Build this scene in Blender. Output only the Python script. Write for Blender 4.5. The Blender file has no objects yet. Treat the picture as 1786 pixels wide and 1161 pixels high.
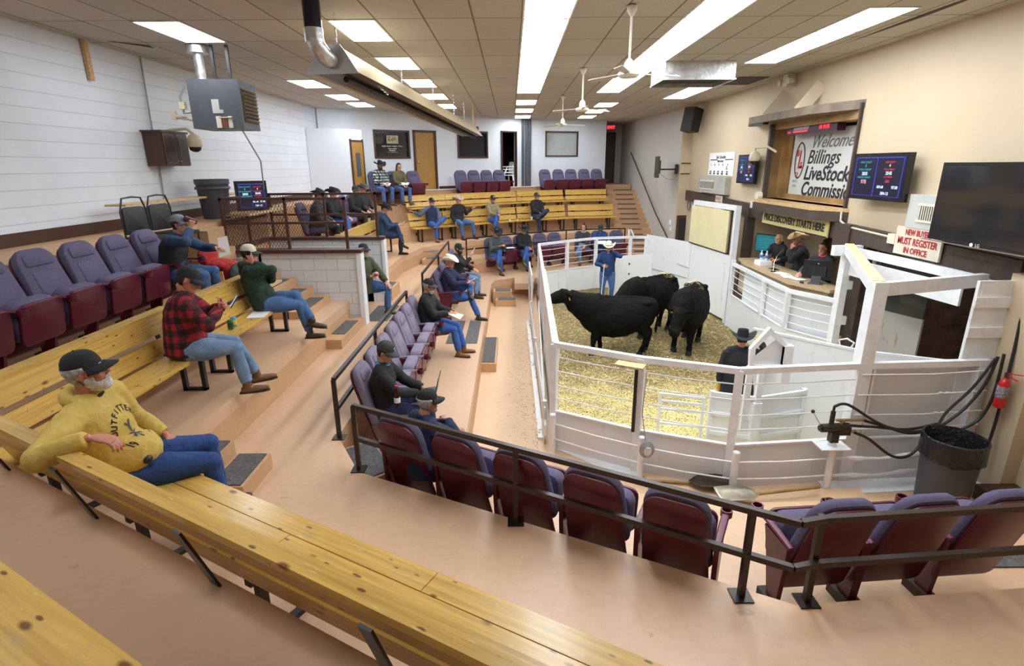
import bpy, math, random
from mathutils import Vector, Matrix
import numpy as np
random.seed(7)
PI = math.pi
SC = bpy.context.scene
COL = SC.collection

# ---------------------------------------------------------------- camera, world, exposure
FPX = 950.0
cam_d = bpy.data.cameras.new('camera')
cam_d.sensor_width = 36.0
cam_d.lens = 36.0 * FPX / 1786.0
cam_d.clip_start = 0.05
cam_d.clip_end = 100
cam = bpy.data.objects.new('camera', cam_d)
COL.objects.link(cam)
_p = math.atan(292 / FPX)
_fw = Vector((0, math.cos(_p), -math.sin(_p)))
_u0 = Vector((0, math.sin(_p), math.cos(_p)))
_r0 = Vector((1, 0, 0))
_ro = math.radians(0.4)
_rt = _r0 * math.cos(_ro) - _u0 * math.sin(_ro)
_up = _r0 * math.sin(_ro) + _u0 * math.cos(_ro)
cam.matrix_world = Matrix(((_rt.x, _up.x, -_fw.x, 0), (_rt.y, _up.y, -_fw.y, 0), (_rt.z, _up.z, -_fw.z, 3.8), (0, 0, 0, 1)))
SC.camera = cam
w = bpy.data.worlds.new('world')
SC.world = w
w.use_nodes = True
w.node_tree.nodes['Background'].inputs[0].default_value = (0.8, 0.85, 1.0, 1)
w.node_tree.nodes['Background'].inputs[1].default_value = 0.15
SC.view_settings.view_transform = 'Standard'
SC.view_settings.look = 'None'
SC.view_settings.gamma = 1.0
SC.view_settings.exposure = 0.80
LIGHT_E = 10.0

# ---------------------------------------------------------------- materials
MATS = {}
def nodes(m):
    m.use_nodes = True
    return m.node_tree.nodes, m.node_tree.links, m.node_tree.nodes['Principled BSDF']
def mat(name, col, rough=0.5, metal=0.0, var=0.0, vscale=6.0, bump=0.0, bscale=40.0, emit=None, es=0.0, coat=0.0, spec=None):
    if name in MATS: return MATS[name]
    m = bpy.data.materials.new(name)
    N, L, b = nodes(m)
    b.inputs['Base Color'].default_value = (*col, 1)
    b.inputs['Roughness'].default_value = rough
    b.inputs['Metallic'].default_value = metal
    if coat: b.inputs['Coat Weight'].default_value = coat
    if spec is not None: b.inputs['Specular IOR Level'].default_value = spec
    tc = N.new('ShaderNodeTexCoord')
    if var > 0:
        n = N.new('ShaderNodeTexNoise'); n.inputs['Scale'].default_value = vscale; n.inputs['Detail'].default_value = 6
        L.new(tc.outputs['Object'], n.inputs['Vector'])
        r = N.new('ShaderNodeMapRange'); r.inputs[1].default_value = 0.3; r.inputs[2].default_value = 0.7
        r.inputs[3].default_value = 1 - var; r.inputs[4].default_value = 1 + var
        L.new(n.outputs['Fac'], r.inputs[0])
        h = N.new('ShaderNodeHueSaturation'); h.inputs['Color'].default_value = (*col, 1)
        L.new(r.outputs[0], h.inputs['Value']); L.new(h.outputs[0], b.inputs['Base Color'])
    if bump > 0:
        n = N.new('ShaderNodeTexNoise'); n.inputs['Scale'].default_value = bscale; n.inputs['Detail'].default_value = 4
        L.new(tc.outputs['Object'], n.inputs['Vector'])
        bp = N.new('ShaderNodeBump'); bp.inputs['Strength'].default_value = bump; bp.inputs['Distance'].default_value = 0.02
        L.new(n.outputs['Fac'], bp.inputs['Height']); L.new(bp.outputs[0], b.inputs['Normal'])
    if emit:
        b.inputs['Emission Color'].default_value = (*emit, 1); b.inputs['Emission Strength'].default_value = es
    MATS[name] = m
    return m
def ramp(N, L, fac, stops):
    r = N.new('ShaderNodeValToRGB')
    el = r.color_ramp.elements
    el[0].position, el[0].color = stops[0][0], (*stops[0][1], 1)
    el[1].position, el[1].color = stops[-1][0], (*stops[-1][1], 1)
    for p, c in stops[1:-1]:
        e = el.new(p); e.color = (*c, 1)
    L.new(fac, r.inputs[0])
    return r.outputs[0]
def mixc(N, L, f, a, b, mode='MIX'):
    m = N.new('ShaderNodeMix'); m.data_type = 'RGBA'; m.blend_type = mode
    for sock, v in ((m.inputs[0], f), (m.inputs[6], a), (m.inputs[7], b)):
        if isinstance(v, (int, float)): sock.default_value = v
        elif isinstance(v, tuple): sock.default_value = (*v, 1)
        else: L.new(v, sock)
    return m.outputs[2]
def worldpos(N, L):
    g = N.new('ShaderNodeNewGeometry')
    return g.outputs['Position']
def noise(N, L, vec, scale, detail=4, sc3=None):
    n = N.new('ShaderNodeTexNoise'); n.inputs['Scale'].default_value = scale; n.inputs['Detail'].default_value = detail
    if sc3:
        mp = N.new('ShaderNodeMapping'); mp.inputs['Scale'].default_value = sc3
        L.new(vec, mp.inputs['Vector']); vec = mp.outputs[0]
    L.new(vec, n.inputs['Vector'])
    return n.outputs['Fac']

# painted plywood floor of the tiers
def floor_mat(name, base, dark, rough=0.32, spots=True):
    m = bpy.data.materials.new(name); N, L, b = nodes(m)
    pos = worldpos(N, L)
    n1 = noise(N, L, pos, 0.5, 4)
    c = ramp(N, L, n1, [(0.3, dark), (0.7, base)])
    n2 = noise(N, L, pos, 14, 6)
    c = mixc(N, L, 0.06, c, ramp(N, L, n2, [(0.35, (0.12, 0.08, 0.05)), (0.6, (0.7, 0.5, 0.38))]), 'MIX')
    if spots:
        n3 = noise(N, L, pos, 5.5, 8)
        c = mixc(N, L, ramp(N, L, n3, [(0.70, (0, 0, 0)), (0.74, (0.35, 0.35, 0.35))]), c, (0.2, 0.15, 0.1))
    L.new(c, b.inputs['Base Color'])
    r = N.new('ShaderNodeMapRange'); L.new(n2, r.inputs[0]); r.inputs[3].default_value = rough - .05; r.inputs[4].default_value = rough + .15
    L.new(r.outputs[0], b.inputs['Roughness'])
    bp = N.new('ShaderNodeBump'); bp.inputs['Strength'].default_value = 0.15; bp.inputs['Distance'].default_value = 0.01
    L.new(n2, bp.inputs['Height']); L.new(bp.outputs[0], b.inputs['Normal'])
    return m
M_FLOOR = floor_mat('painted_floor', (0.68, 0.44, 0.275), (0.58, 0.37, 0.23))
M_PLY = floor_mat('plywood', (0.60, 0.36, 0.19), (0.52, 0.30, 0.155), 0.5)
M_WALK = floor_mat('worn_walkway', (0.76, 0.52, 0.32), (0.66, 0.44, 0.27), 0.4)

def block_mat(name, col, bw, bh, joint, axes):
    """painted blocks; axes picks which world axes run along and up the wall"""
    m = bpy.data.materials.new(name); N, L, b = nodes(m)
    pos = worldpos(N, L)
    s = N.new('ShaderNodeSeparateXYZ'); L.new(pos, s.inputs[0])
    cmb = N.new('ShaderNodeCombineXYZ')
    L.new(s.outputs[axes[0]], cmb.inputs[0]); L.new(s.outputs[axes[1]], cmb.inputs[1])
    br = N.new('ShaderNodeTexBrick'); L.new(cmb.outputs[0], br.inputs['Vector'])
    br.inputs['Scale'].default_value = 1.0
    br.inputs['Brick Width'].default_value = bw; br.inputs['Row Height'].default_value = bh
    br.inputs['Mortar Size'].default_value = 0.006; br.inputs['Mortar Smooth'].default_value = 0.3
    br.inputs['Color1'].default_value = (*col, 1); br.inputs['Color2'].default_value = (*[c * .97 for c in col], 1)
    br.inputs['Mortar'].default_value = (*joint, 1)
    n = noise(N, L, pos, 2.2, 6)
    c = mixc(N, L, ramp(N, L, n, [(0.45, (0, 0, 0)), (0.75, (.25, .25, .25))]), br.outputs['Color'], tuple(x * .75 for x in col))
    L.new(c, b.inputs['Base Color']); b.inputs['Roughness'].default_value = 0.45
    bp = N.new('ShaderNodeBump'); bp.inputs['Strength'].default_value = 0.5; bp.inputs['Distance'].default_value = 0.004; bp.invert = True
    L.new(br.outputs['Fac'], bp.inputs['Height']); L.new(bp.outputs[0], b.inputs['Normal'])
    return m
M_BLOCKX = block_mat('white_block_wall', (0.78, 0.82, 0.90), 60.0, 0.197, (0.60, 0.60, 0.62), (1, 2))
M_BLOCKY = block_mat('white_block_partition', (0.74, 0.75, 0.78), 0.41, 0.205, (0.42, 0.42, 0.44), (0, 2))

def plaster(name, col, stain=0.5):
    m = bpy.data.materials.new(name); N, L, b = nodes(m)
    pos = worldpos(N, L)
    n = noise(N, L, pos, 0.8, 5); n2 = noise(N, L, pos, 12, 6)
    c = ramp(N, L, n, [(0.3, tuple(x * .93 for x in col)), (0.7, col)])
    c = mixc(N, L, ramp(N, L, n2, [(0.66, (0, 0, 0)), (0.8, (stain, stain, stain))]), c, tuple(x * .6 for x in col))
    L.new(c, b.inputs['Base Color']); b.inputs['Roughness'].default_value = 0.6
    bp = N.new('ShaderNodeBump'); bp.inputs['Strength'].default_value = 0.15; bp.inputs['Distance'].default_value = 0.01
    L.new(n2, bp.inputs['Height']); L.new(bp.outputs[0], b.inputs['Normal'])
    return m
M_CREAM = plaster('cream_wall', (0.62, 0.50, 0.34))
M_GREYW = plaster('grey_stair_wall', (0.60, 0.57, 0.53))
M_WHITEW = plaster('white_back_wall', (0.80, 0.83, 0.90), 0.2)
M_WHITE = mat('white_paint', (0.82, 0.83, 0.86), 0.35, var=0.06, vscale=9, bump=0.1, bscale=30)
def worn_white(name, col, wear):
    m = bpy.data.materials.new(name); N, L, b = nodes(m)
    tc = N.new('ShaderNodeTexCoord'); v = worldpos(N, L)
    n = noise(N, L, v, 9, 10, (1, 1, 0.35))
    c = mixc(N, L, ramp(N, L, n, [(0.60, (0, 0, 0)), (0.66, (wear, wear, wear))]), col, (0.30, 0.22, 0.13))
    L.new(c, b.inputs['Base Color']); b.inputs['Roughness'].default_value = 0.4
    return m
M_WORN = worn_white('worn_white_paint', (0.80, 0.80, 0.80), 0.8)
M_SHEET = worn_white('white_sheet_metal', (0.84, 0.85, 0.86), 0.08)
M_KICK = worn_white('grey_white_sheet', (0.74, 0.75, 0.78), 0.08)

# pale yellow pine planks, grain along local X
def pine(name, base, dark, rough=0.3):
    m = bpy.data.materials.new(name); N, L, b = nodes(m)
    tc = N.new('ShaderNodeTexCoord'); v = tc.outputs['Object']
    g = noise(N, L, v, 3.0, 6, (0.6, 14, 14))
    c = ramp(N, L, g, [(0.3, dark), (0.52, base), (0.75, tuple(min(1, x * 1.2) for x in base))])
    k = N.new('ShaderNodeTexVoronoi'); k.inputs['Scale'].default_value = 1.0
    mp = N.new('ShaderNodeMapping'); mp.inputs['Scale'].default_value = (3.2, 7.0, 7.0)
    L.new(v, mp.inputs['Vector']); L.new(mp.outputs[0], k.inputs['Vector'])
    c = mixc(N, L, ramp(N, L, k.outputs['Distance'], [(0.06, (1, 1, 1)), (0.13, (0, 0, 0))]), c, (0.17, 0.06, 0.015))
    k2 = N.new('ShaderNodeTexVoronoi'); k2.inputs['Scale'].default_value = 1.0
    mp2 = N.new('ShaderNodeMapping'); mp2.inputs['Scale'].default_value = (6.3, 17.0, 17.0); mp2.inputs['Location'].default_value = (3.3, 1.7, 0)
    L.new(v, mp2.inputs['Vector']); L.new(mp2.outputs[0], k2.inputs['Vector'])
    c = mixc(N, L, ramp(N, L, k2.outputs['Distance'], [(0.09, (.9, .9, .9)), (0.16, (0, 0, 0))]), c, (0.12, 0.045, 0.012))
    sc = noise(N, L, v, 9, 8, (1.2, 9, 9))
    c = mixc(N, L, ramp(N, L, sc, [(0.66, (0, 0, 0)), (0.70, (.55, .55, .55))]), c, (0.80, 0.66, 0.36))
    wv = noise(N, L, v, 5, 8, (1, 3, 3))
    c = mixc(N, L, ramp(N, L, wv, [(0.6, (0, 0, 0)), (0.75, (.6, .6, .6))]), c, (0.42, 0.33, 0.17))
    L.new(c, b.inputs['Base Color']); b.inputs['Roughness'].default_value = rough
    b.inputs['Coat Weight'].default_value = 0.25; b.inputs['Coat Roughness'].default_value = 0.15
    bp = N.new('ShaderNodeBump'); bp.inputs['Strength'].default_value = 0.2; bp.inputs['Distance'].default_value = 0.005
    L.new(g, bp.inputs['Height']); L.new(bp.outputs[0], b.inputs['Normal'])
    return m
M_PINE = pine('varnished_pine', (0.62, 0.385, 0.09), (0.50, 0.285, 0.055))
M_PINE2 = pine('raw_board', (0.62, 0.42, 0.2), (0.45, 0.28, 0.12), 0.5)
M_DOORW = pine('oak_veneer', (0.42, 0.22, 0.045), (0.34, 0.16, 0.03), 0.4)

def ceiling_mat():
    m = bpy.data.materials.new('ceiling_tile'); N, L, b = nodes(m)
    pos = worldpos(N, L)
    s = N.new('ShaderNodeSeparateXYZ'); L.new(pos, s.inputs[0])
    def line(sock, period, off, wdt):
        a = N.new('ShaderNodeMath'); a.operation = 'ADD'; a.inputs[1].default_value = -off + 60 * period; L.new(sock, a.inputs[0])
        d = N.new('ShaderNodeMath'); d.operation = 'DIVIDE'; d.inputs[1].default_value = period; L.new(a.outputs[0], d.inputs[0])
        f = N.new('ShaderNodeMath'); f.operation = 'FRACT'; L.new(d.outputs[0], f.inputs[0])
        p = N.new('ShaderNodeMath'); p.operation = 'PINGPONG'; p.inputs[1].default_value = 0.5; L.new(f.outputs[0], p.inputs[0])
        c = N.new('ShaderNodeMath'); c.operation = 'LESS_THAN'; c.inputs[1].default_value = wdt / 2 / period; L.new(p.outputs[0], c.inputs[0])
        return c.outputs[0]
    lx = line(s.outputs[0], 0.6, 0.15, 0.022); ly = line(s.outputs[1], 1.2, 7.5, 0.022)
    mx = N.new('ShaderNodeMath'); mx.operation = 'MAXIMUM'; L.new(lx, mx.inputs[0]); L.new(ly, mx.inputs[1])
    # tint per tile
    sn = N.new('ShaderNodeVectorMath'); sn.operation = 'SNAP'; sn.inputs[1].default_value = (0.6, 1.2, 10)
    ad = N.new('ShaderNodeVectorMath'); ad.operation = 'ADD'; ad.inputs[1].default_value = (-0.15 + 60, -7.5 + 60, 0)
    L.new(pos, ad.inputs[0]); L.new(ad.outputs[0], sn.inputs[0])
    wn = N.new('ShaderNodeTexWhiteNoise'); L.new(sn.outputs[0], wn.inputs['Vector'])
    tile = ramp(N, L, wn.outputs['Value'], [(0.0, (0.49, 0.45, 0.39)), (1.0, (0.55, 0.505, 0.44))])
    sp = noise(N, L, pos, 70, 3)
    tile = mixc(N, L, ramp(N, L, sp, [(0.56, (0, 0, 0)), (0.66, (.4, .4, .4))]), tile, (0.30, 0.23, 0.17))
    c = mixc(N, L, mx.outputs[0], tile, (0.20, 0.14, 0.10))
    L.new(c, b.inputs['Base Color']); b.inputs['Roughness'].default_value = 0.85
    return m
M_CEIL = ceiling_mat()

def straw_mat():
    m = bpy.data.materials.new('straw'); N, L, b = nodes(m)
    pos = worldpos(N, L)
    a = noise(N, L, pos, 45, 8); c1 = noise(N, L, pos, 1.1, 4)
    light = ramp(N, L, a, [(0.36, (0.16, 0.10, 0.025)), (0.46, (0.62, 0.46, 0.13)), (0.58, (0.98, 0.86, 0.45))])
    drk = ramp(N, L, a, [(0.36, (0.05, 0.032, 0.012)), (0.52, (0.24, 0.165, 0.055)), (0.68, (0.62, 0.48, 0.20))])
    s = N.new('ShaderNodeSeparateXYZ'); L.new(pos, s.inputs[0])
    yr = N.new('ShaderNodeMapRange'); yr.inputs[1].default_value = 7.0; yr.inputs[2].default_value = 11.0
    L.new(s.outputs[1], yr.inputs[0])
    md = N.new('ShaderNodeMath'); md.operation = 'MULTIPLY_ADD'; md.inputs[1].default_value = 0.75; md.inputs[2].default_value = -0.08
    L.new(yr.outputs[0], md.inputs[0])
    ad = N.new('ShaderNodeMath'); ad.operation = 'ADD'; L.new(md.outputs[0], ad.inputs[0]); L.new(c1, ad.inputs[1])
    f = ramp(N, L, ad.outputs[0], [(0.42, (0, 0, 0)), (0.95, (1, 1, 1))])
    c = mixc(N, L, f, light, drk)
    L.new(c, b.inputs['Base Color']); b.inputs['Roughness'].default_value = 0.8
    bp = N.new('ShaderNodeBump'); bp.inputs['Strength'].default_value = 0.9; bp.inputs['Distance'].default_value = 0.03
    L.new(a, bp.inputs['Height']); L.new(bp.outputs[0], b.inputs['Normal'])
    return m
M_STRAW = straw_mat()

M_FAB = mat('purple_fabric', (0.115, 0.098, 0.175), 0.9, var=0.10, vscale=25, bump=0.25, bscale=260)
M_FABW = mat('worn_purple_fabric', (0.22, 0.185, 0.26), 0.9, var=0.14, vscale=12, bump=0.25, bscale=260)
M_SHELL = mat('maroon_plastic', (0.095, 0.008, 0.022), 0.33, bump=0.06, bscale=120)
M_ARM = mat('maroon_trim', (0.13, 0.018, 0.045), 0.4)
M_STEEL = mat('brown_black_steel', (0.035, 0.022, 0.018), 0.35, metal=0.3, var=0.2, vscale=20)
M_RUST = mat('oxblood_steel', (0.075, 0.028, 0.02), 0.45, var=0.25, vscale=12)
M_BLACK = mat('black_steel', (0.018, 0.017, 0.018), 0.4)
M_MAT = mat('grit_tread', (0.13, 0.125, 0.125), 0.8, var=0.35, vscale=30, bump=0.8, bscale=150)
M_DARKW = mat('dark_wood_block', (0.055, 0.035, 0.02), 0.7, var=0.3, vscale=20)
M_BRNW = mat('brown_timber', (0.065, 0.042, 0.035), 0.55, var=0.25, vscale=7, bump=0.3, bscale=30)
M_FRAME = mat('dark_wood_frame', (0.07, 0.03, 0.018), 0.4)
M_CHROME = mat('bright_metal', (0.7, 0.7, 0.72), 0.25, metal=1.0)
M_GALV = mat('galvanised', (0.58, 0.58, 0.58), 0.35, metal=0.8, var=0.25, vscale=10, bump=0.3, bscale=18)
M_GREYP = mat('grey_plastic', (0.075, 0.078, 0.095), 0.5, var=0.06)
M_SLATE = mat('slate_paint', (0.085, 0.09, 0.11), 0.45, var=0.1)
M_BAG = mat('black_bag', (0.012, 0.012, 0.016), 0.25, bump=0.9, bscale=22)
M_RUBBER = mat('black_rubber', (0.012, 0.011, 0.011), 0.5)
M_GREASE = mat('greasy_metal', (0.05, 0.045, 0.035), 0.4, metal=0.7, var=0.4, vscale=40)
M_RED = mat('red_enamel', (0.55, 0.015, 0.02), 0.3)
M_PAPER = mat('paper', (0.85, 0.85, 0.86), 0.7)
M_OFFW = mat('offwhite_plastic', (0.72, 0.68, 0.56), 0.5)
M_CABLE = mat('grey_cable', (0.35, 0.34, 0.33), 0.6)
M_CARD = mat('cardboard', (0.36, 0.22, 0.11), 0.85, var=0.1)
M_TVB = mat('tv_black', (0.012, 0.012, 0.014), 0.22)
M_GLASSD = mat('dark_glass', (0.02, 0.02, 0.022), 0.08)
M_SCREEN = mat('lit_screen', (0.004, 0.004, 0.012), 0.3, emit=(0.05, 0.05, 0.22), es=0.08)
M_SGREEN = mat('screen_green', (0, 0, 0), 0.5, emit=(0.03, 0.5, 0.25), es=0.8)
M_SCYAN = mat('screen_teal', (0, 0, 0), 0.5, emit=(0.02, 0.3, 0.33), es=0.7)
M_SRED = mat('screen_red', (0, 0, 0), 0.5, emit=(0.6, 0.03, 0.08), es=0.6)
M_SBLUE = mat('screen_blue', (0, 0, 0), 0.5, emit=(0.08, 0.10, 0.9), es=0.45)
M_SWHITE = mat('screen_white', (0, 0, 0), 0.5, emit=(0.6, 0.75, 1.0), es=0.9)
M_SYEL = mat('screen_yellow', (0, 0, 0), 0.5, emit=(0.75, 0.7, 0.1), es=0.8)
M_SPINK = mat('screen_pink', (0, 0, 0), 0.5, emit=(0.7, 0.35, 0.38), es=0.8)
M_LED = mat('led_red', (0.3, 0, 0.02), 0.4, emit=(1.0, 0.02, 0.06), es=1.0)
M_EXIT = mat('exit_red', (0.5, 0.01, 0.02), 0.4, emit=(1.0, 0.03, 0.05), es=2.0)
M_TEAL = mat('monitor_teal', (0.01, 0.1, 0.13), 0.4, emit=(0.02, 0.25, 0.32), es=0.2)
M_LAMP = mat('lamp_diffuser', (0.9, 0.9, 0.9), 0.5, emit=(0.88, 0.95, 1.0), es=LIGHT_E)
M_TXTB = mat('black_lettering', (0.015, 0.015, 0.02), 0.5)
M_TXTG = mat('grey_script', (0.16, 0.16, 0.17), 0.6)
M_TXTF = mat('faded_lettering', (0.42, 0.42, 0.42), 0.7)
M_TXTR = mat('red_lettering', (0.45, 0.03, 0.035), 0.5)
M_TXTBR = mat('brown_lettering', (0.09, 0.035, 0.02), 0.5)
M_TXTW = mat('white_lettering', (0.8, 0.8, 0.8), 0.5)
M_TXTRP = mat('faint_red_lettering', (0.5, 0.18, 0.15), 0.6)
M_SIGNW = mat('signboard_white', (0.62, 0.63, 0.61), 0.5)
M_SIGNY = mat('yellow_sign', (0.66, 0.55, 0.25), 0.5)
M_YSHEET = mat('pale_yellow_sheet', (0.80, 0.70, 0.42), 0.5, var=0.05, vscale=3)
M_YEL = mat('yellow_board_edge', (0.80, 0.66, 0.33), 0.6)
M_BEIGE = mat('beige_metal', (0.62, 0.55, 0.40), 0.5, var=0.05)
M_LAMIN = mat('desk_laminate', (0.50, 0.36, 0.20), 0.4, var=0.08, vscale=10)
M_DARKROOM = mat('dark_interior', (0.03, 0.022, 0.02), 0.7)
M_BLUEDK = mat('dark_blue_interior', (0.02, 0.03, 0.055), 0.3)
M_DIRT = mat('manured_boards', (0.11, 0.055, 0.038), 0.7, var=0.5, vscale=4)
M_SKIN = mat('skin', (0.56, 0.28, 0.19), 0.5, var=0.08, vscale=18)
M_SKIN2 = mat('ruddy_skin', (0.52, 0.21, 0.14), 0.5, var=0.12, vscale=18)
M_LIP = mat('lips', (0.35, 0.10, 0.08), 0.5)
M_EYEW = mat('eye', (0.10, 0.07, 0.06), 0.2)
M_COW = mat('black_hide', (0.006, 0.005, 0.0045), 0.75, var=0.5, vscale=6, bump=0.9, bscale=55, spec=0.12)
M_HORN = mat('hoof', (0.008, 0.007, 0.006), 0.8)

# ---------------------------------------------------------------- mesh collector
def V(*a): return Vector(a)
class MB:
    def __init__(s): s.v = []; s.f = []; s.M = Matrix.Identity(4)
    def add(s, vs, fs):
        n = len(s.v)
        s.v += [tuple(s.M @ Vector(p)) for p in vs]
        s.f += [tuple(i + n for i in f) for f in fs]
        return s
    def box(s, c, d, R=None):
        hx, hy, hz = d[0] / 2, d[1] / 2, d[2] / 2
        vs = [Vector((x, y, z)) for x in (-hx, hx) for y in (-hy, hy) for z in (-hz, hz)]
        if R is not None: vs = [R @ p for p in vs]
        vs = [p + Vector(c) for p in vs]
        return s.add(vs, [(0, 1, 3, 2), (4, 6, 7, 5), (0, 4, 5, 1), (2, 3, 7, 6), (0, 2, 6, 4), (1, 5, 7, 3)])
    def b2(s, a, b):
        return s.box([(a[i] + b[i]) / 2 for i in range(3)], [abs(b[i] - a[i]) for i in range(3)])
    def bar(s, p, q, w, h, up=(0, 0, 1)):
        p, q = Vector(p), Vector(q); d = (q - p); l = d.length; d.normalize()
        u = Vector(up)
        if abs(d.dot(u)) > 0.98: u = Vector((0, 1, 0))
        x = d.cross(u).normalized(); z = x.cross(d)
        R = Matrix((x, d, z)).transposed()
        return s.box((p + q) / 2, (w, l, h), R)
    def prism(s, poly, z0, z1):
        n = len(poly)
        if sum(poly[i][0] * poly[(i + 1) % n][1] - poly[(i + 1) % n][0] * poly[i][1] for i in range(n)) < 0: poly = poly[::-1]
        za = z0 if isinstance(z0, (list, tuple)) else [z0] * n
        vs = [(p[0], p[1], z0) for p in poly] + [(p[0], p[1], z1) for p in poly]
        fs = [tuple(range(n - 1, -1, -1)), tuple(range(n, 2 * n))]
        fs += [(i, (i + 1) % n, n + (i + 1) % n, n + i) for i in range(n)]
        return s.add(vs, fs)
    def rings(s, R, close=True, caps=True):
        n = len(R[0]); vs = [p for r in R for p in r]; fs = []
        for k in range(len(R) - 1):
            for i in range(n if close else n - 1):
                j = (i + 1) % n
                fs.append((k * n + i, k * n + j, (k + 1) * n + j, (k + 1) * n + i))
        if caps:
            fs.append(tuple(range(n - 1, -1, -1))); fs.append(tuple((len(R) - 1) * n + i for i in range(n)))
        return s.add(vs, fs)
    def tube(s, pts, r, n=8, r2=None, lat=None, ends=0.0):
        pts = [Vector(p) for p in pts]; m = len(pts)
        rr = [r] * m if isinstance(r, (int, float)) else list(r)
        r2 = rr if r2 is None else ([r2] * m if isinstance(r2, (int, float)) else list(r2))
        tang = []
        for i in range(m):
            t = (pts[min(i + 1, m - 1)] - pts[max(i - 1, 0)])
            tang.append(t.normalized() if t.length > 1e-9 else Vector((0, 0, 1)))
        if lat is None:
            a = Vector((1, 0, 0)) if abs(tang[0].x) < 0.8 else Vector((0, 1, 0))
        else: a = Vector(lat)
        if ends > 0:
            pts = [pts[0] - tang[0] * ends * rr[0]] + pts + [pts[-1] + tang[-1] * ends * rr[-1]]
            rr = [rr[0] * .5] + rr + [rr[-1] * .5]; r2 = [r2[0] * .5] + r2 + [r2[-1] * .5]
            tang = [tang[0]] + tang + [tang[-1]]; m += 2
        R = []
        for i in range(m):
            a = (a - tang[i] * a.dot(tang[i]))
            a = a.normalized() if a.length > 1e-6 else tang[i].orthogonal().normalized()
            b = tang[i].cross(a)
            R.append([pts[i] + a * (rr[i] * math.cos(2 * PI * k / n)) + b * (r2[i] * math.sin(2 * PI * k / n)) for k in range(n)])
        return s.rings(R)
    def cyl(s, p, q, r, n=16, r1=None): return s.tube([p, q], [r, r if r1 is None else r1], n)
    def lathe(s, prof, c=(0, 0, 0), n=24, sx=1, sy=1):
        R = [[Vector((c[0] + r * sx * math.cos(2 * PI * k / n), c[1] + r * sy * math.sin(2 * PI * k / n), c[2] + z)) for k in range(n)] for r, z in prof]
        return s.rings(R)
    def sph(s, c, r, n=12, m=8, R=None):
        if isinstance(r, (int, float)): r = (r, r, r)
        rg = []
        for i in range(m + 1):
            th = PI * (i + 0.02) / (m + 0.04)
            ring = []
            for k in range(n):
                p = Vector((r[0] * math.sin(th) * math.cos(2 * PI * k / n), r[1] * math.sin(th) * math.sin(2 * PI * k / n), -r[2] * math.cos(th)))
                if R is not None: p = R @ p
                ring.append(p + Vector(c))
            rg.append(ring)
        return s.rings(rg)
    def slab(s, outline, t, r=0.0):
        """outline in local XZ, thickness t along Y centred at 0, edge radius r; returns rings"""
        n = len(outline); cx = sum(p[0] for p in outline) / n; cz = sum(p[1] for p in outline) / n
        if r <= 0: prof = [(0, -t / 2), (0, t / 2)]
        else: prof = [(r, -t / 2), (r * .3, -t / 2 + r * .3), (0, -t / 2 + r), (0, t / 2 - r), (r * .3, t / 2 - r * .3), (r, t / 2)]
        R = []
        for ins, y in prof:
            ring = []
            for x, z in outline:
                d = math.hypot(x - cx, z - cz); k = (d - ins) / d if d > 0 else 1
                ring.append(Vector((cx + (x - cx) * k, y, cz + (z - cz) * k)))
            R.append(ring)
        return s.rings(R)
    def mesh(s, name, m, smooth=False):
        me = bpy.data.meshes.new(name); me.from_pydata(s.v, [], s.f); me.update()
        if m: me.materials.append(m)
        if smooth:
            me.polygons.foreach_set('use_smooth', [True] * len(me.polygons))
            try: me.set_sharp_from_angle(angle=math.radians(40))
            except Exception: pass
        return me
    def build(s, name, m, parent=None, smooth=False, loc=None, mw=None):
        o = bpy.data.objects.new(name, s.mesh(name, m, smooth)); COL.objects.link(o)
        if parent: o.parent = parent
        if loc: o.location = loc
        if mw is not None: o.matrix_local = mw
        return o
def tag(o, label=None, cat=None, group=None, kind=None):
    if label: o['label'] = label
    if cat: o['category'] = cat
    if group: o['group'] = group
    if kind: o['kind'] = kind
    return o
def thing(name, label, cat, loc=(0, 0, 0), rz=0.0, group=None, scale=1.0):
    o = bpy.data.objects.new(name, None); COL.objects.link(o); o.empty_display_size = 0.1
    o.location = loc; o.rotation_euler = (0, 0, rz); o.scale = (scale,) * 3
    return tag(o, label, cat, group)
def struct(name, mb, m): return tag(mb.build(name, m), kind='structure')
def copy_tree(o, parent=None):
    c = o.copy(); COL.objects.link(c)
    if parent: c.parent = parent
    for ch in [x for x in KIDS.get(o.name, [])]: copy_tree(ch, c)
    return c
KIDS = {}
def reg(root):
    for o in SC.objects:
        if o.parent: KIDS.setdefault(o.parent.name, [])
    KIDS.clear()
    for o in SC.objects:
        if o.parent: KIDS.setdefault(o.parent.name, []).append(o)
def dup(root, loc, rz, label, group=None):
    c = copy_tree(root); c.location = loc; c.rotation_euler = (0, 0, rz); c['label'] = label
    if group: c['group'] = group
    return c
def rotm(right, up):
    x = Vector(right).normalized(); y = Vector(up).normalized(); z = x.cross(y).normalized()
    return Matrix((x, y, z)).transposed()
RX = rotm((0, -1, 0), (0, 0, 1))       # faces -X
RF = rotm((1, 0, 0), (0, 0, 1))        # faces -Y
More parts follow.
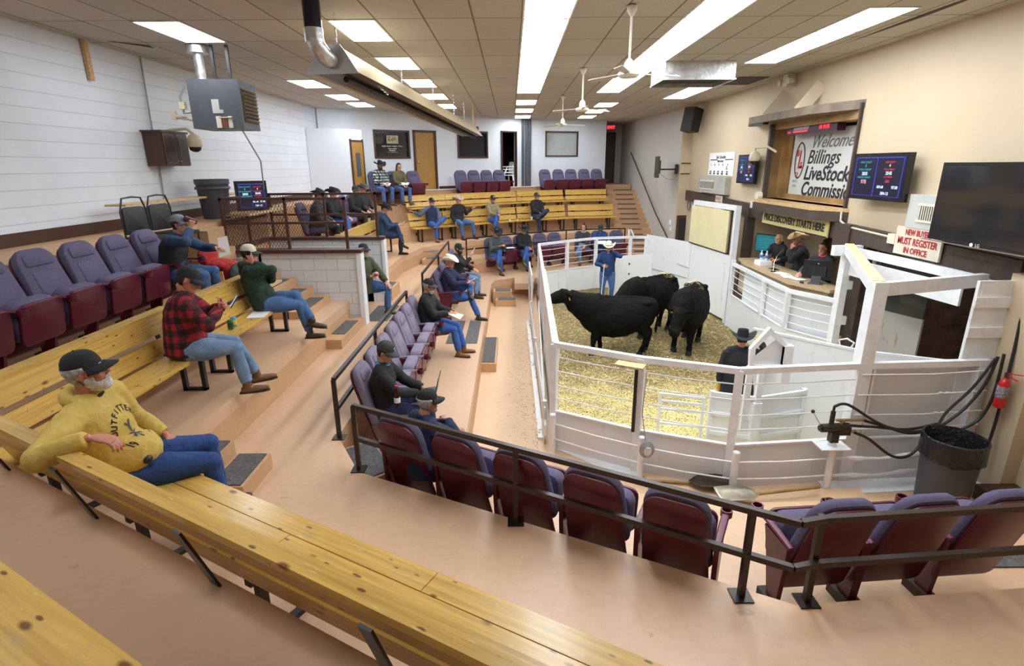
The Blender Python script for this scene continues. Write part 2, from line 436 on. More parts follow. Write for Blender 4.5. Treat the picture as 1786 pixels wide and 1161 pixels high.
def text(name, body, size, m, loc, R, parent=None, shear=0.0, bold=0.0, align='CENTER', ext=0.002, sx=1.0, space=1.0):
    cu = bpy.data.curves.new(name, 'FONT'); cu.body = body; cu.size = size; cu.shear = shear; cu.offset = bold
    cu.align_x = align; cu.align_y = 'CENTER'; cu.extrude = ext; cu.resolution_u = 3; cu.space_character = space
    t = bpy.data.objects.new(name, cu)
    me = bpy.data.meshes.new_from_object(t); me.materials.append(m)
    bpy.data.objects.remove(t); bpy.data.curves.remove(cu)
    o = bpy.data.objects.new(name, me); COL.objects.link(o)
    M = Matrix.Translation(loc) @ R.to_4x4() @ Matrix.Diagonal((sx, 1, 1, 1))
    if parent: o.parent = parent
    o.matrix_local = M
    return o
def text_fit(name, body, size, m, loc, R, parent, width, **k):
    o = text(name, body, size, m, loc, R, parent, **k)
    w0 = max(v.co.x for v in o.data.vertices) - min(v.co.x for v in o.data.vertices)
    o.matrix_local = Matrix.Translation(loc) @ R.to_4x4() @ Matrix.Diagonal((width / w0, 1, 1, 1))
    return o
def arc(cx, cz, r, a0, a1, n): return [(cx + r * math.cos(a0 + (a1 - a0) * i / n), cz + r * math.sin(a0 + (a1 - a0) * i / n)) for i in range(n + 1)]
def rrect(x0, z0, x1, z1, r, rt=None, n=4):
    rt = rt or r
    return (arc(x1 - r, z0 + r, r, -PI / 2, 0, n) + arc(x1 - rt, z1 - rt, rt, 0, PI / 2, n) + arc(x0 + rt, z1 - rt, rt, PI / 2, PI, n) + arc(x0 + r, z0 + r, r, PI, 1.5 * PI, n))
# ---------------------------------------------------------------- large structure
ZC = 5.525
NX, NY = 0.48, 0.877                     # normal of the near diagonal leg (points at the ring)
DX, DY = 0.877, -0.48
def nd(n, t): return (NX * n + DX * t, NY * n + DY * t)
def cornL(x, n): return (x, (n - NX * x) / NY)
def cornR(y, n): return ((n - NY * y) / NX, y)
LV = {'T3': .6, 'C': 1.05, 'B': 1.5, 'T1': 2.15, 'T0': 2.9}
XL = -6.0
# back curves (ring-ward edge of each back tier) left -> right
BC = [(-1.86, 16.0), (-1.36, 16.5), (.4, 17.75), (2.2, 18.65), (3.95, 18.9)]
BB = [(-2.93, 14.6), (-2.6, 16.2), (-2.0, 17.0), (.4, 18.7), (2.2, 19.5), (3.95, 19.75)]
BT1 = [(-3.85, 16.0), (-3.5, 17.2), (-2.0, 18.45), (.4, 20.2), (2.2, 21.1), (3.95, 21.5)]
BT2 = [(-5.0, 17.0), (-4.0, 18.0), (-2.0, 19.4), (.4, 21.1), (2.2, 22.0), (3.95, 22.45)]
BW = [(-4.9, 18.1), (-4.0, 18.95), (-2.0, 20.35), (.4, 22.0), (2.2, 22.85), (3.95, 23.4)]
XR = 5.75
def fl(name, polys, z0, z1, m=M_FLOOR, m2=None):
    b = MB()
    for p in polys: b.prism(p, z0, z1)
    return struct(name, b, m)
# near part, left leg (to the block pen), rest of left leg + back
def near_poly(n, x, y3, back=-2.5):
    """area from the ring-ward edge back to the walls behind the camera (near leg + third side)"""
    a = cornL(x, n); c = cornR(y3, n)
    return [a, c, (XR, y3), (XR, back), (XL, back), (XL, a[1])]
# T3 (purple seats by the ring)
a3 = cornL(-.58, 4.85); c3 = cornR(4.55, 4.85)
fl('floor', [[a3, c3, (5.55, 4.55), (5.55, 2.5), (0, 2.5), (-2.4, 4.6), (-2.4, a3[1])],
             [(-2.4, a3[1]), a3, (-.58, 15.1), (-.5, 15.6), (.08, 16.05), (.08, 15.2), (.62, 15.2), (.70, 15.98), (1.66, 16.72), (2.65, 17.34), (3.8, 17.57), (5.3, 17.6), (5.35, 20.2), (-2.4, 20.2)]], 0.42, .6)
fl('floor.001', [[a3, c3, (5.55, 4.55), (5.55, 2.5), (0, 2.5), (-2.4, 4.6), (-2.4, a3[1])],
             [(-2.4, a3[1]), a3, (-.58, 15.1), (-.5, 15.6), (.08, 16.05), (.95, 16.3), (1.7, 16.75), (2.67, 17.38), (3.8, 17.6), (5.3, 17.9), (5.35, 20.2), (-2.4, 20.2)]], -.2, .42, M_PLY)
# C aisle behind the rails
c5 = cornL(-1.86, 3.27); c6 = (1.84, 2.87)
Cn = [(-1.86, 5.23), (-1.46, 4.53), c6, (XR, 3.2), (XR, 1.0), (0, 1.0), (-3.1, 3.0), (-3.1, 5.23)]
Cl = [(-3.1, 5.23), (-1.86, 5.23), (-1.86, 16.0), (-3.1, 16.0)]
Cb = [(-3.1, 16.0)] + BC + [(3.95, 20.2), (-3.1, 20.2)]
fl('floor.002', [Cn, Cl, Cb], .9, 1.05, M_FLOOR)
fl('floor.003', [Cn, Cl, Cb], .4, .9, M_PLY)
# B tier with the lower benches
Bn = near_poly(2.08, -2.93, 1.75, -1.0)
Bl1 = [(-2.93, Bn[0][1]), (-2.93, 9.55), (-4.4, 9.55), (-4.4, Bn[0][1])]
Bl2 = [(-4.4, 11.3), (-2.93, 11.3)] + BB + [(3.95, 21.7), (-4.4, 21.7)]
fl('floor.004', [Bn, Bl1, Bl2], 1.35, 1.5, M_FLOOR)
fl('floor.005', [Bn, Bl1, Bl2], .95, 1.35, M_PLY)
# T1 tier (left purple seats, photographer's tier, upper back bench at 2.05)
Tn = near_poly(1.17, -3.85, .6, -1.5)
Tl1 = [(-3.85, Tn[0][1]), (-3.85, 9.0), (-5.2, 9.0), (-5.2, Tn[0][1])]
Tl2 = [(-3.85, 11.9), (-3.85, 16.0), (-4.0, 18.5), (-6.0, 18.5), (-6.0, 11.9)]
fl('floor.006', [Tn, Tl1, Tl2], 1.85, 2.0, M_FLOOR)
fl('floor.007', [Tn, Tl1, Tl2], 1.45, 1.85, M_PLY)
fl('floor.008', [BT1 + [(3.95, 22.6), (-2, 20.2), (-3.9, 18.6)]], 1.4, 2.05, M_PLY)
# T0 platform along the left wall
fl('floor.009', [[(-4.95, 3.0), (-4.95, 8.6), (-5.1, 9.3), (-5.1, 12.0), (-5.1, 16.9), (XL, 16.9), (XL, -2), (-4.95, -2)]], 2.0, 2.9, M_PLY)
# back chairs tier, walkway to the doors
fl('floor.010', [BT2 + [(3.95, 23.6), (-5.5, 18.9), (-5.9, 17.5)]], 1.9, 2.6, M_PLY)
fl('floor.011', [BW + [(3.95, 23.8), (5.05, 23.8), (5.05, 26.5), (3.9, 26.5), (3.9, 24.1), (.35, 22.9), (-5.9, 18.3)]], 2.4, 3.0, M_PLY)
b = MB()
for i in range(len(BW) - 1): b.bar((*BW[i], 3.005), (*BW[i + 1], 3.005), .05, .03)
struct('trim_1', b, M_WHITE)
# walkway round the ring
RING = [(.55, 6.62), (1.54, 6.02), (2.54, 5.62), (3.95, 5.76), (5.55, 5.86)]
fl('floor.012', [[(-.6, 5.6), (c3[0] - .1, 4.5), (5.55, 4.5), (5.6, 5.9), (3.95, 5.85), (2.54, 5.72), (1.54, 6.1), (.55, 6.7), (.72, 15.9), (-.6, 16.4)]], -.2, .1, M_WALK)
# ring floor with straw
rb = [(.5, 6.6), (1.54, 6.05), (2.54, 5.66), (3.95, 5.8), (8.5, 5.6), (8.5, 14), (5.5, 13.2), (5.0, 15.5), (4.3, 17.4), (2.6, 17.25), (.8, 15.9)]
b = MB()
nx, ny = 90, 110
x0, y0, x1, y1 = .5, 5.6, 8.0, 17.5
vs = []
for j in range(ny + 1):
    for i in range(nx + 1):
        x = x0 + (x1 - x0) * i / nx; y = y0 + (y1 - y0) * j / ny
        vs.append((x, y, random.uniform(-.012, .012) + .012 * math.sin(3 * x + 2 * y)))
def inside(x, y, P):
    c = False; n = len(P)
    for i in range(n):
        (xa, ya), (xb, yb) = P[i], P[(i + 1) % n]
        if (ya > y) != (yb > y) and x < (xb - xa) * (y - ya) / (yb - ya) + xa: c = not c
    return c
fs = [(j * (nx + 1) + i, j * (nx + 1) + i + 1, (j + 1) * (nx + 1) + i + 1, (j + 1) * (nx + 1) + i) for j in range(ny) for i in range(nx)
      if inside(x0 + (x1 - x0) * (i + .5) / nx, y0 + (y1 - y0) * (j + .5) / ny, rb)]
used = sorted({i for f in fs for i in f}); rm = {k: n for n, k in enumerate(used)}
b.add([vs[i] for i in used], [tuple(rm[i] for i in f) for f in fs])
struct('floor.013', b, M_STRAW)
b = MB().prism(rb, -.25, -.05); struct('floor.014', b, M_PLY)
# loose straw flecks on the ring floor
def flecks(n, m, name, seed, ylo, yhi):
    r = random.Random(seed); b = MB()
    for _ in range(n):
        x = r.uniform(.7, 5.4); y = r.uniform(ylo, yhi)
        if not inside(x, y, rb): continue
        a = r.uniform(0, PI); l = r.uniform(.02, .06)
        d = Vector((math.cos(a), math.sin(a), r.uniform(-.3, .3))) * l; p = Vector((x, y, .02 + r.uniform(0, .015)))
        q = Vector((-d.y, d.x, 0)).normalized() * .004
        b.add([p - d - q, p + d - q, p + d + q, p - d + q], [(0, 1, 2, 3)])
    return tag(b.build(name, m), 'loose pale wood shavings and straw spread over the sale ring floor', 'straw', kind='stuff')
def walk_flecks():
    r = random.Random(11); b = MB()
    for _ in range(420):
        x = min(.34, r.gauss(.22, .16)); y = r.uniform(6.6, 12.5)
        if x < -.5: continue
        a = r.uniform(0, PI); l = r.uniform(.008, .035); d = Vector((math.cos(a), math.sin(a), 0)) * l; p = Vector((x, y, .103)); q = Vector((-d.y, d.x, 0)).normalized() * .003
        b.add([p - d - q, p + d - q, p + d + q, p - d + q], [(0, 1, 2, 3)])
    tag(b.build('straw', mat('dirty_straw', (0.28, 0.18, 0.08), 0.8)), 'bits of dirt and straw tracked along the ringside walkway', 'straw', kind='stuff')
walk_flecks()
flecks(7000, mat('straw_pale', (0.85, 0.70, 0.32), 0.8), 'straw', 3, 5.7, 16.5)

# ceiling
b = MB().b2((XL - .2, -2.5, ZC), (XR + .1, 27, ZC + .1)); struct('ceiling', b, M_CEIL)
# left wall, baseboard
b = MB().b2((XL - .15, -2.5, 1.0), (XL, 19, ZC)); struct('wall_left', b, M_BLOCKX)
b = MB().b2((XL, -2.5, 2.9), (XL + .02, 16.9, 3.06)); struct('baseboard_left', b, M_FRAME)
b = MB().b2((XL, -2.7, 0), (XR, -2.5, ZC)); struct('wall_near', b, M_CREAM)
# back wall with openings: built as panels along the line (u along wall)
W0 = Vector((-5.95, 17.97, 0)); W1 = Vector((.35, 22.6, 0)); W2 = Vector((3.95, 23.9, 0))
def wallseg(name, P, Q, holes, m, z0=2.5, z1=ZC, th=.15):
    P, Q = Vector(P), Vector(Q); L = (Q - P).length; d = (Q - P) / L; n = Vector((-d.y, d.x, 0))
    b = MB()
    def pan(u0, u1, a, c):
        if u1 - u0 < 1e-4 or c - a < 1e-4: return
        pts = [P + d * u0, P + d * u1, P + d * u1 + n * th, P + d * u0 + n * th]
        b.prism([(p.x, p.y) for p in pts], a, c)
    u = 0
    for (h0, h1, a, c) in sorted(holes):
        pan(u, h0, z0, z1); pan(h0, h1, z0, a); pan(h0, h1, c, z1); u = h1
    pan(u, L, z0, z1)
    return struct(name, b, m), P, d, n
L01 = (W1 - W0).length; d01 = (W1 - W0) / L01
def u01(x): return (x - W0.x) / d01.x
o, P01, dd01, nn01 = wallseg('wall_back', W0, W1, [(u01(-4.52), u01(-3.47), 4.05, 4.96), (u01(-3.37), u01(-2.65), 3.0, 4.98), (u01(-1.94), u01(-.87), 4.07, 5.02), (u01(-.36), u01(.22), 3.0, 5.04)], M_WHITEW)
L12 = (W2 - W1).length; d12 = (W2 - W1) / L12
def u12(x): return (x - W1.x) / d12.x
o, P12, dd12, nn12 = wallseg('wall_back.001', W1, W2, [(u12(1.38), u12(2.74), 4.13, 5.10)], M_WHITEW)
b = MB()
for x0_, x1_ in ((-5.9, -3.4), (-2.6, -.4)):
    p = P01 + dd01 * u01(x0_) - nn01 * .01; q = P01 + dd01 * u01(x1_) - nn01 * .01
    b.bar((p.x, p.y, 3.05), (q.x, q.y, 3.05), .02, .1)
struct('baseboard_back', b, M_FRAME)
def Rw(d): return rotm(d, (0, 0, 1))
def onw(P, d, n, u, z, off=0.0): q = P + d * u - n * off; return Vector((q.x, q.y, z))
def window_on(k, P, d, n, u0, u1, z0, z1, glass, fw=.06):
    r = thing('window_%d' % k, None, None); r['kind'] = 'structure'
    b = MB()
    for (a, c, e, f) in ((u0, u1, z0, z0 + fw), (u0, u1, z1 - fw, z1), (u0, u0 + fw, z0, z1), (u1 - fw, u1, z0, z1)):
        p = onw(P, d, n, (a + c) / 2, (e + f) / 2, .005)
        b.box(p, (c - a, .06, f - e), Matrix((d, -n, Vector((0, 0, 1)))).transposed())
    b.build('window_frame', M_FRAME, r)
    g = MB().box(onw(P, d, n, (u0 + u1) / 2, (z0 + z1) / 2, -.05), (u1 - u0, .01, z1 - z0), Matrix((d, -n, Vector((0, 0, 1)))).transposed())
    g.build('window_pane', glass, r)
    return r
win1 = window_on(1, P01, dd01, nn01, u01(-4.52), u01(-3.47), 4.05, 4.96, M_GLASSD)
win2 = window_on(2, P01, dd01, nn01, u01(-1.94), u01(-.87), 4.07, 5.02, M_GLASSD)
win3 = window_on(3, P12, dd12, nn12, u12(1.38), u12(2.74), 4.13, 5.10, mat('blind_glass', (0.42, 0.45, 0.44), 0.15, var=.1, vscale=2), .05)
# window writing (decal panel)
um = (u01(-4.52) + u01(-3.47)) / 2
dc = MB().box(onw(P01, dd01, nn01, um + .02, 4.66, .0), (.42, .01, .26), Matrix((dd01, -nn01, Vector((0, 0, 1)))).transposed())
dc.build('window_decal', mat('decal_tan', (0.50, 0.42, 0.28), 0.6, var=.3, vscale=8), win1)
text('window_lettering', 'Len', .2, M_TXTB, onw(P01, dd01, nn01, um, 4.68, .01), Rw(dd01), win1, shear=.4)
text('window_lettering', 'Bright Sound - Brighter Future', .062, M_TXTW, onw(P01, dd01, nn01, um, 4.45, .01), Rw(dd01), win1, shear=.4)
text('window_lettering', 'Jerry L. Lewing', .05, M_TXTW, onw(P01, dd01, nn01, um, 4.37, .01), Rw(dd01), win1, bold=.001)
text('window_lettering', '406-690-5671', .042, M_TXTW, onw(P01, dd01, nn01, um, 4.31, .01), Rw(dd01), win1, bold=.001)
text('window_lettering', 'www.lewingfinancial.com', .036, M_TXTW, onw(P01, dd01, nn01, um, 4.26, .01), Rw(dd01), win1)
# dark rooms behind the openings
b = MB().box(onw(P01, dd01, nn01, (u01(-.36) + u01(.35)) / 2, 4.0, -1.3), (1.6, 2.4, 2.3), Matrix((dd01, -nn01, Vector((0, 0, 1)))).transposed())
b.f = [tuple(reversed(f)) for f in b.f][:]; b.f.pop(4) if False else None
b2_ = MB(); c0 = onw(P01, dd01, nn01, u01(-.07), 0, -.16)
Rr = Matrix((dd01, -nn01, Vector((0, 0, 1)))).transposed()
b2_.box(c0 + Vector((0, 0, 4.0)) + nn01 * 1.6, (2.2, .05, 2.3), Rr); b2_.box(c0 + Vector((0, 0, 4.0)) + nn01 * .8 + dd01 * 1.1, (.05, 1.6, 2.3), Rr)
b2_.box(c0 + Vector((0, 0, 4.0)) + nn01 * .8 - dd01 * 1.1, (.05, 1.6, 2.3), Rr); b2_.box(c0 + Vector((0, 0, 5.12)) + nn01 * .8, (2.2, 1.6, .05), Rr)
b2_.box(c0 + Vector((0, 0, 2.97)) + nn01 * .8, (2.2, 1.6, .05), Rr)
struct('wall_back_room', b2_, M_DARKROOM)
b = MB()
for a in (-.36, .20): b.box(onw(P01, dd01, nn01, u01(a), 4.02, .01), (.05, .1, 2.06), Rr)
b.box(onw(P01, dd01, nn01, u01(-.08), 5.04, .01), (.75, .1, .05), Rr)
struct('trim_2', b, M_FRAME)
# oak door
dr = thing('door_1', None, None); dr['kind'] = 'structure'
uc = (u01(-3.37) + u01(-2.65)) / 2; wd = u01(-2.65) - u01(-3.37)
MB().box(onw(P01, dd01, nn01, uc, 3.97, -.02), (wd - .12, .05, 1.9), Rr).build('door_leaf', M_DOORW, dr)
b = MB()
for s in (-1, 1): b.box(onw(P01, dd01, nn01, uc + s * (wd / 2 - .035), 3.98, .01), (.07, .1, 1.98), Rr)
b.box(onw(P01, dd01, nn01, uc, 4.95, .01), (wd, .1, .07), Rr); b.build('door_frame', M_FRAME, dr)
MB().sph(onw(P01, dd01, nn01, uc - wd / 2 + .14, 3.93, .05), .035).build('door_knob', M_CHROME, dr, True)
# vertical pipes beside the opening
for k, x in enumerate((.46, .60, .73)):
    pp = P12 + dd12 * u12(x) - nn12 * .06
    tag(MB().cyl((pp.x, pp.y, 3.0), (pp.x, pp.y, ZC), .055, 12).build('conduit_pipe', M_SLATE, None, True),
        ['slate grey vertical pipe nearest the open doorway', 'middle of three slate grey vertical pipes on back wall', 'slate grey vertical pipe farthest right from the open doorway'][k], 'pipe', 'vertical pipes on the back wall')
# alcove with the exit sign
b = MB().b2((3.9, 26.3, 3.0), (5.1, 26.4, ZC)); b.b2((3.85, 24.0, 3.0), (3.93, 26.3, ZC)); struct('wall_exit', b, M_GREYW)
dr = thing('door_2', None, None); dr['kind'] = 'structure'
MB().b2((4.0, 26.26, 3.0), (4.72, 26.3, 5.15)).build('door_leaf', mat('dark_door', (0.045, 0.028, 0.024), 0.4), dr)
MB().b2((3.95, 26.22, 3.0), (4.0, 26.3, 5.2)).b2((4.72, 26.22, 3.0), (4.77, 26.3, 5.2)).b2((3.95, 26.22, 5.15), (4.77, 26.3, 5.2)).build('door_frame', M_BLACK, dr)
ex = thing('exit_sign', 'small red lit EXIT sign high in the dark stair alcove', 'exit sign', (4.22, 24.4, 5.3))
MB().box((0, 0, 0), (.34, .06, .18)).build('sign_box', mat('exit_box', (0.18, 0.01, 0.01), .4, emit=(.8, .02, .03), es=.06), ex)
text('lettering', 'EXIT', .16, M_EXIT, (0, -.035, 0), RF, ex, bold=.004)
# white utility box room at the left end of the back wall
b = MB().prism([(-5.99, 16.95), (-4.93, 17.3), (-4.62, 17.95), (-4.9, 18.7), (-5.9, 18.0)], 2.5, 4.88); struct('wall_utility', b, M_WHITEW)
dr = thing('door_3', None, None); dr['kind'] = 'structure'
Pu = Vector((-4.93, 17.3, 0)); du = (Vector((-4.62, 17.95, 0)) - Pu).normalized(); nu = Vector((-du.y, du.x, 0))
Ru = Matrix((du, -nu, Vector((0, 0, 1)))).transposed()
MB().box(onw(Pu, du, nu, .42, 3.77, .02), (.5, .04, 1.5), Ru).build('door_leaf', M_DOORW, dr)
MB().box(onw(Pu, du, nu, .42, 3.85, .045), (.2, .01, .7), Ru).build('door_pane', M_SLATE, dr)
b = MB()
for s in (-1, 1): b.box(onw(Pu, du, nu, .42 + s * .27, 3.8, .02), (.04, .06, 1.6), Ru)
b.box(onw(Pu, du, nu, .42, 4.55, .02), (.58, .06, .05), Ru); b.build('door_frame', M_FRAME, dr)
# stair side wall, jog, right wall with openings
b = MB().prism([(5.05, 26.4), (5.1, 23.5), (5.37, 20.8), (5.43, 18.35), (5.6, 18.35), (5.6, 26.4)], 0, ZC); struct('wall_stair', b, M_GREYW)
b = MB().prism([(5.43, 18.33), (5.43, 18.25), (5.95, 18.25), (5.95, 18.6), (5.5, 18.6)], 0, ZC)
def rw(y0, y1, z0, z1): b.b2((XR, y0, z0), (XR + .2, y1, z1))
rw(13.25, 18.6, 0, ZC); rw(12.62, 13.25, 2.7, ZC); rw(9.57, 12.62, 2.7, 3.07); rw(9.57, 12.62, 4.64, ZC)
rw(5.95, 9.57, 2.6, ZC); rw(-2.5, 5.95, 0, ZC)
struct('wall_right', b, M_CREAM)
b = MB().b2((5.58, 5.45, .1), (5.76, 5.98, 2.62)); struct('wall_column', b, M_CREAM)
b = MB().b2((5.3, 4.56, .0), (5.75, 5.45, .28)); struct('trim_3', b, M_FRAME)
b = MB().b2((5.1, 5.5, .0), (5.58, 5.95, .14)); struct('trim_4', b, M_WHITE)
# long brown beam on the right wall
b = MB(); y0, y1 = 5.98, 18.2
b.add([(5.66, y0, 2.47), (5.66, y1, 2.70), (5.66, y1, 3.0), (5.66, y0, 2.75), (5.75, y0, 2.47), (5.75, y1, 2.70), (5.75, y1, 3.0), (5.75, y0, 2.75)],
      [(0, 3, 2, 1), (4, 5, 6, 7), (0, 1, 5, 4), (3, 7, 6, 2), (0, 4, 7, 3), (1, 2, 6, 5)])
b.b2((5.78, 8.85, 0), (5.95, 9.3, 2.7)); b.b2((5.62, 13.15, .9), (5.8, 13.35, 2.8)); b.b2((5.63, 9.15, 2.35), (5.78, 9.6, 2.82))
struct('trim_5', b, M_BRNW)
# rooms behind the right wall
b = MB().b2((7.6, 8.9, .8), (7.7, 13.4, 2.75)); b.b2((5.95, 13.3, .8), (7.7, 13.4, 2.75)); b.b2((5.95, 8.9, .8), (7.7, 9.0, 2.75)); b.b2((5.8, 8.9, 2.72), (7.7, 13.4, 2.76))
b.b2((6.9, 12.2, .8), (7.0, 13.3, 2.72)); struct('wall_booth', b, M_CREAM)
b = MB().b2((5.76, 9.1, .6), (7.7, 13.3, .9)); struct('floor.015', b, M_PLY)
b = MB().b2((7.55, 9.6, .9), (7.6, 10.5, 2.5)); struct('door_4', b, mat('tan_door', (0.34, 0.2, 0.08), .5))
b = MB().b2((8.4, 4.5, -.2), (8.5, 9.0, 2.9)); b.b2((5.95, 8.7, -.2), (8.5, 8.8, 2.9)); b.b2((5.95, 4.5, -.2), (8.5, 4.6, 2.9)); b.b2((5.8, 4.5, 2.72), (8.5, 8.8, 2.9)); struct('wall_alley', b, M_DIRT)
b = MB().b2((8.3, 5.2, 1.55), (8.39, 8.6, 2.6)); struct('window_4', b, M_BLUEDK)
b = MB().b2((8.26, 5.0, 1.45), (8.4, 8.7, 1.56)); b.b2((8.26, 7.0, 1.5), (8.4, 7.1, 2.6)); struct('trim_6', b, mat('blue_grey_frame', (0.16, 0.19, 0.24), .4))

# ceiling light fixtures
lamp0 = thing('ceiling_light', 'x', 'ceiling light', (0, 0, ZC))
MB().b2((-.30, -.60, -.012), (-.275, .60, .0)).b2((.275, -.60, -.012), (.30, .60, .0)).b2((-.30, -.60, -.012), (.30, -.575, 0)).b2((-.30, .575, -.012), (.30, .60, 0)).build('frame', mat('lamp_frame', (0.75, 0.73, 0.68), .5), lamp0)
MB().box((0, 0, -.006), (.55, 1.15, .008)).build('diffuser', M_LAMP, lamp0)
reg(None)
lights = []
for y in (7.5, 12.3, 14.7, 17.1 - .6): lights.append((-4.35, y + .6, 'in the far left row beside the block wall', 'left row of ceiling lights'))
for y in (7.5, 9.9, 12.3, 14.7, 17.1): lights.append((-1.95, y + .6, 'in the row beside the long hanging heater', 'ceiling lights by the hanging heater'))
for y in (3.9, 5.1, 6.3, 7.5, 8.7, 9.9, 11.1, 12.3, 13.5): lights.append((.45, y + .6, 'in the unbroken middle strip', 'middle strip of ceiling lights'))
for y in (16.2, 18.6, 21.0): lights.append((.45, y + .6, 'standing alone beyond the middle strip', 'single lights beyond the middle strip'))
for y in (2.7, 3.9, 5.1, 6.3, 7.5, 8.7, 9.9, 11.1, 12.3, 13.5): lights.append((2.42, y + .6, 'in the unbroken strip above the fans', 'fan strip of ceiling lights'))
for y in (17.0, 19.0, 21.2): lights.append((2.85, y + .6, 'standing alone beyond the fan strip', 'single lights beyond the fan strip'))
for y in (5.1, 7.1, 8.3, 9.5, 13.7, 14.9): lights.append((4.45, y + .6, 'in the strip nearest the cream wall', 'right strip of ceiling lights'))
for k in range(1): lights += [(-4.35, 2.7 + 2.4 * k, 'in the far left row beside the block wall', 'left row of ceiling lights'), (-1.95, 1.5 + 2.4 * k, 'in the row beside the long hanging heater', 'ceiling lights by the hanging heater')]
for i, (x, y, lb, g) in enumerate(lights):
    t = 'bright rectangular fluorescent ceiling light ' + lb
    if i == 0: lamp0.location = (x, y, ZC - .002); lamp0['label'] = t; lamp0['group'] = g
    else: dup(lamp0, (x, y, ZC - .002), 0, t, g)
_al = dup(lamp0, (7.2, 7.1, 2.70), 0, 'unseen fill light added inside the dark alley behind the gate', 'added alley fill light'); _al.scale = (.5, .4, 1); _al = dup(lamp0, (6.15, 11.3, 2.71), 0, 'unseen fill light added above the people in the auction booth', 'added booth fill light'); _al.scale = (.35, .5, 1)  # out-of-sight lamps added to brighten the alley and the booth people
# ---------------------------------------------------------------- theatre seats
def seat_proto(name, folded=True, fab=M_FAB, arms=(True, True), label='x'):
    t = thing(name, label, 'seat')
    tilt = Matrix.Rotation(math.radians(18), 4, 'X')
    out = rrect(-.262, 0, .262, .70, .05, .15, 5)
    out = [(x * (1 - .16 * max(0, (z - .25)) / .45), z) for x, z in out]
    out_b = rrect(-.25, -.20, .25, .675, .06, .13, 5)
    out_b = [(x * (1 - .16 * max(0, (z - .25)) / .45), z) for x, z in out_b]
    b = MB(); b.M = Matrix.Translation((0, -.03, .38)) @ tilt
    b.slab(out, .085, .03)
    b.slab([(x * .6, .12 + z * .56) for x, z in rrect(-.25, 0, .25, .62, .04, .04, 3)], .105, .02)
    hd = MB(); hd.M = b.M @ Matrix.Translation((0, .03, 0))
    b.build('backrest', fab, t, True)
    h = hd.slab([(x * .66, .52 + z * .2) for x, z in rrect(-.25, 0, .25, .62, .06, .12, 3)], .06, .02).build('headrest', fab, t, True)
    s = MB(); s.M = Matrix.Translation((0, -.085, .36)) @ tilt; s.slab(out_b, .022, .008)
    s.build('back_shell', M_SHELL, t, True)
    if folded:
        c = MB(); c.M = Matrix.Translation((0, .10, .33)) @ Matrix.Rotation(math.radians(-8), 4, 'X')
        c.slab(rrect(-.235, 0, .235, .36, .05, .09, 4), .17, .045); c.build('seat_cushion', fab, t, True)
        p = MB(); p.M = Matrix.Translation((0, .195, .29)) @ Matrix.Rotation(math.radians(-8), 4, 'X')
        p.slab(rrect(-.24, 0, .24, .38, .06, .07, 4), .035, .012); p.build('seat_pan', M_SHELL, t, True)
    else:
        c = MB(); c.M = Matrix.Translation((0, 0, .445)) @ Matrix.Rotation(math.radians(-84), 4, 'X')
        c.slab(rrect(-.225, 0, .225, .46, .05, .10, 4), .11, .035); c.build('seat_cushion', fab, t, True)
        p = MB(); p.M = Matrix.Translation((0, 0.01, .385)) @ Matrix.Rotation(math.radians(-84), 4, 'X')
        p.slab(rrect(-.22, 0, .22, .43, .05, .07, 4), .03, .01); p.build('seat_pan', M_SHELL, t, True)
    for k, sx in enumerate((-1, 1)):
        if not arms[k]: continue
        x = sx * .285
        a = MB().tube([(x, -.16, .615), (x, .1, .635), (x, .28, .63)], [.024, .030, .03], 8, [.016, .017, .017], (1, 0, 0))
        a.build('armrest', M_ARM if fab is M_FAB else M_FABW, t, True)
        cp = MB(); ring = [(.045 * math.cos(2 * PI * i / 12), .045 * math.sin(2 * PI * i / 12)) for i in range(12)]
        cp.rings([[Vector((x + px * q, .315 + py * q, z)) for px, py in ring] for q, z in ((.7, .59), (1, .60), (1, .655), (.78, .655), (.7, .60))], caps=False)
        cp.f.append(tuple(range(11, -1, -1))); cp.build('cup_holder', M_SHELL, t, True)
        g = MB(); g.M = Matrix.Translation((x, 0, 0))
        g.add([(dx, y, z) for dx in (-.018, .018) for y, z in ((-.10, .08), (.02, .08), (.10, .42), (.16, .60), (-.14, .60), (-.13, .40))],
              [(5, 4, 3, 2, 1, 0), (6, 7, 8, 9, 10, 11)] + [(i, (i + 1) % 6, 6 + (i + 1) % 6, 6 + i) for i in range(6)])
        g.build('side_panel', M_SHELL, t)
        MB().box((x, -.03, .04), (.09, .26, .08)).build('foot_block', M_DARKW, t)
    return t
SP = {}
for key, fo, fb, ar in (('fL', True, M_FAB, (True, False)), ('fLR', True, M_FAB, (True, True)), ('oL', False, M_FAB, (True, False)), ('oLR', False, M_FAB, (True, True)),
                        ('wL', True, M_FABW, (True, False)), ('wLR', True, M_FABW, (True, True)), ('vL', False, M_FABW, (True, False)), ('vLR', False, M_FABW, (True, True))):
    SP[key] = seat_proto('theatre_seat', fo, fb, ar)
reg(None)
used_sp = set()
def seat(key, x, y, z, face, label, group):
    rz = math.atan2(-face[0], face[1])
    if key not in used_sp:
        used_sp.add(key); o = SP[key]; o.location = (x, y, z); o.rotation_euler = (0, 0, rz); o['label'] = label; o['group'] = group
    else: o = dup(SP[key], (x, y, z), rz, label, group)
    return o
ORD = ['first', 'second', 'third', 'fourth', 'fifth', 'sixth', 'seventh', 'eighth', 'ninth', 'tenth', 'eleventh', 'twelfth']
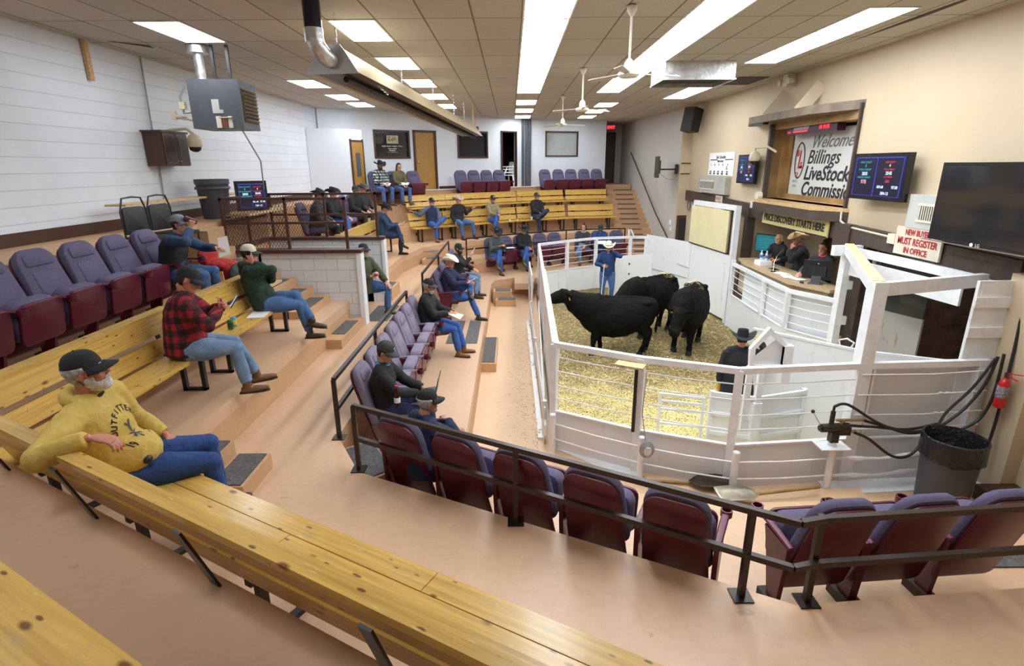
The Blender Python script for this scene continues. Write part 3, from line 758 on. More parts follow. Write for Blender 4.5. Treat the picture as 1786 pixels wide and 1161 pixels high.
# left row on T1, facing the ring (+X)
LY = [3.10, 3.67, 4.23, 4.79, 5.35, 5.92, 6.48, 7.05]
for i, y in enumerate(LY):
    k = 'fL' if y < 7.0 else 'oLR'
    if i == len(LY) - 1: lb = 'purple theatre seat under the man in a dark vest drinking from a cup'
    else: lb = 'folded maroon and purple seat in the left wall row, %s from the man drinking' % ORD[len(LY) - 2 - i]
    seat(k, -4.50, y, 2.0, (1, 0), lb, 'purple seats along the left wall')
# ring-side row behind the left rail, facing +X
for i, y in enumerate([5.85, 6.41, 6.97, 7.53, 8.09, 8.65, 9.21]):
    k = 'vL' if i == 0 else ('vLR' if i == 6 else 'wL')
    lb = 'worn purple seat under the man typing on a laptop' if i == 0 else ('worn purple seat under the grey-haired man in black sweater' if i == 6 else 'folded worn purple ringside seat, %s from the man with the laptop' % ORD[i - 1])
    seat(k, -1.52, y, .6, (1, 0), lb, 'worn seats in the ringside row')
for i, y in enumerate([11.6, 12.6, 13.6, 14.17, 14.74]):
    k = ['oLR', 'fL', 'oLR', 'fL', 'fLR'][i]
    lb = ['purple seat under the man in white cowboy hat and navy sweater', 'folded purple seat between the white-hatted man and the man with paper', 'purple seat under the man in black cap holding paper to his face',
          'folded purple seat just beyond the man with paper to his face', 'folded purple seat at the far end of the ringside row'][i]
    seat(k, -1.40, y, .6, (1, 0), lb, 'ringside seats beyond the aisle steps')
# back seats on T3 facing the camera
bk = [((-.55, 16.95), (.45, -.9), 'oL', 'purple seat under the man in grey jacket and black hat'), ((-.12, 17.3), (.45, -.9), 'fL', 'purple seat with paper on it between two black-hatted men'),
      ((.36, 17.62), (.42, -.9), 'oLR', 'purple seat under the man in black sweater and black hat'), ((1.0, 18.0), (.35, -.94), 'fL', 'folded purple seat behind the ring fence, right of black-hatted man'),
      ((1.50, 18.22), (.35, -.94), 'fLR', 'second folded purple seat behind the ring fence, beside empty gap'), ((2.42, 18.62), (.1, -1), 'oL', 'purple seat under the woman in checked scarf'),
      ((2.98, 18.68), (.08, -1), 'oL', 'purple seat under the man in green cap behind ring fence'), ((3.62, 18.72), (.05, -1), 'fLR', 'folded purple seat at the right end behind the ring fence')]
for (x, y), f, k, lb in bk: seat(k, x, y, .6, (f[0], f[1]), lb, 'seats behind the far ring fence')
# near row seen from behind, facing the ring
n0 = 4.02
for i in range(5):
    t0 = Vector((-.93, 4.66)) + Vector((.877, -.48)) * (.62 * i)
    lb = ['dark maroon seat back nearest the rail corner, behind man in navy coat', 'dark maroon seat back second from the near rail corner', 'dark maroon seat back in the middle of the five behind the near rail',
          'dark maroon seat back fourth from the left behind the near rail', 'dark maroon seat back at the right end of the five, beside the gap'][i]
    seat('oL' if i == 0 else ('fLR' if i == 4 else 'fL'), t0.x, t0.y, .6, (.48, .877), lb, 'five seats behind the near rail')
for i in range(3):
    lb = ['maroon seat back right of the gap in the near rail row', 'maroon seat back middle of the three at lower right', 'maroon seat back at far lower right beside the frame edge'][i]
    seat('fL' if i else 'fLR', 2.22 + .60 * i, 3.38 + .05 * i, .6, (-.08, 1), lb, 'three seats at lower right')
# seats at the top back
def bw_pt(x, off): # point on the back curve BW, shifted towards the ring
    for (xa, ya), (xb, yb) in zip(BW, BW[1:]):
        if xa <= x <= xb:
            d = Vector((xb - xa, yb - ya)).normalized(); n = Vector((d.y, -d.x)); p = Vector((x, ya + (yb - ya) * (x - xa) / (xb - xa))) + n * off
            return p, n
for i, x in enumerate((1.32, 1.87, 2.42, 2.97, 3.50)):
    p, n = bw_pt(x - .1, .42)
    seat('fL' if i < 4 else 'fLR', p.x, p.y, 2.6, (n.x, n.y), 'purple top tier seat under the blind window, %s of five from left' % ORD[i], 'five seats under the right back window')
for i, x in enumerate((-1.95, -1.5, -1.05, -.6)):
    p, n = bw_pt(x + .02, .42)
    seat('fL' if i < 3 else 'fLR', p.x, p.y, 2.6, (n.x, n.y), 'purple top tier seat under the middle dark window, %s of four from left' % ORD[i], 'four seats under the middle back window')
for i, x in enumerate((-4.55, -4.05, -3.45)):
    p, n = bw_pt(x, .42)
    seat('oL' if i < 2 else 'fLR', p.x, p.y, 2.6, (n.x, n.y), ['purple seat under the man in black and white plaid shirt', 'purple seat under the woman in olive top at the back', 'empty purple seat beside the couple left of the oak door'][i], 'seats left of the oak door')
for i, y in enumerate((12.35, 13.55, 14.25, 15.5, 16.3)):
    seat('oL', -4.45, y, 2.0, (1, .0), 'purple seat behind the pen railing, %s from the camera' % ORD[i], 'seats behind the pen railing')
for k, o in SP.items():
    if k not in used_sp:
        for c in KIDS.get(o.name, []): bpy.data.objects.remove(c)
        bpy.data.objects.remove(o)

# ---------------------------------------------------------------- pine benches with steel frames
def bench(label, p, q, z, sd=.5, ends=(0, 0), legs=None, back=True, cap=True, group='pine benches on the tiers', h=.45, seatn=2, bt=.40, cat='bench', rec=14, capw=.135):
    """p -> q is the front edge line of the seat; the bench faces left of p->q rotated so ring is on local +Y"""
    p, q = Vector(p), Vector(q); L = (q - p).length; d = (q - p) / L
    rz = math.atan2(d.y, d.x)
    t = thing('pine_bench', label, cat, (p.x, p.y, z), rz, group)
    w = sd / seatn
    for k in range(seatn):
        j = L * (.55 if k == 0 else .4)
        for (xa, xb) in ((0.0, j - .002), (j + .002, L)) if L > 3 else ((0, L),):
            MB().b2((xa, -w * (k + 1) + .006, h - .042), (xb, -w * k, h)).build('seat_plank', M_PINE, t)
    if back:
        a = math.radians(rec); y0 = -sd - .01
        def bd(s0, s1, th=.036):
            b = MB(); c, s = math.cos(a), math.sin(a)
            pts = [(y0 - s0 * s, h + s0 * c), (y0 - s1 * s, h + s1 * c), (y0 - s1 * s - th * c, h + s1 * c - th * s), (y0 - s0 * s - th * c, h + s0 * c - th * s)]
            b.add([(x, y, zz) for x in (0, L) for y, zz in pts], [(3, 2, 1, 0), (4, 5, 6, 7)] + [(i, (i + 1) % 4, 4 + (i + 1) % 4, 4 + i) for i in range(4)])
            return b
        bd(.02, bt * .45).build('back_plank', M_PINE, t)
        bd(bt * .56, bt).build('back_plank', M_PINE, t)
        if cap:
            zc = h + bt * math.cos(a); yc = y0 - bt * math.sin(a)
            MB().b2((0, yc - capw, zc), (L, yc + .004, zc + .035)).build('back_cap', M_PINE, t)
    n = legs or max(2, int(L / 1.5) + 1)
    for i in range(n):
        x = .25 + (L - .5) * i / (n - 1)
        b = MB(); W = .045
        b.b2((x - W / 2, -.10, 0), (x + W / 2, -.055, h - .04)).b2((x - W / 2, -sd + .02, 0), (x + W / 2, -sd + .065, h - .04))
        b.b2((x - W / 2, -sd + .02, 0), (x + W / 2, -.055, .03)).b2((x - W / 2, -sd - .02, h - .075), (x + W / 2, -.03, h - .04))
        b.build('leg_frame', M_BLACK, t)
        if back:
            MB().bar((x, -sd - .055, .18), (x, -sd - .055 - (bt + .2) * math.sin(a), .18 + (bt + h - .22)), .06, .012, (0, 1, 0)).build('back_bracket', M_BLACK, t)
    return t
# left leg, lower tier B (front edge x = -3.24): travelling so that ring (+X) is local +Y  => direction -Y
bench('long yellow pine bench under the man in red plaid', (-3.24, 5.72), (-3.24, 2.9), 1.5, .33, legs=3, seatn=1, group='benches on the left lower tier')
bench('yellow pine bench under the man in green hoodie by the block wall', (-3.22, 7.9), (-3.22, 5.74), 1.5, .33, legs=2, seatn=1, group='benches on the left lower tier')
bench('short pine bench beyond the passage under the man in denim jacket', (-3.30, 15.6), (-3.30, 12.0), 1.5, .33, legs=3, seatn=1, group='benches beyond the passage')
# near diagonal lower bench on B
pA = nd(1.73, .35 - 2.95); 
P_ = lambda n, t: nd(n, t)
def tpar(x): return (x - NX * 1.73) / DX
bench('long worn pine bench running diagonally across the foreground', P_(1.71, tpar(-3.1)), P_(1.71, tpar(1.9)), 1.5, .42, legs=6, seatn=3, group='foreground benches', bt=.45, rec=20, capw=.08)
bench('pine bench seat cut off in the lower left corner', P_(.55, -3.2), P_(.55, .55), 2.0, .50, legs=4, back=False, group='foreground benches')
# back benches
bp = [(-2.95, 17.1), (-2.0, 17.9), (.4, 19.55), (2.2, 20.45), (3.95, 20.75)]
lbB = ['lower back bench section at left, under the man in navy vest', 'lower back bench section under the tan-hatted man and man in tan jacket', 'lower back bench section under the man with crossed leg in black jacket', 'lower back bench section at the right beside the stairs']
lbU = ['upper back bench section farthest left, behind the man in navy vest', 'upper back bench section behind the tan-hatted man', 'upper back bench section below the gap between the seat groups', 'upper back bench section at the right beside the stairs']
up = [(-3.2, 17.9), (-2.0, 18.85), (.4, 20.6), (2.2, 21.5), (3.85, 21.85)]
for i in range(4):
    bench(lbB[i], bp[i + 1], bp[i], 1.5, .36, legs=2 if i in (0, 3) else 3, seatn=1, group='lower back benches')
    bench(lbU[i], up[i + 1], up[i], 2.05, .34, legs=2 if i in (0, 3) else 3, seatn=1, bt=.36, group='upper back benches')

# ---------------------------------------------------------------- steel guard rails
def rail(label, posts, z, h=.66, m=M_STEEL, group='steel guard rails', mid=.5, w=.04, feet=True, name='guard_rail', ext0=None, ext1=None, path=None):
    t = thing(name, label, 'railing', (0, 0, 0), 0, group)
    P = [Vector((*p, z)) for p in posts]
    T = ([Vector((*ext0, z))] if ext0 else []) + P + ([Vector((*ext1, z))] if ext1 else [])
    if path: T = [Vector((*p, z)) for p in path]
    for hh, nm in ((h, 'top_rail'), (h * mid, 'middle_rail')):
        b = MB()
        for a, c in zip(T, T[1:]): b.bar(a + Vector((0, 0, hh)), c + Vector((0, 0, hh)), w, w)
        b.build(nm, m, t)
    for p in P:
        b = MB().b2((p.x - w / 2, p.y - w / 2, z), (p.x + w / 2, p.y + w / 2, z + h)); pst = b.build('post', m, t)
        if feet: MB().box((p.x, p.y, z + .005), (.13, .13, .01)).build('foot_plate', M_STEEL, t)
    return t
rail('brown steel rail along the left ringside seats', [(-1.84, 5.21), (-1.84, 7.0), (-1.84, 9.3)], 1.05)
rail('brown steel rail beyond the aisle steps behind the white-hatted man', [(-1.82, 10.95), (-1.82, 13.5), (-1.82, 15.85)], 1.05)
rail('brown steel rail across the foreground behind the maroon seat backs', [(-1.46, 4.57), (.02, 3.76), (1.51, 2.95), (1.92, 2.90)], 1.05, path=[(-1.46, 4.57), (.02, 3.76), (1.51, 2.95), (1.75, 2.82), (1.92, 2.90 - .04), (4.6, 3.08)])
rail('black steel rail behind the far ringside seats', [(-1.36, 16.5), (.4, 17.72), (1.85, 18.5), (2.5, 18.72), (3.9, 18.88)], 1.05)
# stair handrail on the grey wall
t = tag(MB().tube([(5.0, 23.9, 4.3), (5.27, 20.3, 2.1), (5.36, 18.6, 1.3)], .02, 8).build('handrail', M_STEEL, None, True), 'dark sloping handrail on the grey wall beside the back stairs', 'handrail')
# ---------------------------------------------------------------- steps
def steps(label, boxes, mats, group='plywood steps between tiers', mm=M_PLY):
    t = thing('wooden_steps', label, 'steps', (0, 0, 0), 0, group)
    for bx in boxes:
        b = MB()
        if isinstance(bx[0], list): b.prism(*bx)
        else: b.b2(*bx)
        b.build('step', mm, t)
    for bx in mats:
        b = MB()
        if isinstance(bx[0], list): b.prism(*bx)
        else: b.b2(*bx)
        b.build('tread_mat', M_MAT, t)
    return t
# back right stairs
bs = []; ms = []
for k in range(13):
    Y = 23.5 - .27 * k; zt = 2.985 - .17 * k if k else 2.985
    x0 = 3.95 if k < 8 else 4.22
    bs.append(((x0, Y - .27, .3), (5.42, Y, zt - .17))); 
    ms.append(((x0 + .28 + (.05 if k % 2 else 0), Y - .283, zt - .17 - .032), (4.98, Y - .2, zt - .160)))
steps('wide plywood stairs with black grip strips at the back right', bs, ms)
# little steps at the ring walkway, far end, and between C and B at the back
steps('two small plywood steps at the far end of the ring walkway', [((-.52, 14.85, .1), (.0, 15.25, .44)), ((-.45, 14.5, .1), (.12, 14.87, .27))], [((-.46, 14.9, .44), (-.03, 15.2, .452)), ((-.38, 14.54, .27), (.1, 14.84, .282))])
steps('two small plywood steps with black treads below the back bench', [((-2.75, 16.1, 1.05), (-2.15, 16.45, 1.36)), ((-2.6, 15.75, 1.05), (-1.95, 16.12, 1.21))], [((-2.68, 16.13, 1.36), (-2.2, 16.42, 1.372)), ((-2.5, 15.8, 1.21), (-2.0, 16.08, 1.222))])
# steps T3 -> T4 mid left
steps('plywood steps with grit treads beside the ringside gap', [((-.60, 9.55, .1), (-.3, 11.2, .27))], [((-.57, 9.6, .27), (-.33, 11.15, .282)), ((-.9, 9.75, .6), (-.66, 11.3, .61)), ((-1.25, 9.75, .6), (-1.0, 11.3, .61))])
# steps C -> T3 at the near left corner
steps('grit covered corner steps at the end of the near rail', [([(-1.86, 5.2), (-1.46, 4.55), (-1.18, 4.80), (-1.58, 5.45)], .55, .9), ([(-1.6, 5.45), (-1.2, 4.80), (-.92, 5.0), (-1.3, 5.65)], .55, .75)],
      [([(-1.82, 5.18), (-1.46, 4.60), (-1.20, 4.82), (-1.57, 5.4)], .9, .912), ([(-1.57, 5.42), (-1.19, 4.84), (-.95, 5.02), (-1.3, 5.6)], .75, .762)])
# hoodie man's steps B -> C
steps('two grit covered steps beside the man in yellow hoodie', [((-2.94, 4.02, 1.05), (-2.62, 4.6, 1.35)), ((-2.62, 4.05, 1.05), (-2.3, 4.62, 1.2))], [((-2.92, 4.04, 1.35), (-2.64, 4.58, 1.362)), ((-2.59, 4.07, 1.2), (-2.33, 4.6, 1.212))])
# steps along the block wall: from T1 down to C
bs = []; ms = []
for k, (x, zt) in enumerate(((-2.68, 1.2), (-2.96, 1.35), (-3.24, 1.62), (-3.52, 1.78), (-3.8, 1.95), (-4.1, 2.1), (-4.45, 2.3), (-4.8, 2.5))):
    bs.append(((x - .30, 8.15 if k < 2 else 8.3, 1.04), (x, 9.5, zt))); ms.append(((x - .27, 8.45, zt), (x - .03, 9.25, zt + .012)))
steps('plywood steps with black treads climbing beside the white block wall', bs, ms)
steps('plywood box with black tread beyond the passage wall', [((-2.92, 11.35, 1.05), (-2.55, 12.2, 1.3))], [((-2.88, 11.4, 1.3), (-2.6, 12.1, 1.312))])
# mats on the passage aisle
tag(MB().b2((-2.75, 9.75, 1.05), (-2.32, 10.9, 1.062)).build('floor_mat', M_MAT), 'grey grit floor mat in front of the passage opening', 'mat', 'passage mats')
tag(MB().b2((-2.28, 9.75, 1.05), (-1.88, 10.9, 1.062)).build('floor_mat', M_MAT), 'grey grit floor mat beside the rail post at the passage', 'mat', 'passage mats')
tag(MB().b2((3.9, 3.72, .6), (4.5, 3.95, .612)).build('floor_mat', M_MAT), 'grey grit tread at the far lower right edge', 'mat')
# thin planks on the walkway by the ring
for k, (y0_, y1_, z1_) in enumerate(((5.25, 5.56, .16), (4.93, 5.23, .22), (4.6, 4.91, .30))):
    b = MB().prism([(1.75 + .12 * k, y0_ + .12), (2.6, y0_ - .02), (4.05 + .1 * k, y0_), (4.05 + .1 * k, y1_), (2.6, y1_ - .02), (1.6 + .12 * k, y1_ + .33)], .1, z1_)
    tag(b.build('wooden_plank', M_WALK), 'tan painted plank on the near walkway, %s from the ring fence' % ORD[k], 'plank', 'planks on the near walkway')

# ---------------------------------------------------------------- block pen (passage) walls and railings
b = MB().prism([(-4.45, 9.55), (-2.70, 9.55), (-2.66, 9.68), (-4.45, 9.68)], 1.0, 2.36); b.prism([(-5.08, 9.55), (-4.4, 9.55), (-4.4, 9.68), (-5.08, 9.68)], 2.0, 2.36); struct('wall_pen', b, M_BLOCKY)
b = MB().b2((-4.98, 11.3, .6), (-2.66, 11.43, 2.36)); struct('wall_pen.001', b, M_BLOCKY)
b = MB().b2((-2.72, 9.5, 1.05), (-2.64, 9.73, 2.37)).b2((-2.68, 11.26, 1.05), (-2.62, 11.47, 2.37)); struct('trim_7', b, M_WHITE)
b = MB().b2((-5.1, 9.48, 2.36), (-2.62, 9.74, 2.42)).b2((-5.0, 11.24, 2.36), (-2.62, 11.48, 2.42)).b2((-5.1, 9.48, 2.36), (-4.95, 11.4, 2.42)); struct('trim_8', b, M_RUST)
b = MB().b2((-5.15, 9.55, .4), (-5.0, 11.4, 2.36)); struct('wall_pen.002', b, M_PLY)
b = MB().b2((-5.0, 9.68, .2), (-2.9, 11.3, .3)); struct('floor.016', b, M_FLOOR)
b = MB().prism([(-5.0, 9.68), (-2.93, 9.68), (-2.93, 11.3), (-5.0, 11.3)], .28, .4); struct('floor.017', b, M_PLY)
def pen_rail(label, y, xs, mids, group):
    t = thing('pen_railing', label, 'railing', (0, 0, 0), 0, group); z0, z1 = 2.42, 3.30; w = .045
    MB().b2((xs[0] - w / 2, y - w / 2, z1 - w), (xs[-1] + w / 2, y + w / 2, z1)).build('top_rail', M_RUST, t)
    for m_ in mids: MB().b2((xs[0], y - .018, m_ - .02), (xs[-1], y + .018, m_ + .02)).build('middle_rail', M_RUST, t)
    for x in xs: MB().b2((x - w / 2, y - w / 2, z0), (x + w / 2, y + w / 2, z1)).build('post', M_RUST, t)
    return t
pr1 = pen_rail('oxblood steel railing on the near block wall of the passage', 9.62, (-5.0, -3.90, -2.88), (2.87,), 'passage railings')
pr2 = pen_rail('oxblood steel railing on the far block wall of the passage', 11.36, (-4.9, -3.80, -2.76), (2.87,), 'passage railings')
t = thing('pen_railing', 'oxblood steel railing closing the inner end of the passage', 'railing', (0, 0, 0), 0, 'passage railings')
MB().b2((-5.02, 9.64, 3.255), (-4.98, 11.34, 3.3)).build('top_rail', M_RUST, t); MB().b2((-5.02, 9.64, 2.85), (-4.98, 11.34, 2.89)).build('middle_rail', M_RUST, t); MB().b2((-5.02, 10.5, 2.42), (-4.98, 10.55, 3.3)).build('post', M_RUST, t)
def lattice(name, parent, P, u, L, z0, z1, pitch=.055):
    b = MB(); P = Vector(P); u = Vector(u); H = z1 - z0; r = .0035
    nrm = u.cross(Vector((0, 0, 1)))
    k = -int(H / pitch) - 1
    while k * pitch < L:
        for s in (1, -1):
            a0 = k * pitch; # line from (a0,0) to (a0+H*.6,H)
            pts = []
            for tt in (0, 1):
                uu = a0 + (H * .6 * tt if s == 1 else H * .6 * (1 - tt)); pts.append((uu, H * tt))
            (u0, v0), (u1, v1) = pts
            def clip(u0, v0, u1, v1):
                if u0 == u1: return None
                t0, t1 = 0, 1
                for lo, hi, a, bb in ((0, L, u0, u1),):
                    d = bb - a
                    ta, tb = (lo - a) / d, (hi - a) / d
                    if ta > tb: ta, tb = tb, ta
                    t0, t1 = max(t0, ta), min(t1, tb)
                if t0 >= t1: return None
                return (u0 + (u1 - u0) * t0, v0 + (v1 - v0) * t0, u0 + (u1 - u0) * t1, v0 + (v1 - v0) * t1)
            c = clip(u0, v0, u1, v1)
            if c:
                A = P + u * c[0] + Vector((0, 0, z0 + c[1])); B_ = P + u * c[2] + Vector((0, 0, z0 + c[3]))
                b.bar(A, B_, r * 2, .002, nrm)
        k += 1
    return b.build(name, M_RUST, parent)
lattice('mesh_panel', pr1, (-5.0, 9.63, 0), (1, 0, 0), 1.1, 2.42, 3.25)
lattice('mesh_panel', pr2, (-4.9, 11.37, 0), (1, 0, 0), 1.1, 2.42, 3.25)
lattice('mesh_panel', t, (-5.0, 9.64, 0), (0, 1, 0), 1.7, 2.42, 3.25)

# ---------------------------------------------------------------- the sale ring fence
def fence_run(t, pts, z0, zk, zt, cables, post_at, m=M_WHITE, w=.07, kick=M_KICK, rail=True, kt=.012):
    """kick panel z0-zk, posts, cables, top rail at zt; parts under t"""
    P = [Vector((*p, 0)) for p in pts]
    for a, c in zip(P, P[1:]):
        if rail: MB().bar(a + Vector((0, 0, zt - .035)), c + Vector((0, 0, zt - .035)), w, .07).build('top_rail', m, t)
        if zk > z0: MB().bar(a + Vector((0, 0, (z0 + zk) / 2)), c + Vector((0, 0, (z0 + zk) / 2)), kt, zk - z0).build('kick_panel', kick, t)
        if zk > z0: MB().bar(a + Vector((0, 0, zk)), c + Vector((0, 0, zk)), .05, .02).build('sill_rail', m, t)
    for z in cables:
        b = MB()
        for a, c in zip(P, P[1:]):
            b.tube([a + Vector((0, 0, z)), (a + c) / 2 + Vector((0, 0, z - .012)), c + Vector((0, 0, z))], .0075, 6)
        b.build('cable', m, t)
    for p, zz in post_at:
        q = Vector((*p, 0)); d = (P[1] - P[0]).normalized()
        MB().bar(q + Vector((0, 0, z0)), q + Vector((0, 0, zz)), .085, .085, (d.x, d.y, 0)).build('post', m, t)
F0, F1, F2, F3, F4 = (.55, 6.66), (1.54, 6.08), (2.54, 5.68), (4.0, 5.82), (5.5, 5.90)
cab = [.86, 1.04, 1.24, 1.43]
t = thing('ring_fence', 'white steel cable fence on the near left side of the sale ring', 'fence', (0, 0, 0), 0, 'near ring fence sections')
fence_run(t, [F0, F1, F2], .1, .67, 1.63, cab, [(F0, 1.6), (F1, 1.6), (F2, 1.6)])
t = thing('ring_fence', 'white steel cable fence between the gate post and the tall post', 'fence', (0, 0, 0), 0, 'near ring fence sections')
fence_run(t, [F2, F3], .1, .67, 1.63, cab, [])
t = thing('ring_fence', 'white sheeted fence section behind the grey trash can', 'fence', (0, 0, 0), 0, 'near ring fence sections')
fence_run(t, [F3, F4], .1, .67, 1.63, [], [((5.42, 5.9), 1.6)])
MB().bar((4.05, 5.88, 1.1), (5.45, 5.96, 1.1), .012, 1.0).build('sheet_panel', M_KICK, t)
MB().b2((4.12, 5.80, .67), (4.15, 5.84, 1.58)).build('stile', M_WHITE, t)
for z in (.82, 1.0, 1.25, 1.5): MB().tube([(3.98, 5.77, z), (4.8, 5.80, z - .01), (5.5, 5.83, z + .02)], .0085, 6).build('cable', M_WHITE, t)
for z in (1.0, 1.25):
    for q in range(5): MB().sph((4.95 + q * .08, 5.805, z + .006), (.03, .012, .014), 8, 5).build('cable_clamp', M_WHITE, t)
# low outer pipe rail
t = thing('pipe_rail', 'low white pipe rail with cables outside the near ring fence', 'railing')
OP = [(.53, 6.55), (1.56, 5.90), (2.55, 5.53), (3.69, 5.60), (4.92, 5.72)]
for i, p in enumerate(OP):
    b = MB().cyl((*p, .1), (*p, .66), .04, 14); pp = b.build('post', M_WHITE, t, True)
    MB().sph((*p, .66), (.04, .04, .015), 12, 6).build('post_cap', M_WHITE, pp, True)
for z in (.31, .53):
    for i in range(4):
        a, c = Vector((*OP[i], z)), Vector((*OP[i + 1], z)); mid = (a + c) / 2 + Vector((0, 0, -.015 if i < 3 else -.04))
        pts = [a.lerp(mid, k / 4) if k < 4 else mid for k in range(5)] + [mid.lerp(c, k / 4) for k in range(1, 5)]
        rr = [.011] * 9 if i < 3 else [.011, .02, .034, .02, .018, .02, .036, .026, .012]
        MB().tube(pts, rr, 8).build('cable', M_WHITE, t, True)
b = MB().prism([(.46, 6.75), (1.5, 5.78), (1.75, 5.72), (1.56, 6.1), (.56, 6.7)], .1, .115); struct('trim_9', b, M_WHITE)
b = MB().prism([(3.7, 5.5), (5.2, 5.62), (5.2, 5.9), (3.7, 5.8)], .1, .112); struct('trim_10', b, M_WHITE)
# left side wall of the ring: painted boards
t = thing('ring_fence', 'solid white board fence along the left side of the ring', 'fence')
LG0, LG1 = Vector((.55, 6.66, 0)), Vector((.80, 15.85, 0)); dl = (LG1 - LG0).normalized()
nb = 26
for i in range(nb):
    a = LG0.lerp(LG1, i / nb); c = LG0.lerp(LG1, (i + .96) / nb)
    MB().bar(a + Vector((0, 0, .76)), c + Vector((0, 0, .76)), .03, 1.32).build('board', M_WORN, t)
MB().bar(LG0 + Vector((0, 0, 1.6)), LG1 + Vector((0, 0, 1.6)), .07, .07).build('top_rail', M_WHITE, t)
for f in (0.33, .66, 1.0):
    p = LG0.lerp(LG1, f); MB().bar((p.x, p.y, .1), (p.x, p.y, 1.6), .08, .08, (0, 1, 0)).build('post', M_WHITE, t)
MB().bar(LG0 + Vector((.06, 0.1, 1.42)), LG0.lerp(LG1, .62) + Vector((.06, 0, 1.42)), .03, .2).build('inner_plank', M_WHITE, t)
MB().bar(LG0 + Vector((-.1, .1, .25)), LG1 + Vector((-.1, -2, .25)), .03, .3).build('kick_plank', M_WORN, t)
t = thing('pipe_rail', 'low white pipe rail along the left side walkway', 'railing')
MB().b2((.36, 6.9, .1), (.44, 12.9, .14)).build('curb', M_WORN, t)
for y in (7.0, 9.9, 12.8): MB().cyl((.45, y, .1), (.45, y, .66), .035, 12).build('post', M_WHITE, t, True)
for z in (.35, .58): MB().tube([(.45, 6.9, z), (.45, 9.9, z - .01), (.45, 12.8, z)], .012, 8).build('cable', M_WHITE, t, True)
t = thing('pipe_gate', 'narrow white pipe gate at the far end of the walkway', 'gate')
for y in (13.2, 15.0): MB().cyl((.5, y, .15), (.5, y, 1.25), .028, 10).build('post', M_WHITE, t, True)
for z in (.9, 1.2): MB().cyl((.5, 13.2, z), (.5, 15.0, z), .022, 10).build('rail', M_WHITE, t, True)
# far side
G = [(.80, 15.9), (1.7, 16.62), (2.67, 17.24), (3.8, 17.46), (4.3, 17.42)]
t = thing('ring_fence', 'white cable fence on the far side of the ring in front of the purple seats', 'fence')
fence_run(t, G, 0, .74, 1.63, [.92, 1.08, 1.24, 1.42], [(G[1], 1.6), (G[2], 1.6), (G[3], 1.6), (G[4], 1.6), ((1.45, 16.4), .75)], kick=M_SHEET)
MB().bar((3.72, 17.4, 1.6), (3.72, 17.4, 1.85), .05, .05).bar((3.9, 17.4, 1.6), (3.78, 17.4, 1.85), .04, .04).build('gate_stop', M_WHITE, t)
t = thing('swing_gate', 'white sheet gate with dark holes standing behind the man in blue', 'gate')
MB().bar((3.0, 15.75, .64), (4.15, 16.1, .64), .03, 1.26).build('gate_sheet', M_SHEET, t)
for p in ((3.0, 15.75), (4.15, 16.1)): MB().bar((*p, .02), (*p, 1.29), .05, .05, (0, 1, 0)).build('stile', M_WHITE, t)
b = MB()
for k in range(7): b.bar((2.86, 15.70, .12 + .17 * k), (3.0, 15.74, .12 + .17 * k), .02, .02)
b.bar((2.86, 15.7, .02), (2.86, 15.7, 1.29), .025, .025, (0, 1, 0)); b.build('ladder_bars', M_WHITE, t)
for (x, z) in ((3.45, 1.02), (3.46, .72), (3.25, .33), (3.38, .33)): MB().box((x, 15.75 + (x - 3) * .304 - .018, z), (.05, .006, .05), Matrix.Rotation(.8, 3, 'Y')).build('hole_patch', M_BLACK, t)  # black plates paint in the darkness of the holes
t = thing('sheet_panel', 'large plain white metal panel at the far right of the ring', 'panel')
MB().bar((4.3, 17.38, 1.18), (5.12, 15.35, 1.18), .03, 1.02).build('upper_sheet', M_SHEET, t)
MB().bar((4.3, 17.38, .34), (5.12, 15.35, .34), .03, .64).build('lower_sheet', M_SHEET, t)
MB().bar((4.3, 17.36, .665), (5.12, 15.33, .665), .05, .02).build('seam_strip', mat('steel_seam', (.3, .3, .32), .4), t)
b = MB()
for k in range(9): b.box((5.08, 15.38, .5 + .14 * k), (.05, .05, .03))
b.build('hinge_pins', M_WHITE, t)
tag(MB().tube([(4.32, 17.3, 1.52), (4.5, 16.9, 1.22), (4.8, 16.2, 1.02), (5.05, 15.3, .98), (5.2, 14.2, 1.12), (5.26, 13.7, 1.28)], .009, 6).build('hanging_cable', M_CABLE, None, True), 'grey cable drooping across the white panels at far right', 'cable')
# tall framed gateway with yellow sheet, white gate below
t = thing('chute_gateway', 'tall white gateway holding a pale yellow sheet at the right of the ring', 'gateway')
A, Bq = Vector((5.08, 15.35, 0)), Vector((5.34, 13.1, 0))
MB().bar(A, A + Vector((0, 0, 2.86)), .09, .09, (0, 1, 0)).build('post', M_WHITE, t); MB().bar(Bq, Bq + Vector((0, 0, 2.86)), .12, .12, (0, 1, 0)).build('post', M_WHITE, t)
MB().bar(A + Vector((0, 0, 2.8)), Bq + Vector((0, 0, 2.8)), .09, .12).build('header', M_WHITE, t)
MB().bar(A + Vector((-.06, .1, 2.22)), Bq + Vector((-.10, .22, 2.22)), .02, 1.0).build('yellow_sheet', M_YSHEET, t)
MB().bar(A + Vector((-.05, .1, 1.7)), Bq + Vector((-.05, .22, 1.7)), .04, .03).build('bottom_track', M_BLACK, t)
MB().bar(Bq + Vector((-.06, .16, 1.7)), Bq + Vector((-.06, .16, 2.75)), .03, .03, (0, 1, 0)).build('side_track', M_BLACK, t)
t = thing('swing_gate', 'solid white sheet gate under the pale yellow sheet', 'gate')
MB().bar(A + Vector((-.02, -.06, .87)), Bq + Vector((-.02, .1, .87)), .04, 1.6).build('gate_sheet', M_SHEET, t)
b = MB(); g = Bq + Vector((-.06, .25, 0))
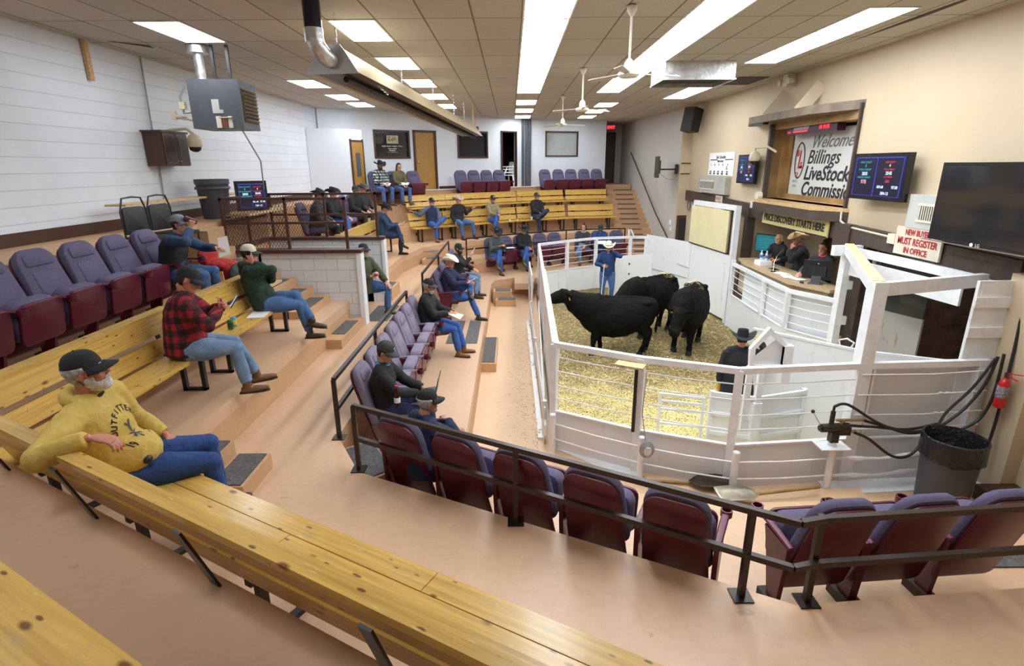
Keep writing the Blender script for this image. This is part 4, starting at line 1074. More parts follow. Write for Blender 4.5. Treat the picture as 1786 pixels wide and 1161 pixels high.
b.bar(g + Vector((0, 0, .5)), g + Vector((0, 0, 1.3)), .03, .03, (0, 1, 0)); b.box(g + Vector((0, .08, 1.45)), (.05, .16, .04)); b.build('latch_rod', M_WORN, t)
# booth fence
t = thing('booth_fence', 'white fence with cables in front of the auctioneer booth', 'fence')
H = [(5.28, 12.85), (5.20, 11.0), (5.18, 9.95), (5.62, 9.15)]
fence_run(t, H, 0, .80, 1.56, [.94, 1.1, 1.25, 1.40], [(H[0], 1.62), (H[1], 1.53), (H[2], 1.53), (H[3], 2.3)], kick=M_SHEET)
MB().bar((5.3, 12.2, 1.0), (5.26, 10.1, 1.0), .02, .9).build('back_sheet', M_SHEET, t)
MB().bar((5.26, 10.0, 1.0), (5.66, 9.3, 1.0), .02, .9).build('back_sheet', M_KICK, t)
# booth counter
t = thing('booth_counter', 'tan laminate counter in front of the auctioneer booth', 'counter')
ct = [(5.42, 12.95), (5.30, 12.3), (5.26, 10.2), (5.62, 9.4), (5.95, 9.4), (5.88, 12.95)]
MB().prism(ct, 1.60, 1.66).build('worktop', M_LAMIN, t); MB().prism([(5.46, 12.9), (5.40, 12.3), (5.36, 10.3), (5.66, 9.5), (5.75, 9.5), (5.75, 12.9)], .9, 1.60).build('front_panel', M_CREAM, t)
# tall post and triangular overhead frame
t = thing('gate_tower', 'tall white post carrying a triangular overhead beam frame', 'frame')
TP = Vector((4.02, 5.86, 0)); TQ = Vector((5.42, 8.75, 0)); TR = Vector((5.60, 6.34, 0))
MB().bar(TP + Vector((0, 0, .1)), TP + Vector((0, 0, 2.56)), .15, .15, (0, 1, 0)).build('post', M_WHITE, t)
MB().bar(TP + Vector((0, 0, 2.49)), TQ + Vector((0, 0, 2.49)), .13, .14).build('beam', M_WHITE, t)
MB().bar(TP + Vector((0, 0, 2.565)), TQ + Vector((0, 0, 2.565)), .12, .012).build('beam_top_board', M_YEL, t)
MB().bar(TP + Vector((0, 0, 2.47)), TR + Vector((0, 0, 2.47)), .08, .15).build('beam', M_WHITE, t)
MB().bar(TQ + Vector((.1, .15, 2.44)), TR + Vector((.1, 0, 2.44)), .07, .12).build('beam', M_WHITE, t)
MB().bar(TQ + Vector((0, 0, .0)), TQ + Vector((0, 0, 2.5)), .11, .11, (0, 1, 0)).build('post', M_WHITE, t)
MB().bar(TQ + Vector((-.25, 0, 2.46)), TQ + Vector((.2, 0, 2.46)), .1, .16).build('header_stub', M_WHITE, t)
MB().bar(TQ + Vector((.04, 0, 2.2)), TR + Vector((.02, .3, 2.2)), .03, .26).build('fascia_board', M_WHITE, t)
t = thing('wooden_door', 'white painted board door at the right end of the ring', 'door')
MB().b2((5.20, 5.93, .1), (5.62, 5.97, 2.54)).build('door_leaf', M_WHITE, t)
MB().b2((5.60, 5.86, .1), (5.67, 6.0, 2.56)).build('stile', M_WHITE, t)
for z in (1.95, 2.3): MB().b2((5.18, 5.90, z - .06), (5.6, 5.93, z + .06)).build('batten', M_WHITE, t)
MB().b2((5.24, 5.925, 2.34), (5.5, 5.935, 2.5)).build('upper_panel', M_SHEET, t)
# swung gate in the alley, dark over grey
t = thing('alley_gate', 'big two tone alley gate, dark above and dirty grey below', 'gate')
MB().bar((5.98, 8.7, 1.95), (6.25, 7.95, 1.95), .04, .85).build('upper_sheet', mat('dark_sheet', (.05, .048, .047), .6, var=.3, vscale=3), t)
MB().bar((5.98, 8.7, .76), (6.25, 7.95, .76), .04, 1.52).build('lower_sheet', worn_white('dirty_grey_sheet', (.42, .41, .40), .7), t)
MB().bar((5.93, 8.85, .02), (5.93, 8.85, 2.4), .05, .05, (0, 1, 0)).build('hinge_post', M_WHITE, t)
for z in (.8, 1.3, 1.9): MB().box((5.5, 8.72, z), (.1, .06, .14)).build('hinge', M_WHITE, t)
# inner white curved panel
t = thing('swing_gate', 'long solid white gate swung inside the near right of the ring', 'gate')
MB().bar((3.5, 7.55, .76), (4.45, 6.52, .76), .03, 1.5).build('gate_sheet', M_SHEET, t)
MB().bar((4.45, 6.52, .76), (5.3, 6.1, .76), .03, 1.5).build('gate_sheet', M_SHEET, t)
MB().bar((3.5, 7.55, 1.52), (4.45, 6.52, 1.52), .05, .03).bar((4.45, 6.52, 1.52), (5.3, 6.1, 1.52), .05, .03).build('top_edge', M_WHITE, t)
MB().tube([(4.28, 6.72, 1.5), (4.26, 6.75, 1.6), (4.32, 6.68, 1.64), (4.38, 6.62, 1.6), (4.36, 6.65, 1.5)], .012, 8).build('lift_ring', M_WHITE, t, True)
MB().cyl((3.55, 7.45, 1.2), (3.62, 7.38, 1.2), .02, 8).build('latch', M_WORN, t)
# V shaped shield
t = thing('safety_shield', 'white V shaped steel shield standing inside the near fence', 'shield')
Vc = (3.16, 6.50); 
for (P0, P1) in (((2.66, 6.68), Vc), (Vc, (3.9, 6.72))):
    a, c = Vector((*P0, 0)), Vector((*P1, 0))
    MB().bar(a + Vector((0, 0, .46)), c + Vector((0, 0, .46)), .02, .88).build('sheet_panel', M_SHEET, t)
    for z in (.05, .34, .62, .90): MB().bar(a + Vector((0, -.03, z)), c + Vector((0, -.03, z + .0)), .04, .05).build('cross_bar', M_WHITE, t)
for p in ((2.66, 6.68), (3.9, 6.72)): MB().bar((*p, 0), (*p, .93), .06, .06, (0, 1, 0)).build('stile', M_WHITE, t)
MB().b2((3.11, 6.42, 0), (3.22, 6.52, .85)).build('centre_post', M_WHITE, t); MB().b2((3.13, 6.44, .85), (3.20, 6.50, 1.5)).build('centre_post', M_WHITE, t)
# small pipe gate
t = thing('pipe_gate', 'small white four bar pipe gate inside the near fence', 'gate')
a, c = Vector((2.07, 7.02, 0)), Vector((2.62, 6.86, 0))
for p in (a, c): MB().bar(p + Vector((0, 0, .02)), p + Vector((0, 0, .75)), .035, .035, (0, 1, 0)).build('stile', M_WHITE, t)
for z in (.06, .30, .52, .60 + .04, .74): MB().bar(a + Vector((0, 0, z)), c + Vector((0, 0, z)), .03, .03).build('rail', M_WHITE, t)
# house shaped lookout board
t = thing('lookout_board', 'white house shaped board on top of the near ring fence', 'board')
o2 = [(2.80, 1.5), (3.27, 1.5), (3.27, 1.76), (3.03, 1.97), (2.82, 1.74)]
o2 = [(2.82, 1.47), (3.25, 1.47), (3.25, 1.75), (3.0, 1.98), (2.80, 1.72)]
inn = [(2.87, 1.52), (3.2, 1.52), (3.2, 1.74), (3.01, 1.9), (2.86, 1.72)]
b = MB(); yy = 6.08
R0 = [Vector((x, yy - .03, z)) for x, z in o2]; R1 = [Vector((x, yy + .03, z)) for x, z in o2]; R2 = [Vector((x, yy + .03, z)) for x, z in inn]; R3 = [Vector((x, yy - .03, z)) for x, z in inn]
b.rings([R0, R1, R2, R3, R0], caps=False); b.build('frame', M_WHITE, t)
inn2 = [(2.87, 1.52), (3.2, 1.52), (3.2, 1.74), (3.10, 1.82), (2.86, 1.60)]
MB().add([(x, yy + .02, z) for x, z in inn2], [(0, 1, 2, 3, 4)]).build('panel', M_SHEET, t)
MB().b2((3.2, 6.03, 1.3), (3.3, 6.13, 1.76)).build('post', M_WHITE, t); MB().b2((2.8, 6.05, .65), (2.87, 6.1, 1.5)).build('post', M_WHITE, t)
# ---------------------------------------------------------------- things overhead
# radiant tube heater
t = thing('tube_heater', 'long hanging tube heater with tan reflector hood and silver elbow duct', 'heater')
HA, HB = Vector((-2.07, 6.95, 4.98)), Vector((-1.15, 17.6, 4.78)); dh = (HB - HA).normalized(); side = dh.cross(Vector((0, 0, 1))).normalized(); uph = side.cross(dh)
def hpt(p, a, c): return p + side * a + uph * c
prof = [(-.30, -.13), (-.17, .06), (-.12, .13), (.12, .13), (.17, .06), (.30, -.13), (.285, -.13), (.155, .05), (.11, .115), (-.11, .115), (-.155, .05), (-.285, -.13)]
MB().rings([[hpt(HA, a, c) for a, c in prof], [hpt(HB, a, c) for a, c in prof]]).build('reflector_hood', mat('tan_reflector', (0.50, 0.40, 0.24), .45, metal=.2), t)
MB().cyl(HA - dh * .1 - uph * .02, HB - uph * .02, .06, 16).build('burner_tube', mat('dark_tube', (.035, .022, .02), .5, metal=.3), t, True)
MB().bar(HA + dh * .02 - uph * .118, HB - uph * .118, .50, .006).build('under_reflector', mat('dark_brown_tin', (.07, .04, .025), .35, metal=.6, var=.6, vscale=4), t)  # dark brown sheet across the underside of the hood
MB().cyl(HA + dh * .3 - uph * .16 + side * .05, HB - uph * .16 + side * .05, .035, 10).build('return_tube', mat('dark_tube', (.035, .022, .02), .5, metal=.3), t, True)
e = [(-.32, -.15), (-.18, .08), (-.12, .16), (.12, .16), (.18, .08), (.32, -.15)]
MB().rings([[hpt(HA, a, c) for a, c in e], [hpt(HA - dh * .012, a, c) for a, c in e]]).build('end_plate', mat('plate_steel', (.42, .42, .42), .35, metal=.7), t)
el = [HA - dh * .02, HA - dh * .10, HA - dh * .17 + Vector((-.02, 0, .03)), HA - dh * .22 + Vector((-.05, 0, .09)), HA - dh * .24 + Vector((-.07, 0, .17))]
MB().tube(el, .095, 18).build('elbow_duct', M_GALV, t, True)
c0 = el[-1]
MB().cyl(c0 + Vector((0, 0, -.04)), c0 + Vector((0, 0, .1)), .102, 18).build('duct_collar', M_GALV, t, True)
MB().cyl(c0 + Vector((0, 0, .08)), Vector((c0.x, c0.y, ZC)), .095, 18).build('flue_pipe', mat('navy_pipe', (.012, .016, .04), .15), t, True)
MB().bar(HB - dh * .02 + uph * .02, HB + dh * .02 + uph * .02, .36, .26).build('end_box', M_BLACK, t)
def chain(name, label, p, q, n, group=None, r=.0035, parent=None):
    p, q = Vector(p), Vector(q); b = MB(); L = (q - p).length; d = (q - p) / L; s1 = d.orthogonal().normalized(); s2 = d.cross(s1)
    for i in range(n):
        c = p + d * (L * (i + .5) / n); s = s1 if i % 2 else s2; hl = L / n * .62; w_ = .011
        pts = [c - d * hl, c - d * hl * .6 + s * w_, c + d * hl * .6 + s * w_, c + d * hl, c + d * hl * .6 - s * w_, c - d * hl * .6 - s * w_, c - d * hl]
        b.tube(pts, r, 4)
    o = b.build(name, M_CHROME, parent)
    return o
for k, f in enumerate((.02, .28, .5, .72, .86)):
    p = HA.lerp(HB, f) + uph * .15
    tag(chain('hanging_chain', '', (p.x, p.y, ZC), p, max(6, int((ZC - p.z) / .04))), 'steel chain holding up the tube heater, %s from its elbow duct' % ORD[k], 'chain', 'heater chains')
tag(chain('hanging_chain', '', HA + uph * .16 + dh * .1, HA + side * .26 - uph * .2 + dh * 1.3, 34), 'loose chain draped down the side of the tan heater hood', 'chain', 'heater chains')
tag(MB().tube([(-1.12, 17.55, ZC), (-1.12, 17.5, 5.2), (-1.08, 17.55, 5.0), (-1.12, 17.6, 4.85)], .02, 6).build('yellow_gas_pipe', M_PINE2, None, True), 'yellow gas line rising from the far end of the tube heater', 'pipe')
# ceiling fans
fan = thing('ceiling_fan', 'x', 'fan')
MB().lathe([(.03, 0), (.06, -.02), (.055, -.06), (.02, -.12)][::-1], (0, 0, 0), 16).build('ceiling_canopy', M_OFFW, fan, True)
MB().cyl((0, 0, -.1), (0, 0, -.62), .014, 10).build('down_rod', M_OFFW, fan, True)
MB().lathe([(.02, -.76), (.10, -.755), (.125, -.73), (.12, -.70), (.06, -.68), (.055, -.60), (.03, -.56), (.014, -.55)], (0, 0, 0), 20).build('motor_housing', M_OFFW, fan, True)
for k in range(3):
    a = k * 2 * PI / 3
    b = MB(); b.M = Matrix.Rotation(a, 4, 'Z')
    b.add([(.10, -.03, -.715), (.6, -.055, -.735), (.62, -.04, -.737), (.62, .03, -.715), (.58, .045, -.712), (.10, .03, -.702)] + [(.10, -.03, -.723), (.6, -.055, -.743), (.62, -.04, -.745), (.62, .03, -.723), (.58, .045, -.72), (.10, .03, -.71)],
          [(0, 1, 2, 3, 4, 5), (11, 10, 9, 8, 7, 6)] + [(i, 6 + i, 6 + (i + 1) % 6, (i + 1) % 6) for i in range(6)])
    b.build('fan_blade', mat('fan_blade', (.55, .50, .42), .4), fan)
reg(None)
fan['group'] = 'ceiling fans over the ring'; fan['label'] = 'cream ceiling fan nearest the camera, above the ring'; fan.location = (1.38, 6.95, ZC); fan.rotation_euler = (0, 0, .15); 
dup(fan, (1.36, 11.1, ZC), .5, 'cream ceiling fan second from the camera')
dup(fan, (1.36, 15.2, ZC), .25, 'cream ceiling fan farthest from the camera')
# dropped duct box and missing tile
t = thing('metal_duct', 'battered galvanised duct box hanging through the ceiling near the cream wall', 'duct')
b = MB(); x0, x1, ya, yb, z0 = 2.72, 3.95, 10.45, 11.5, 5.24
b.b2((x0, ya, z0), (x1, ya + .02, ZC)).b2((x0, yb - .02, z0), (x1, yb, ZC)).b2((x1 - .02, ya, z0), (x1, yb, ZC)); b.build('side_sheet', M_GALV, t)
MB().b2((x0, ya, z0), (x0 + .02, yb, ZC)).build('end_grille', mat('grille_white', (.7, .66, .58), .5, var=.25, vscale=14), t)
MB().b2((x0 + .05, ya + .05, z0 + .05), (x1 - .05, yb - .05, z0 + .06)).build('dark_underside', M_DARKROOM, t)
MB().b2((x0 - .01, ya - .01, z0 - .02), (x1 + .02, ya + .03, z0)).b2((x0 - .01, yb - .03, z0 - .02), (x1 + .02, yb, z0)).b2((x1 - .02, ya, z0 - .02), (x1 + .02, yb, z0)).build('bottom_flange', M_GALV, t)
b = MB().prism([(4.75, 12.35), (5.4, 12.35), (5.4, 13.5), (4.75, 13.5)], ZC - .008, ZC + .001); b.prism([(2.35, 11.1), (2.7, 11.1), (2.7, 11.5), (2.35, 11.5)], ZC - .008, ZC + .001)
b.add([(5.05, 5.4, ZC - .002), (5.12, 7.5, ZC - .002), (5.05, 9.2, ZC - .002), (5.01, 7.5, ZC - .002)], [(0, 3, 2, 1)]); struct('ceiling.001', b, M_DARKROOM)
b = MB().prism([(-5.7, 8.6), (-5.3, 8.9), (-5.35, 9.1)], ZC - .004, ZC + .001); struct('ceiling.002', b, M_DARKROOM)
# unit heater on the left
t = thing('unit_heater', 'dark grey box heater hanging from the ceiling by the left wall', 'heater', (-4.33, 8.92, 4.69), math.radians(4))
MB().b2((-.36, -.33, -.34), (.32, .33, .33)).build('cabinet', M_SLATE, t)
MB().b2((.32, -.33, -.34), (.36, .33, .33)).build('front_frame', M_SLATE, t)
MB().b2((.355, -.27, -.25), (.364, .27, .22)).build('dark_opening', M_DARKROOM, t)
for k in range(9): MB().box((.375, 0, -.22 + .052 * k), (.05, .54, .008), Matrix.Rotation(math.radians(-28), 3, 'Y')).build('louver', mat('louver_tan', (.33, .24, .12), .4, metal=.3), t)
MB().b2((-.05, -.336, -.13), (.05, -.332, .06)).b2((.02, -.337, -.13), (.1, -.333, -.08)).build('data_plate', mat('plate', (.5, .5, .5), .4), t)
for a_, c_, m_ in ((-.02, .05, M_OFFW), (.06, .14, mat('brown_sticker', (.2, .07, .04), .5)), (.15, .21, M_OFFW)): MB().b2((a_, -.337, -.33), (c_, -.333, -.17)).build('sticker', m_, t)
MB().cyl((-.28, 0, .33), (-.28, 0, .75), .07, 14).build('flue', M_GALV, t, True); MB().cyl((-.28, 0, .72), (-.28, 0, .82), .15, 14).build('flue_collar', M_GALV, t, True)
for x in (-.1, .12): MB().b2((x, -.02, .33), (x + .04, .02, .84)).build('hanger_strap', M_BLACK, t)
MB().tube([(-.36, -.2, -.1), (-.5, -.25, -.12), (-.52, -.25, .1), (-.45, -.2, .25)], .02, 6).build('gas_pipe', M_GALV, t, True)
MB().tube([(-.7, -.1, -.16), (-.45, -.2, -.2), (-.36, -.2, -.22)], .03, 6).box((-.72, -.1, -.14), (.07, .07, .12)).box((-.5, -.25, -.02), (.08, .08, .1)).build('gas_valve', M_BEIGE, t)
tag(MB().tube([(-4.35, 8.6, 4.5), (-4.1, 8.58, 4.5), (-4.05, 8.7, 4.4), (-4.2, 9.6, 3.9), (-4.6, 10.5, 3.5), (-4.75, 10.8, 3.3)], .012, 6).build('hanging_cable', M_CABLE, None, True), 'grey cable dropping from the box heater to the left monitor', 'cable')
# wall cabinet, camera, cables
t = thing('wall_cabinet', 'dark brown two door cabinet hanging on the white block wall', 'cabinet', (-5.83, 9.78, 4.1))
MB().b2((-.16, -.36, -.27), (.14, .36, .26)).build('cabinet_body', M_FRAME, t); MB().b2((-.17, -.39, .26), (.17, .39, .29)).build('cornice', M_FRAME, t)
for s in (-1, 1):
    d_ = MB().b2((.14, .01 * s, -.255), (.16, .345 * s, .25)).build('cabinet_door', M_FRAME, t)
    MB().b2((.16, .06 * s, -.2), (.165, .3 * s, .2)).build('door_panel', mat('espresso', (.03, .016, .014), .35), d_); MB().sph((.175, .045 * s, -.19), .014).build('knob', M_CHROME, d_)
def dome(label, loc, rz, bracket):
    t = thing('security_camera', label, 'camera', loc, rz)
    MB().tube(bracket, .025, 8).build('wall_bracket', M_BEIGE, t, True)
    MB().lathe([(.02, .16), (.08, .13), (.115, .05), (.12, -.03), (.10, -.06)][::-1], (0, 0, 0), 18).build('housing', M_BEIGE, t, True)
    MB().lathe([(.10, -.06), (.085, -.11), (.04, -.14), (.005, -.145)][::-1], (0, 0, 0), 18).build('dark_dome', M_GLASSD, t, True)
dome('beige dome security camera beside the wall cabinet', (-5.45, 9.95, 4.2), 0, [(-.5, -.1, .18), (-.3, -.05, .22), (-.1, 0, .24), (0, 0, .15)])
dome('beige dome security camera beside the small screen on the cream wall', (5.5, 12.9, 3.92), 0, [(.25, -.5, .12), (.15, -.25, .24), (0, 0, .22), (0, 0, .14)])
tag(MB().tube([(-5.97, 9.72, ZC), (-5.97, 9.70, 4.9), (-5.97, 9.68, 4.37)], .014, 6).build('wall_conduit', M_CABLE, None), 'thin conduit running from ceiling down to the wall cabinet', 'conduit')
tag(MB().tube([(-5.97, 9.69, 3.84), (-5.97, 9.66, 3.4), (-5.97, 9.64, 3.06)], .014, 6).build('wall_conduit', M_CABLE, None), 'thin conduit running down below the wall cabinet', 'conduit')
tag(MB().b2((-5.99, 8.45, 5.0), (-5.94, 8.53, ZC)).build('wall_slat', M_PINE2), 'short wooden slat high on the left block wall', 'slat')
# grey bin, folding chairs, cardboard, shelf board, monitor at left
t = thing('trash_can', 'dark grey plastic trash can on the platform by the left wall', 'trash can', (-5.45, 10.3, 2.9))
MB().lathe([(.01, 0), (.22, 0), (.27, .60), (.29, .62), (.29, .70), (.27, .70), (.25, .55), (.01, .52)], (0, 0, 0), 22).build('bin_body', M_GREYP, t, True)
MB().lathe([(.285, .52), (.30, .54), (.285, .57)], (0, 0, 0), 22).build('rim_band', M_GREYP, t, True)
def fold_chair(label, loc, rz):
    t = thing('stacking_chair', label, 'chair', loc, rz, 'black chairs by the left wall')
    MB().slab(rrect(-.19, .50, .19, .86, .03, .07, 4), .03, .01).build('backrest', M_RUBBER, t, True)
    MB().tube([(-.2, .0, .45), (-.21, .0, .8), (-.15, .0, .97), (0, 0, .985), (.15, 0, .97), (.21, 0, .8), (.2, 0, .45)], .012, 8).build('back_frame', M_BLACK, t, True)
    MB().b2((-.21, 0, .43), (.21, .42, .48)).build('seat', M_RUBBER, t)
    for sx in (-1, 1):
        for y in (0, .4): MB().cyl((.2 * sx, y, 0), (.2 * sx, y, .45), .012, 8).build('leg', M_BLACK, t, True)
fold_chair('black padded chair nearer the camera behind the drinking man', (-5.05, 7.45, 2.9 - .45), math.radians(-100))
fold_chair('black padded chair farther from the camera by the left wall', (-5.05, 8.0, 2.9 - .45), math.radians(-100))
t = thing('cardboard_box', 'brown cardboard box beside the black chairs', 'box', (-4.85, 8.55, 2.45), math.radians(8), scale=.85)
MB().b2((-.3, -.4, 0), (.3, .4, .52)).build('carton', M_CARD, t); MB().b2((-.3, -.02, .52), (.3, .02, .523)).build('tape', M_PINE2, t)
tag(MB().b2((-5.75, 7.9, 3.28), (-5.45, 11.9, 3.31)).build('shelf_board', M_PINE2), 'long raw wooden board on the left wall above the platform', 'board')
tag(MB().b2((-5.0, 9.75, 2.98), (-4.6, 11.9, 3.02)).build('desk_board', M_PINE2), 'raw wooden counter board inside the pen behind the mesh railing', 'board')
def screen_numbers(t, W, Hh, R, o, small=False):
    """sale board picture: blue frame lines, two columns"""
    def q(name, cx, cz, w_, h_, m_):
        c = Vector(o) + R @ Vector((cx, cz, .004)); MB().box(c, (w_, h_, .002), R).build(name, m_, t)
    q('blue_line', 0, Hh * .46, W * .92, Hh * .02, M_SBLUE); q('blue_line', 0, -Hh * .46, W * .92, Hh * .008, M_SBLUE)
    q('blue_line', -.03 * W, 0, W * .012, Hh * .92, M_SBLUE); q('blue_line', W * .46, 0, W * .01, Hh * .92, M_SBLUE); q('blue_line', -W * .46, 0, W * .01, Hh * .92, M_SBLUE)
    def tx(s, cx, cz, sz, m_, sh=0): text('screen_text', s, sz * Hh, m_, Vector(o) + R @ Vector((cx * W, cz * Hh, .006)), R, t, ext=0, bold=.003 * Hh, shear=sh)
    tx('HEAD COUNT', -.26, .35, .065, M_SCYAN, .2); tx('3', -.25, .26, .10, M_SGREEN); tx('TOTAL WEIGHT', -.26, .17, .065, M_SCYAN, .2); tx('2835', -.25, .07, .11, M_SWHITE)
    tx('AVERAGE WEIGHT', -.26, -.02, .06, M_SCYAN, .2); tx('978', -.25, -.13, .14, M_SPINK)
    tx('HEAD COUNT', .22, .35, .05, M_SRED); tx('4', .22, .27, .1, M_SYEL); tx('TOTAL WEIGHT', .22, .18, .05, M_SRED); tx('3545', .22, .09, .11, M_SWHITE)
    tx('AVG WEIGHT', .22, 0, .05, M_SRED); tx('886', .22, -.1, .1, M_SRED); tx('859.68', .1, -.24, .085, M_SWHITE); tx('97.00', .37, -.24, .095, M_SWHITE); tx('584-12', .2, -.39, .1, M_SWHITE)
def tv(label, c, W, Hh, R, depth=.07, text_on=True, bez=.04, base=False, name='flat_screen'):
    t = thing(name, label, 'screen')
    n = R @ Vector((0, 0, 1)); c = Vector(c)
    MB().box(c - n * depth / 2, (W + 2 * bez, Hh + 2 * bez, depth), R).build('screen_housing', M_TVB, t)
    MB().box(c + n * .002, (W, Hh, .004), R).build('screen_panel', M_SCREEN if text_on else M_GLASSD, t)
    if text_on: screen_numbers(t, W, Hh, R, c + n * .003)
    return t
RLT = rotm((.92, .38, 0), (0, 0, 1))
t = tv('screen with sale numbers standing on the counter inside the pen', (-4.84, 10.5, 3.29), .48, .46, rotm((.75, .66, 0), (0, 0, 1)), .05)
MB().b2((-5.0, 10.5, 3.02), (-4.7, 10.8, 3.04)).b2((-4.88, 10.6, 3.03), (-4.82, 10.66, 3.12)).build('stand', M_TVB, t)
t = thing('equipment_case', 'dark grey equipment case with clasp beyond the pen', 'case', (-3.75, 11.95, 1.5))
MB().b2((-.45, -.2, 0), (.45, .25, .72)).build('case_body', M_GREYP, t); MB().b2((-.47, -.22, .72), (.47, .27, .78)).build('case_lid', M_BLACK, t); MB().b2((.1, -.235, .6), (.18, -.22, .7)).build('clasp', M_CHROME, t)
# items on the right wall ----------------------------------------------------
# sign niche
b = MB().b2((6.25, 9.6, 2.9), (6.3, 12.7, 4.75)); b.b2((XR, 9.5, 2.95), (6.3, 12.7, 3.07)); struct('wall_niche', b, M_PINE2)
b = MB().b2((XR + .0, 12.62, 3.07), (6.3, 12.68, 4.64)).b2((6.1, 12.45, 3.07), (6.25, 12.62, 4.64)).b2((6.08, 9.6, 3.07), (6.13, 12.6, 3.17)).b2((XR, 9.55, 4.5), (6.3, 12.62, 4.64)); struct('trim_11', b, mat('stained_ply', (.34, .19, .07), .5, var=.3, vscale=3))
b = MB().b2((5.70, 9.52, 3.0), (5.78, 9.565, 4.74)).b2((5.66, 12.6, 3.07), (5.75, 12.68, 4.62)); struct('trim_12', b, M_BRNW)
t = thing('signboard', 'white auction sign with red oval emblem behind the wall opening', 'sign')
sc = Vector((6.08, 11.0, 3.77))
MB().b2((6.09, 9.65, 3.16), (6.11, 12.35, 4.44)).build('sign_panel', M_SIGNW, t)
def sg(s, y, z, size, m_, shear=.25, bold=.006, sx=1.0, al='LEFT'): text('lettering', s, size, m_, (6.085, y, z), RX, t, shear=shear, bold=bold, align=al, sx=sx)
def sf(s, y, z, size, m_, wdt, shear=.25, bold=.008): text_fit('lettering', s, size, m_, (6.085, y, z), RX, t, wdt, shear=shear, bold=bold, align='LEFT')
sf('Welcome', 11.66, 4.20, .34, M_TXTG, 1.36, .45, .001); sg(',', 10.08, 4.12, .34, M_TXTG, .4, 0)
sf('Billings', 11.72, 3.91, .38, M_TXTB, 1.15, bold=.002); sf('LiveStock', 11.78, 3.60, .38, M_TXTB, 1.6); sf('Commissio', 11.82, 3.29, .38, M_TXTB, 1.7)
sg('SINCE', 12.22, 3.44, .085, M_TXTF, 0, 0); sg('1934', 12.2, 3.34, .085, M_TXTF, 0, 0)
b = MB(); n_ = 36
R0, R1 = [], []
for k in range(n_):
    a = 2 * PI * k / n_
    R0.append(Vector((6.082, 12.02 + .20 * math.cos(a), 3.86 + .37 * math.sin(a)))); R1.append(Vector((6.082, 12.02 + .165 * math.cos(a), 3.86 + .335 * math.sin(a))))
b.rings([R1, R0], caps=False); b.build('emblem_ring', M_TXTBR, t)
sg('L', 12.10, 3.86, .52, M_TXTR, .15, .004, .8); sg('B', 12.17, 4.0, .17, M_TXTR, 0, .006); sg('S', 11.98, 3.76, .17, M_TXTR, 0, .006)
text('lettering', 'o', .14, M_TXTR, (6.083, 12.08, 3.60), RX, t, sx=1.8)
t = thing('led_ticker', 'black ticker box with glowing red digits above the signboard', 'display')
MB().b2((5.82, 10.35, 4.36), (5.98, 12.2, 4.54)).build('ticker_case', mat('ticker_case', (.04, .008, .015), .3), t)
for a_, c_ in ((12.12, 12.02), (11.9, 11.35)): MB().b2((5.81, a_, 4.40), (5.815, c_, 4.43)).build('led_line', M_LED, t)
MB().b2((5.81, 11.9, 4.44), (5.815, 11.3, 4.5)).build('pale_panel', mat('pale_plate', (.35, .3, .4), .4), t)
text('led_digits', '88 88.88', .1, M_LED, (5.81, 10.75, 4.45), RX, t, ext=0, bold=.002)
t = thing('awning', 'weathered brown plank awning with two cream braces over the signboard', 'awning')
MB().prism([(XR - .0, 9.5), (5.36, 10.5), (5.36, 13.1), (XR, 13.6)], 4.645, 4.79).build('canopy_slab', mat('weathered_brown', (.20, .15, .11), .7, var=.25, vscale=5), t)
MB().b2((5.38, 12.4, 4.60), (5.5, 13.15, 4.65)).build('light_batten', M_BLACK, t)
for y in (11.0, 12.35): MB().bar((5.42, y, 4.74), (XR - .01, y - .12, 5.2), .02, .22, (0, 0, 1)).build('brace', M_CREAM, t)
t = thing('wall_ledge', 'wooden ledge with dark brown fascia under the signboard', 'ledge')
lp = [(XR, 9.45), (5.36, 9.95), (5.36, 12.35), (XR, 12.75)]
MB().prism(lp, 3.0, 3.06).build('top_board', M_PINE2, t); MB().prism([(x - .01 if x < 5.5 else x, y) for x, y in lp], 2.83, 3.0).build('fascia', M_BRNW, t)
t = thing('price_sign', 'pale yellow sign reading price discovery starts here', 'sign')
MB().b2((5.60, 9.75, 2.53), (5.63, 12.35, 2.82)).build('sign_panel', M_SIGNY, t)
MB().b2((5.595, 9.75, 2.53), (5.60, 12.35, 2.55)).build('sign_edge', M_TXTB, t)
text_fit('lettering', 'PRICE DISCOVERY STARTS HERE', .19, M_TXTB, (5.595, 11.05, 2.685), RX, t, 2.4, bold=.005)
t = thing('buyers_sign', 'white sign with red letters telling new buyers to register', 'sign')
MB().b2((5.61, 7.12, 2.54), (5.64, 8.0, 2.93)).build('sign_panel', mat('aged_sign', (.72, .66, .55), .5, var=.05), t)
for s_, z_, h_ in (('NEW BUYERS', 2.86, .115), ('MUST REGISTER', 2.735, .135), ('IN OFFICE', 2.61, .115)): text_fit('lettering', s_, h_, M_TXTR, (5.605, 7.56, z_), RX, t, {'NEW BUYERS': .5, 'MUST REGISTER': .76, 'IN OFFICE': .45}[s_], bold=.002)
tv('square screen with sale numbers right of the signboard', (5.50, 8.50, 3.60), 1.12, .60, rotm((.04, -1, 0), (0, 0, 1)), .08)
MB().b2((5.52, 8.35, 3.45), (5.75, 8.65, 3.75)).build('wall_mount', M_BLACK, bpy.data.objects['flat_screen.001'])
tv('small screen with sale numbers left of the dome camera', (5.58, 13.5, 3.68), 1.05, .58, rotm((-.05, -1, 0), (0, 0, 1)), .08)
t = tv('large black switched off television at right edge', (5.36, 6.33, 3.33), 1.56, .86, rotm((-.09, -1, -.0), (0, 0, 1)), .1, False, .04)
MB().box(Vector((5.30, 6.33, 2.865)), (.02, 1.5, .012)).build('trim_strip', M_CHROME, t)
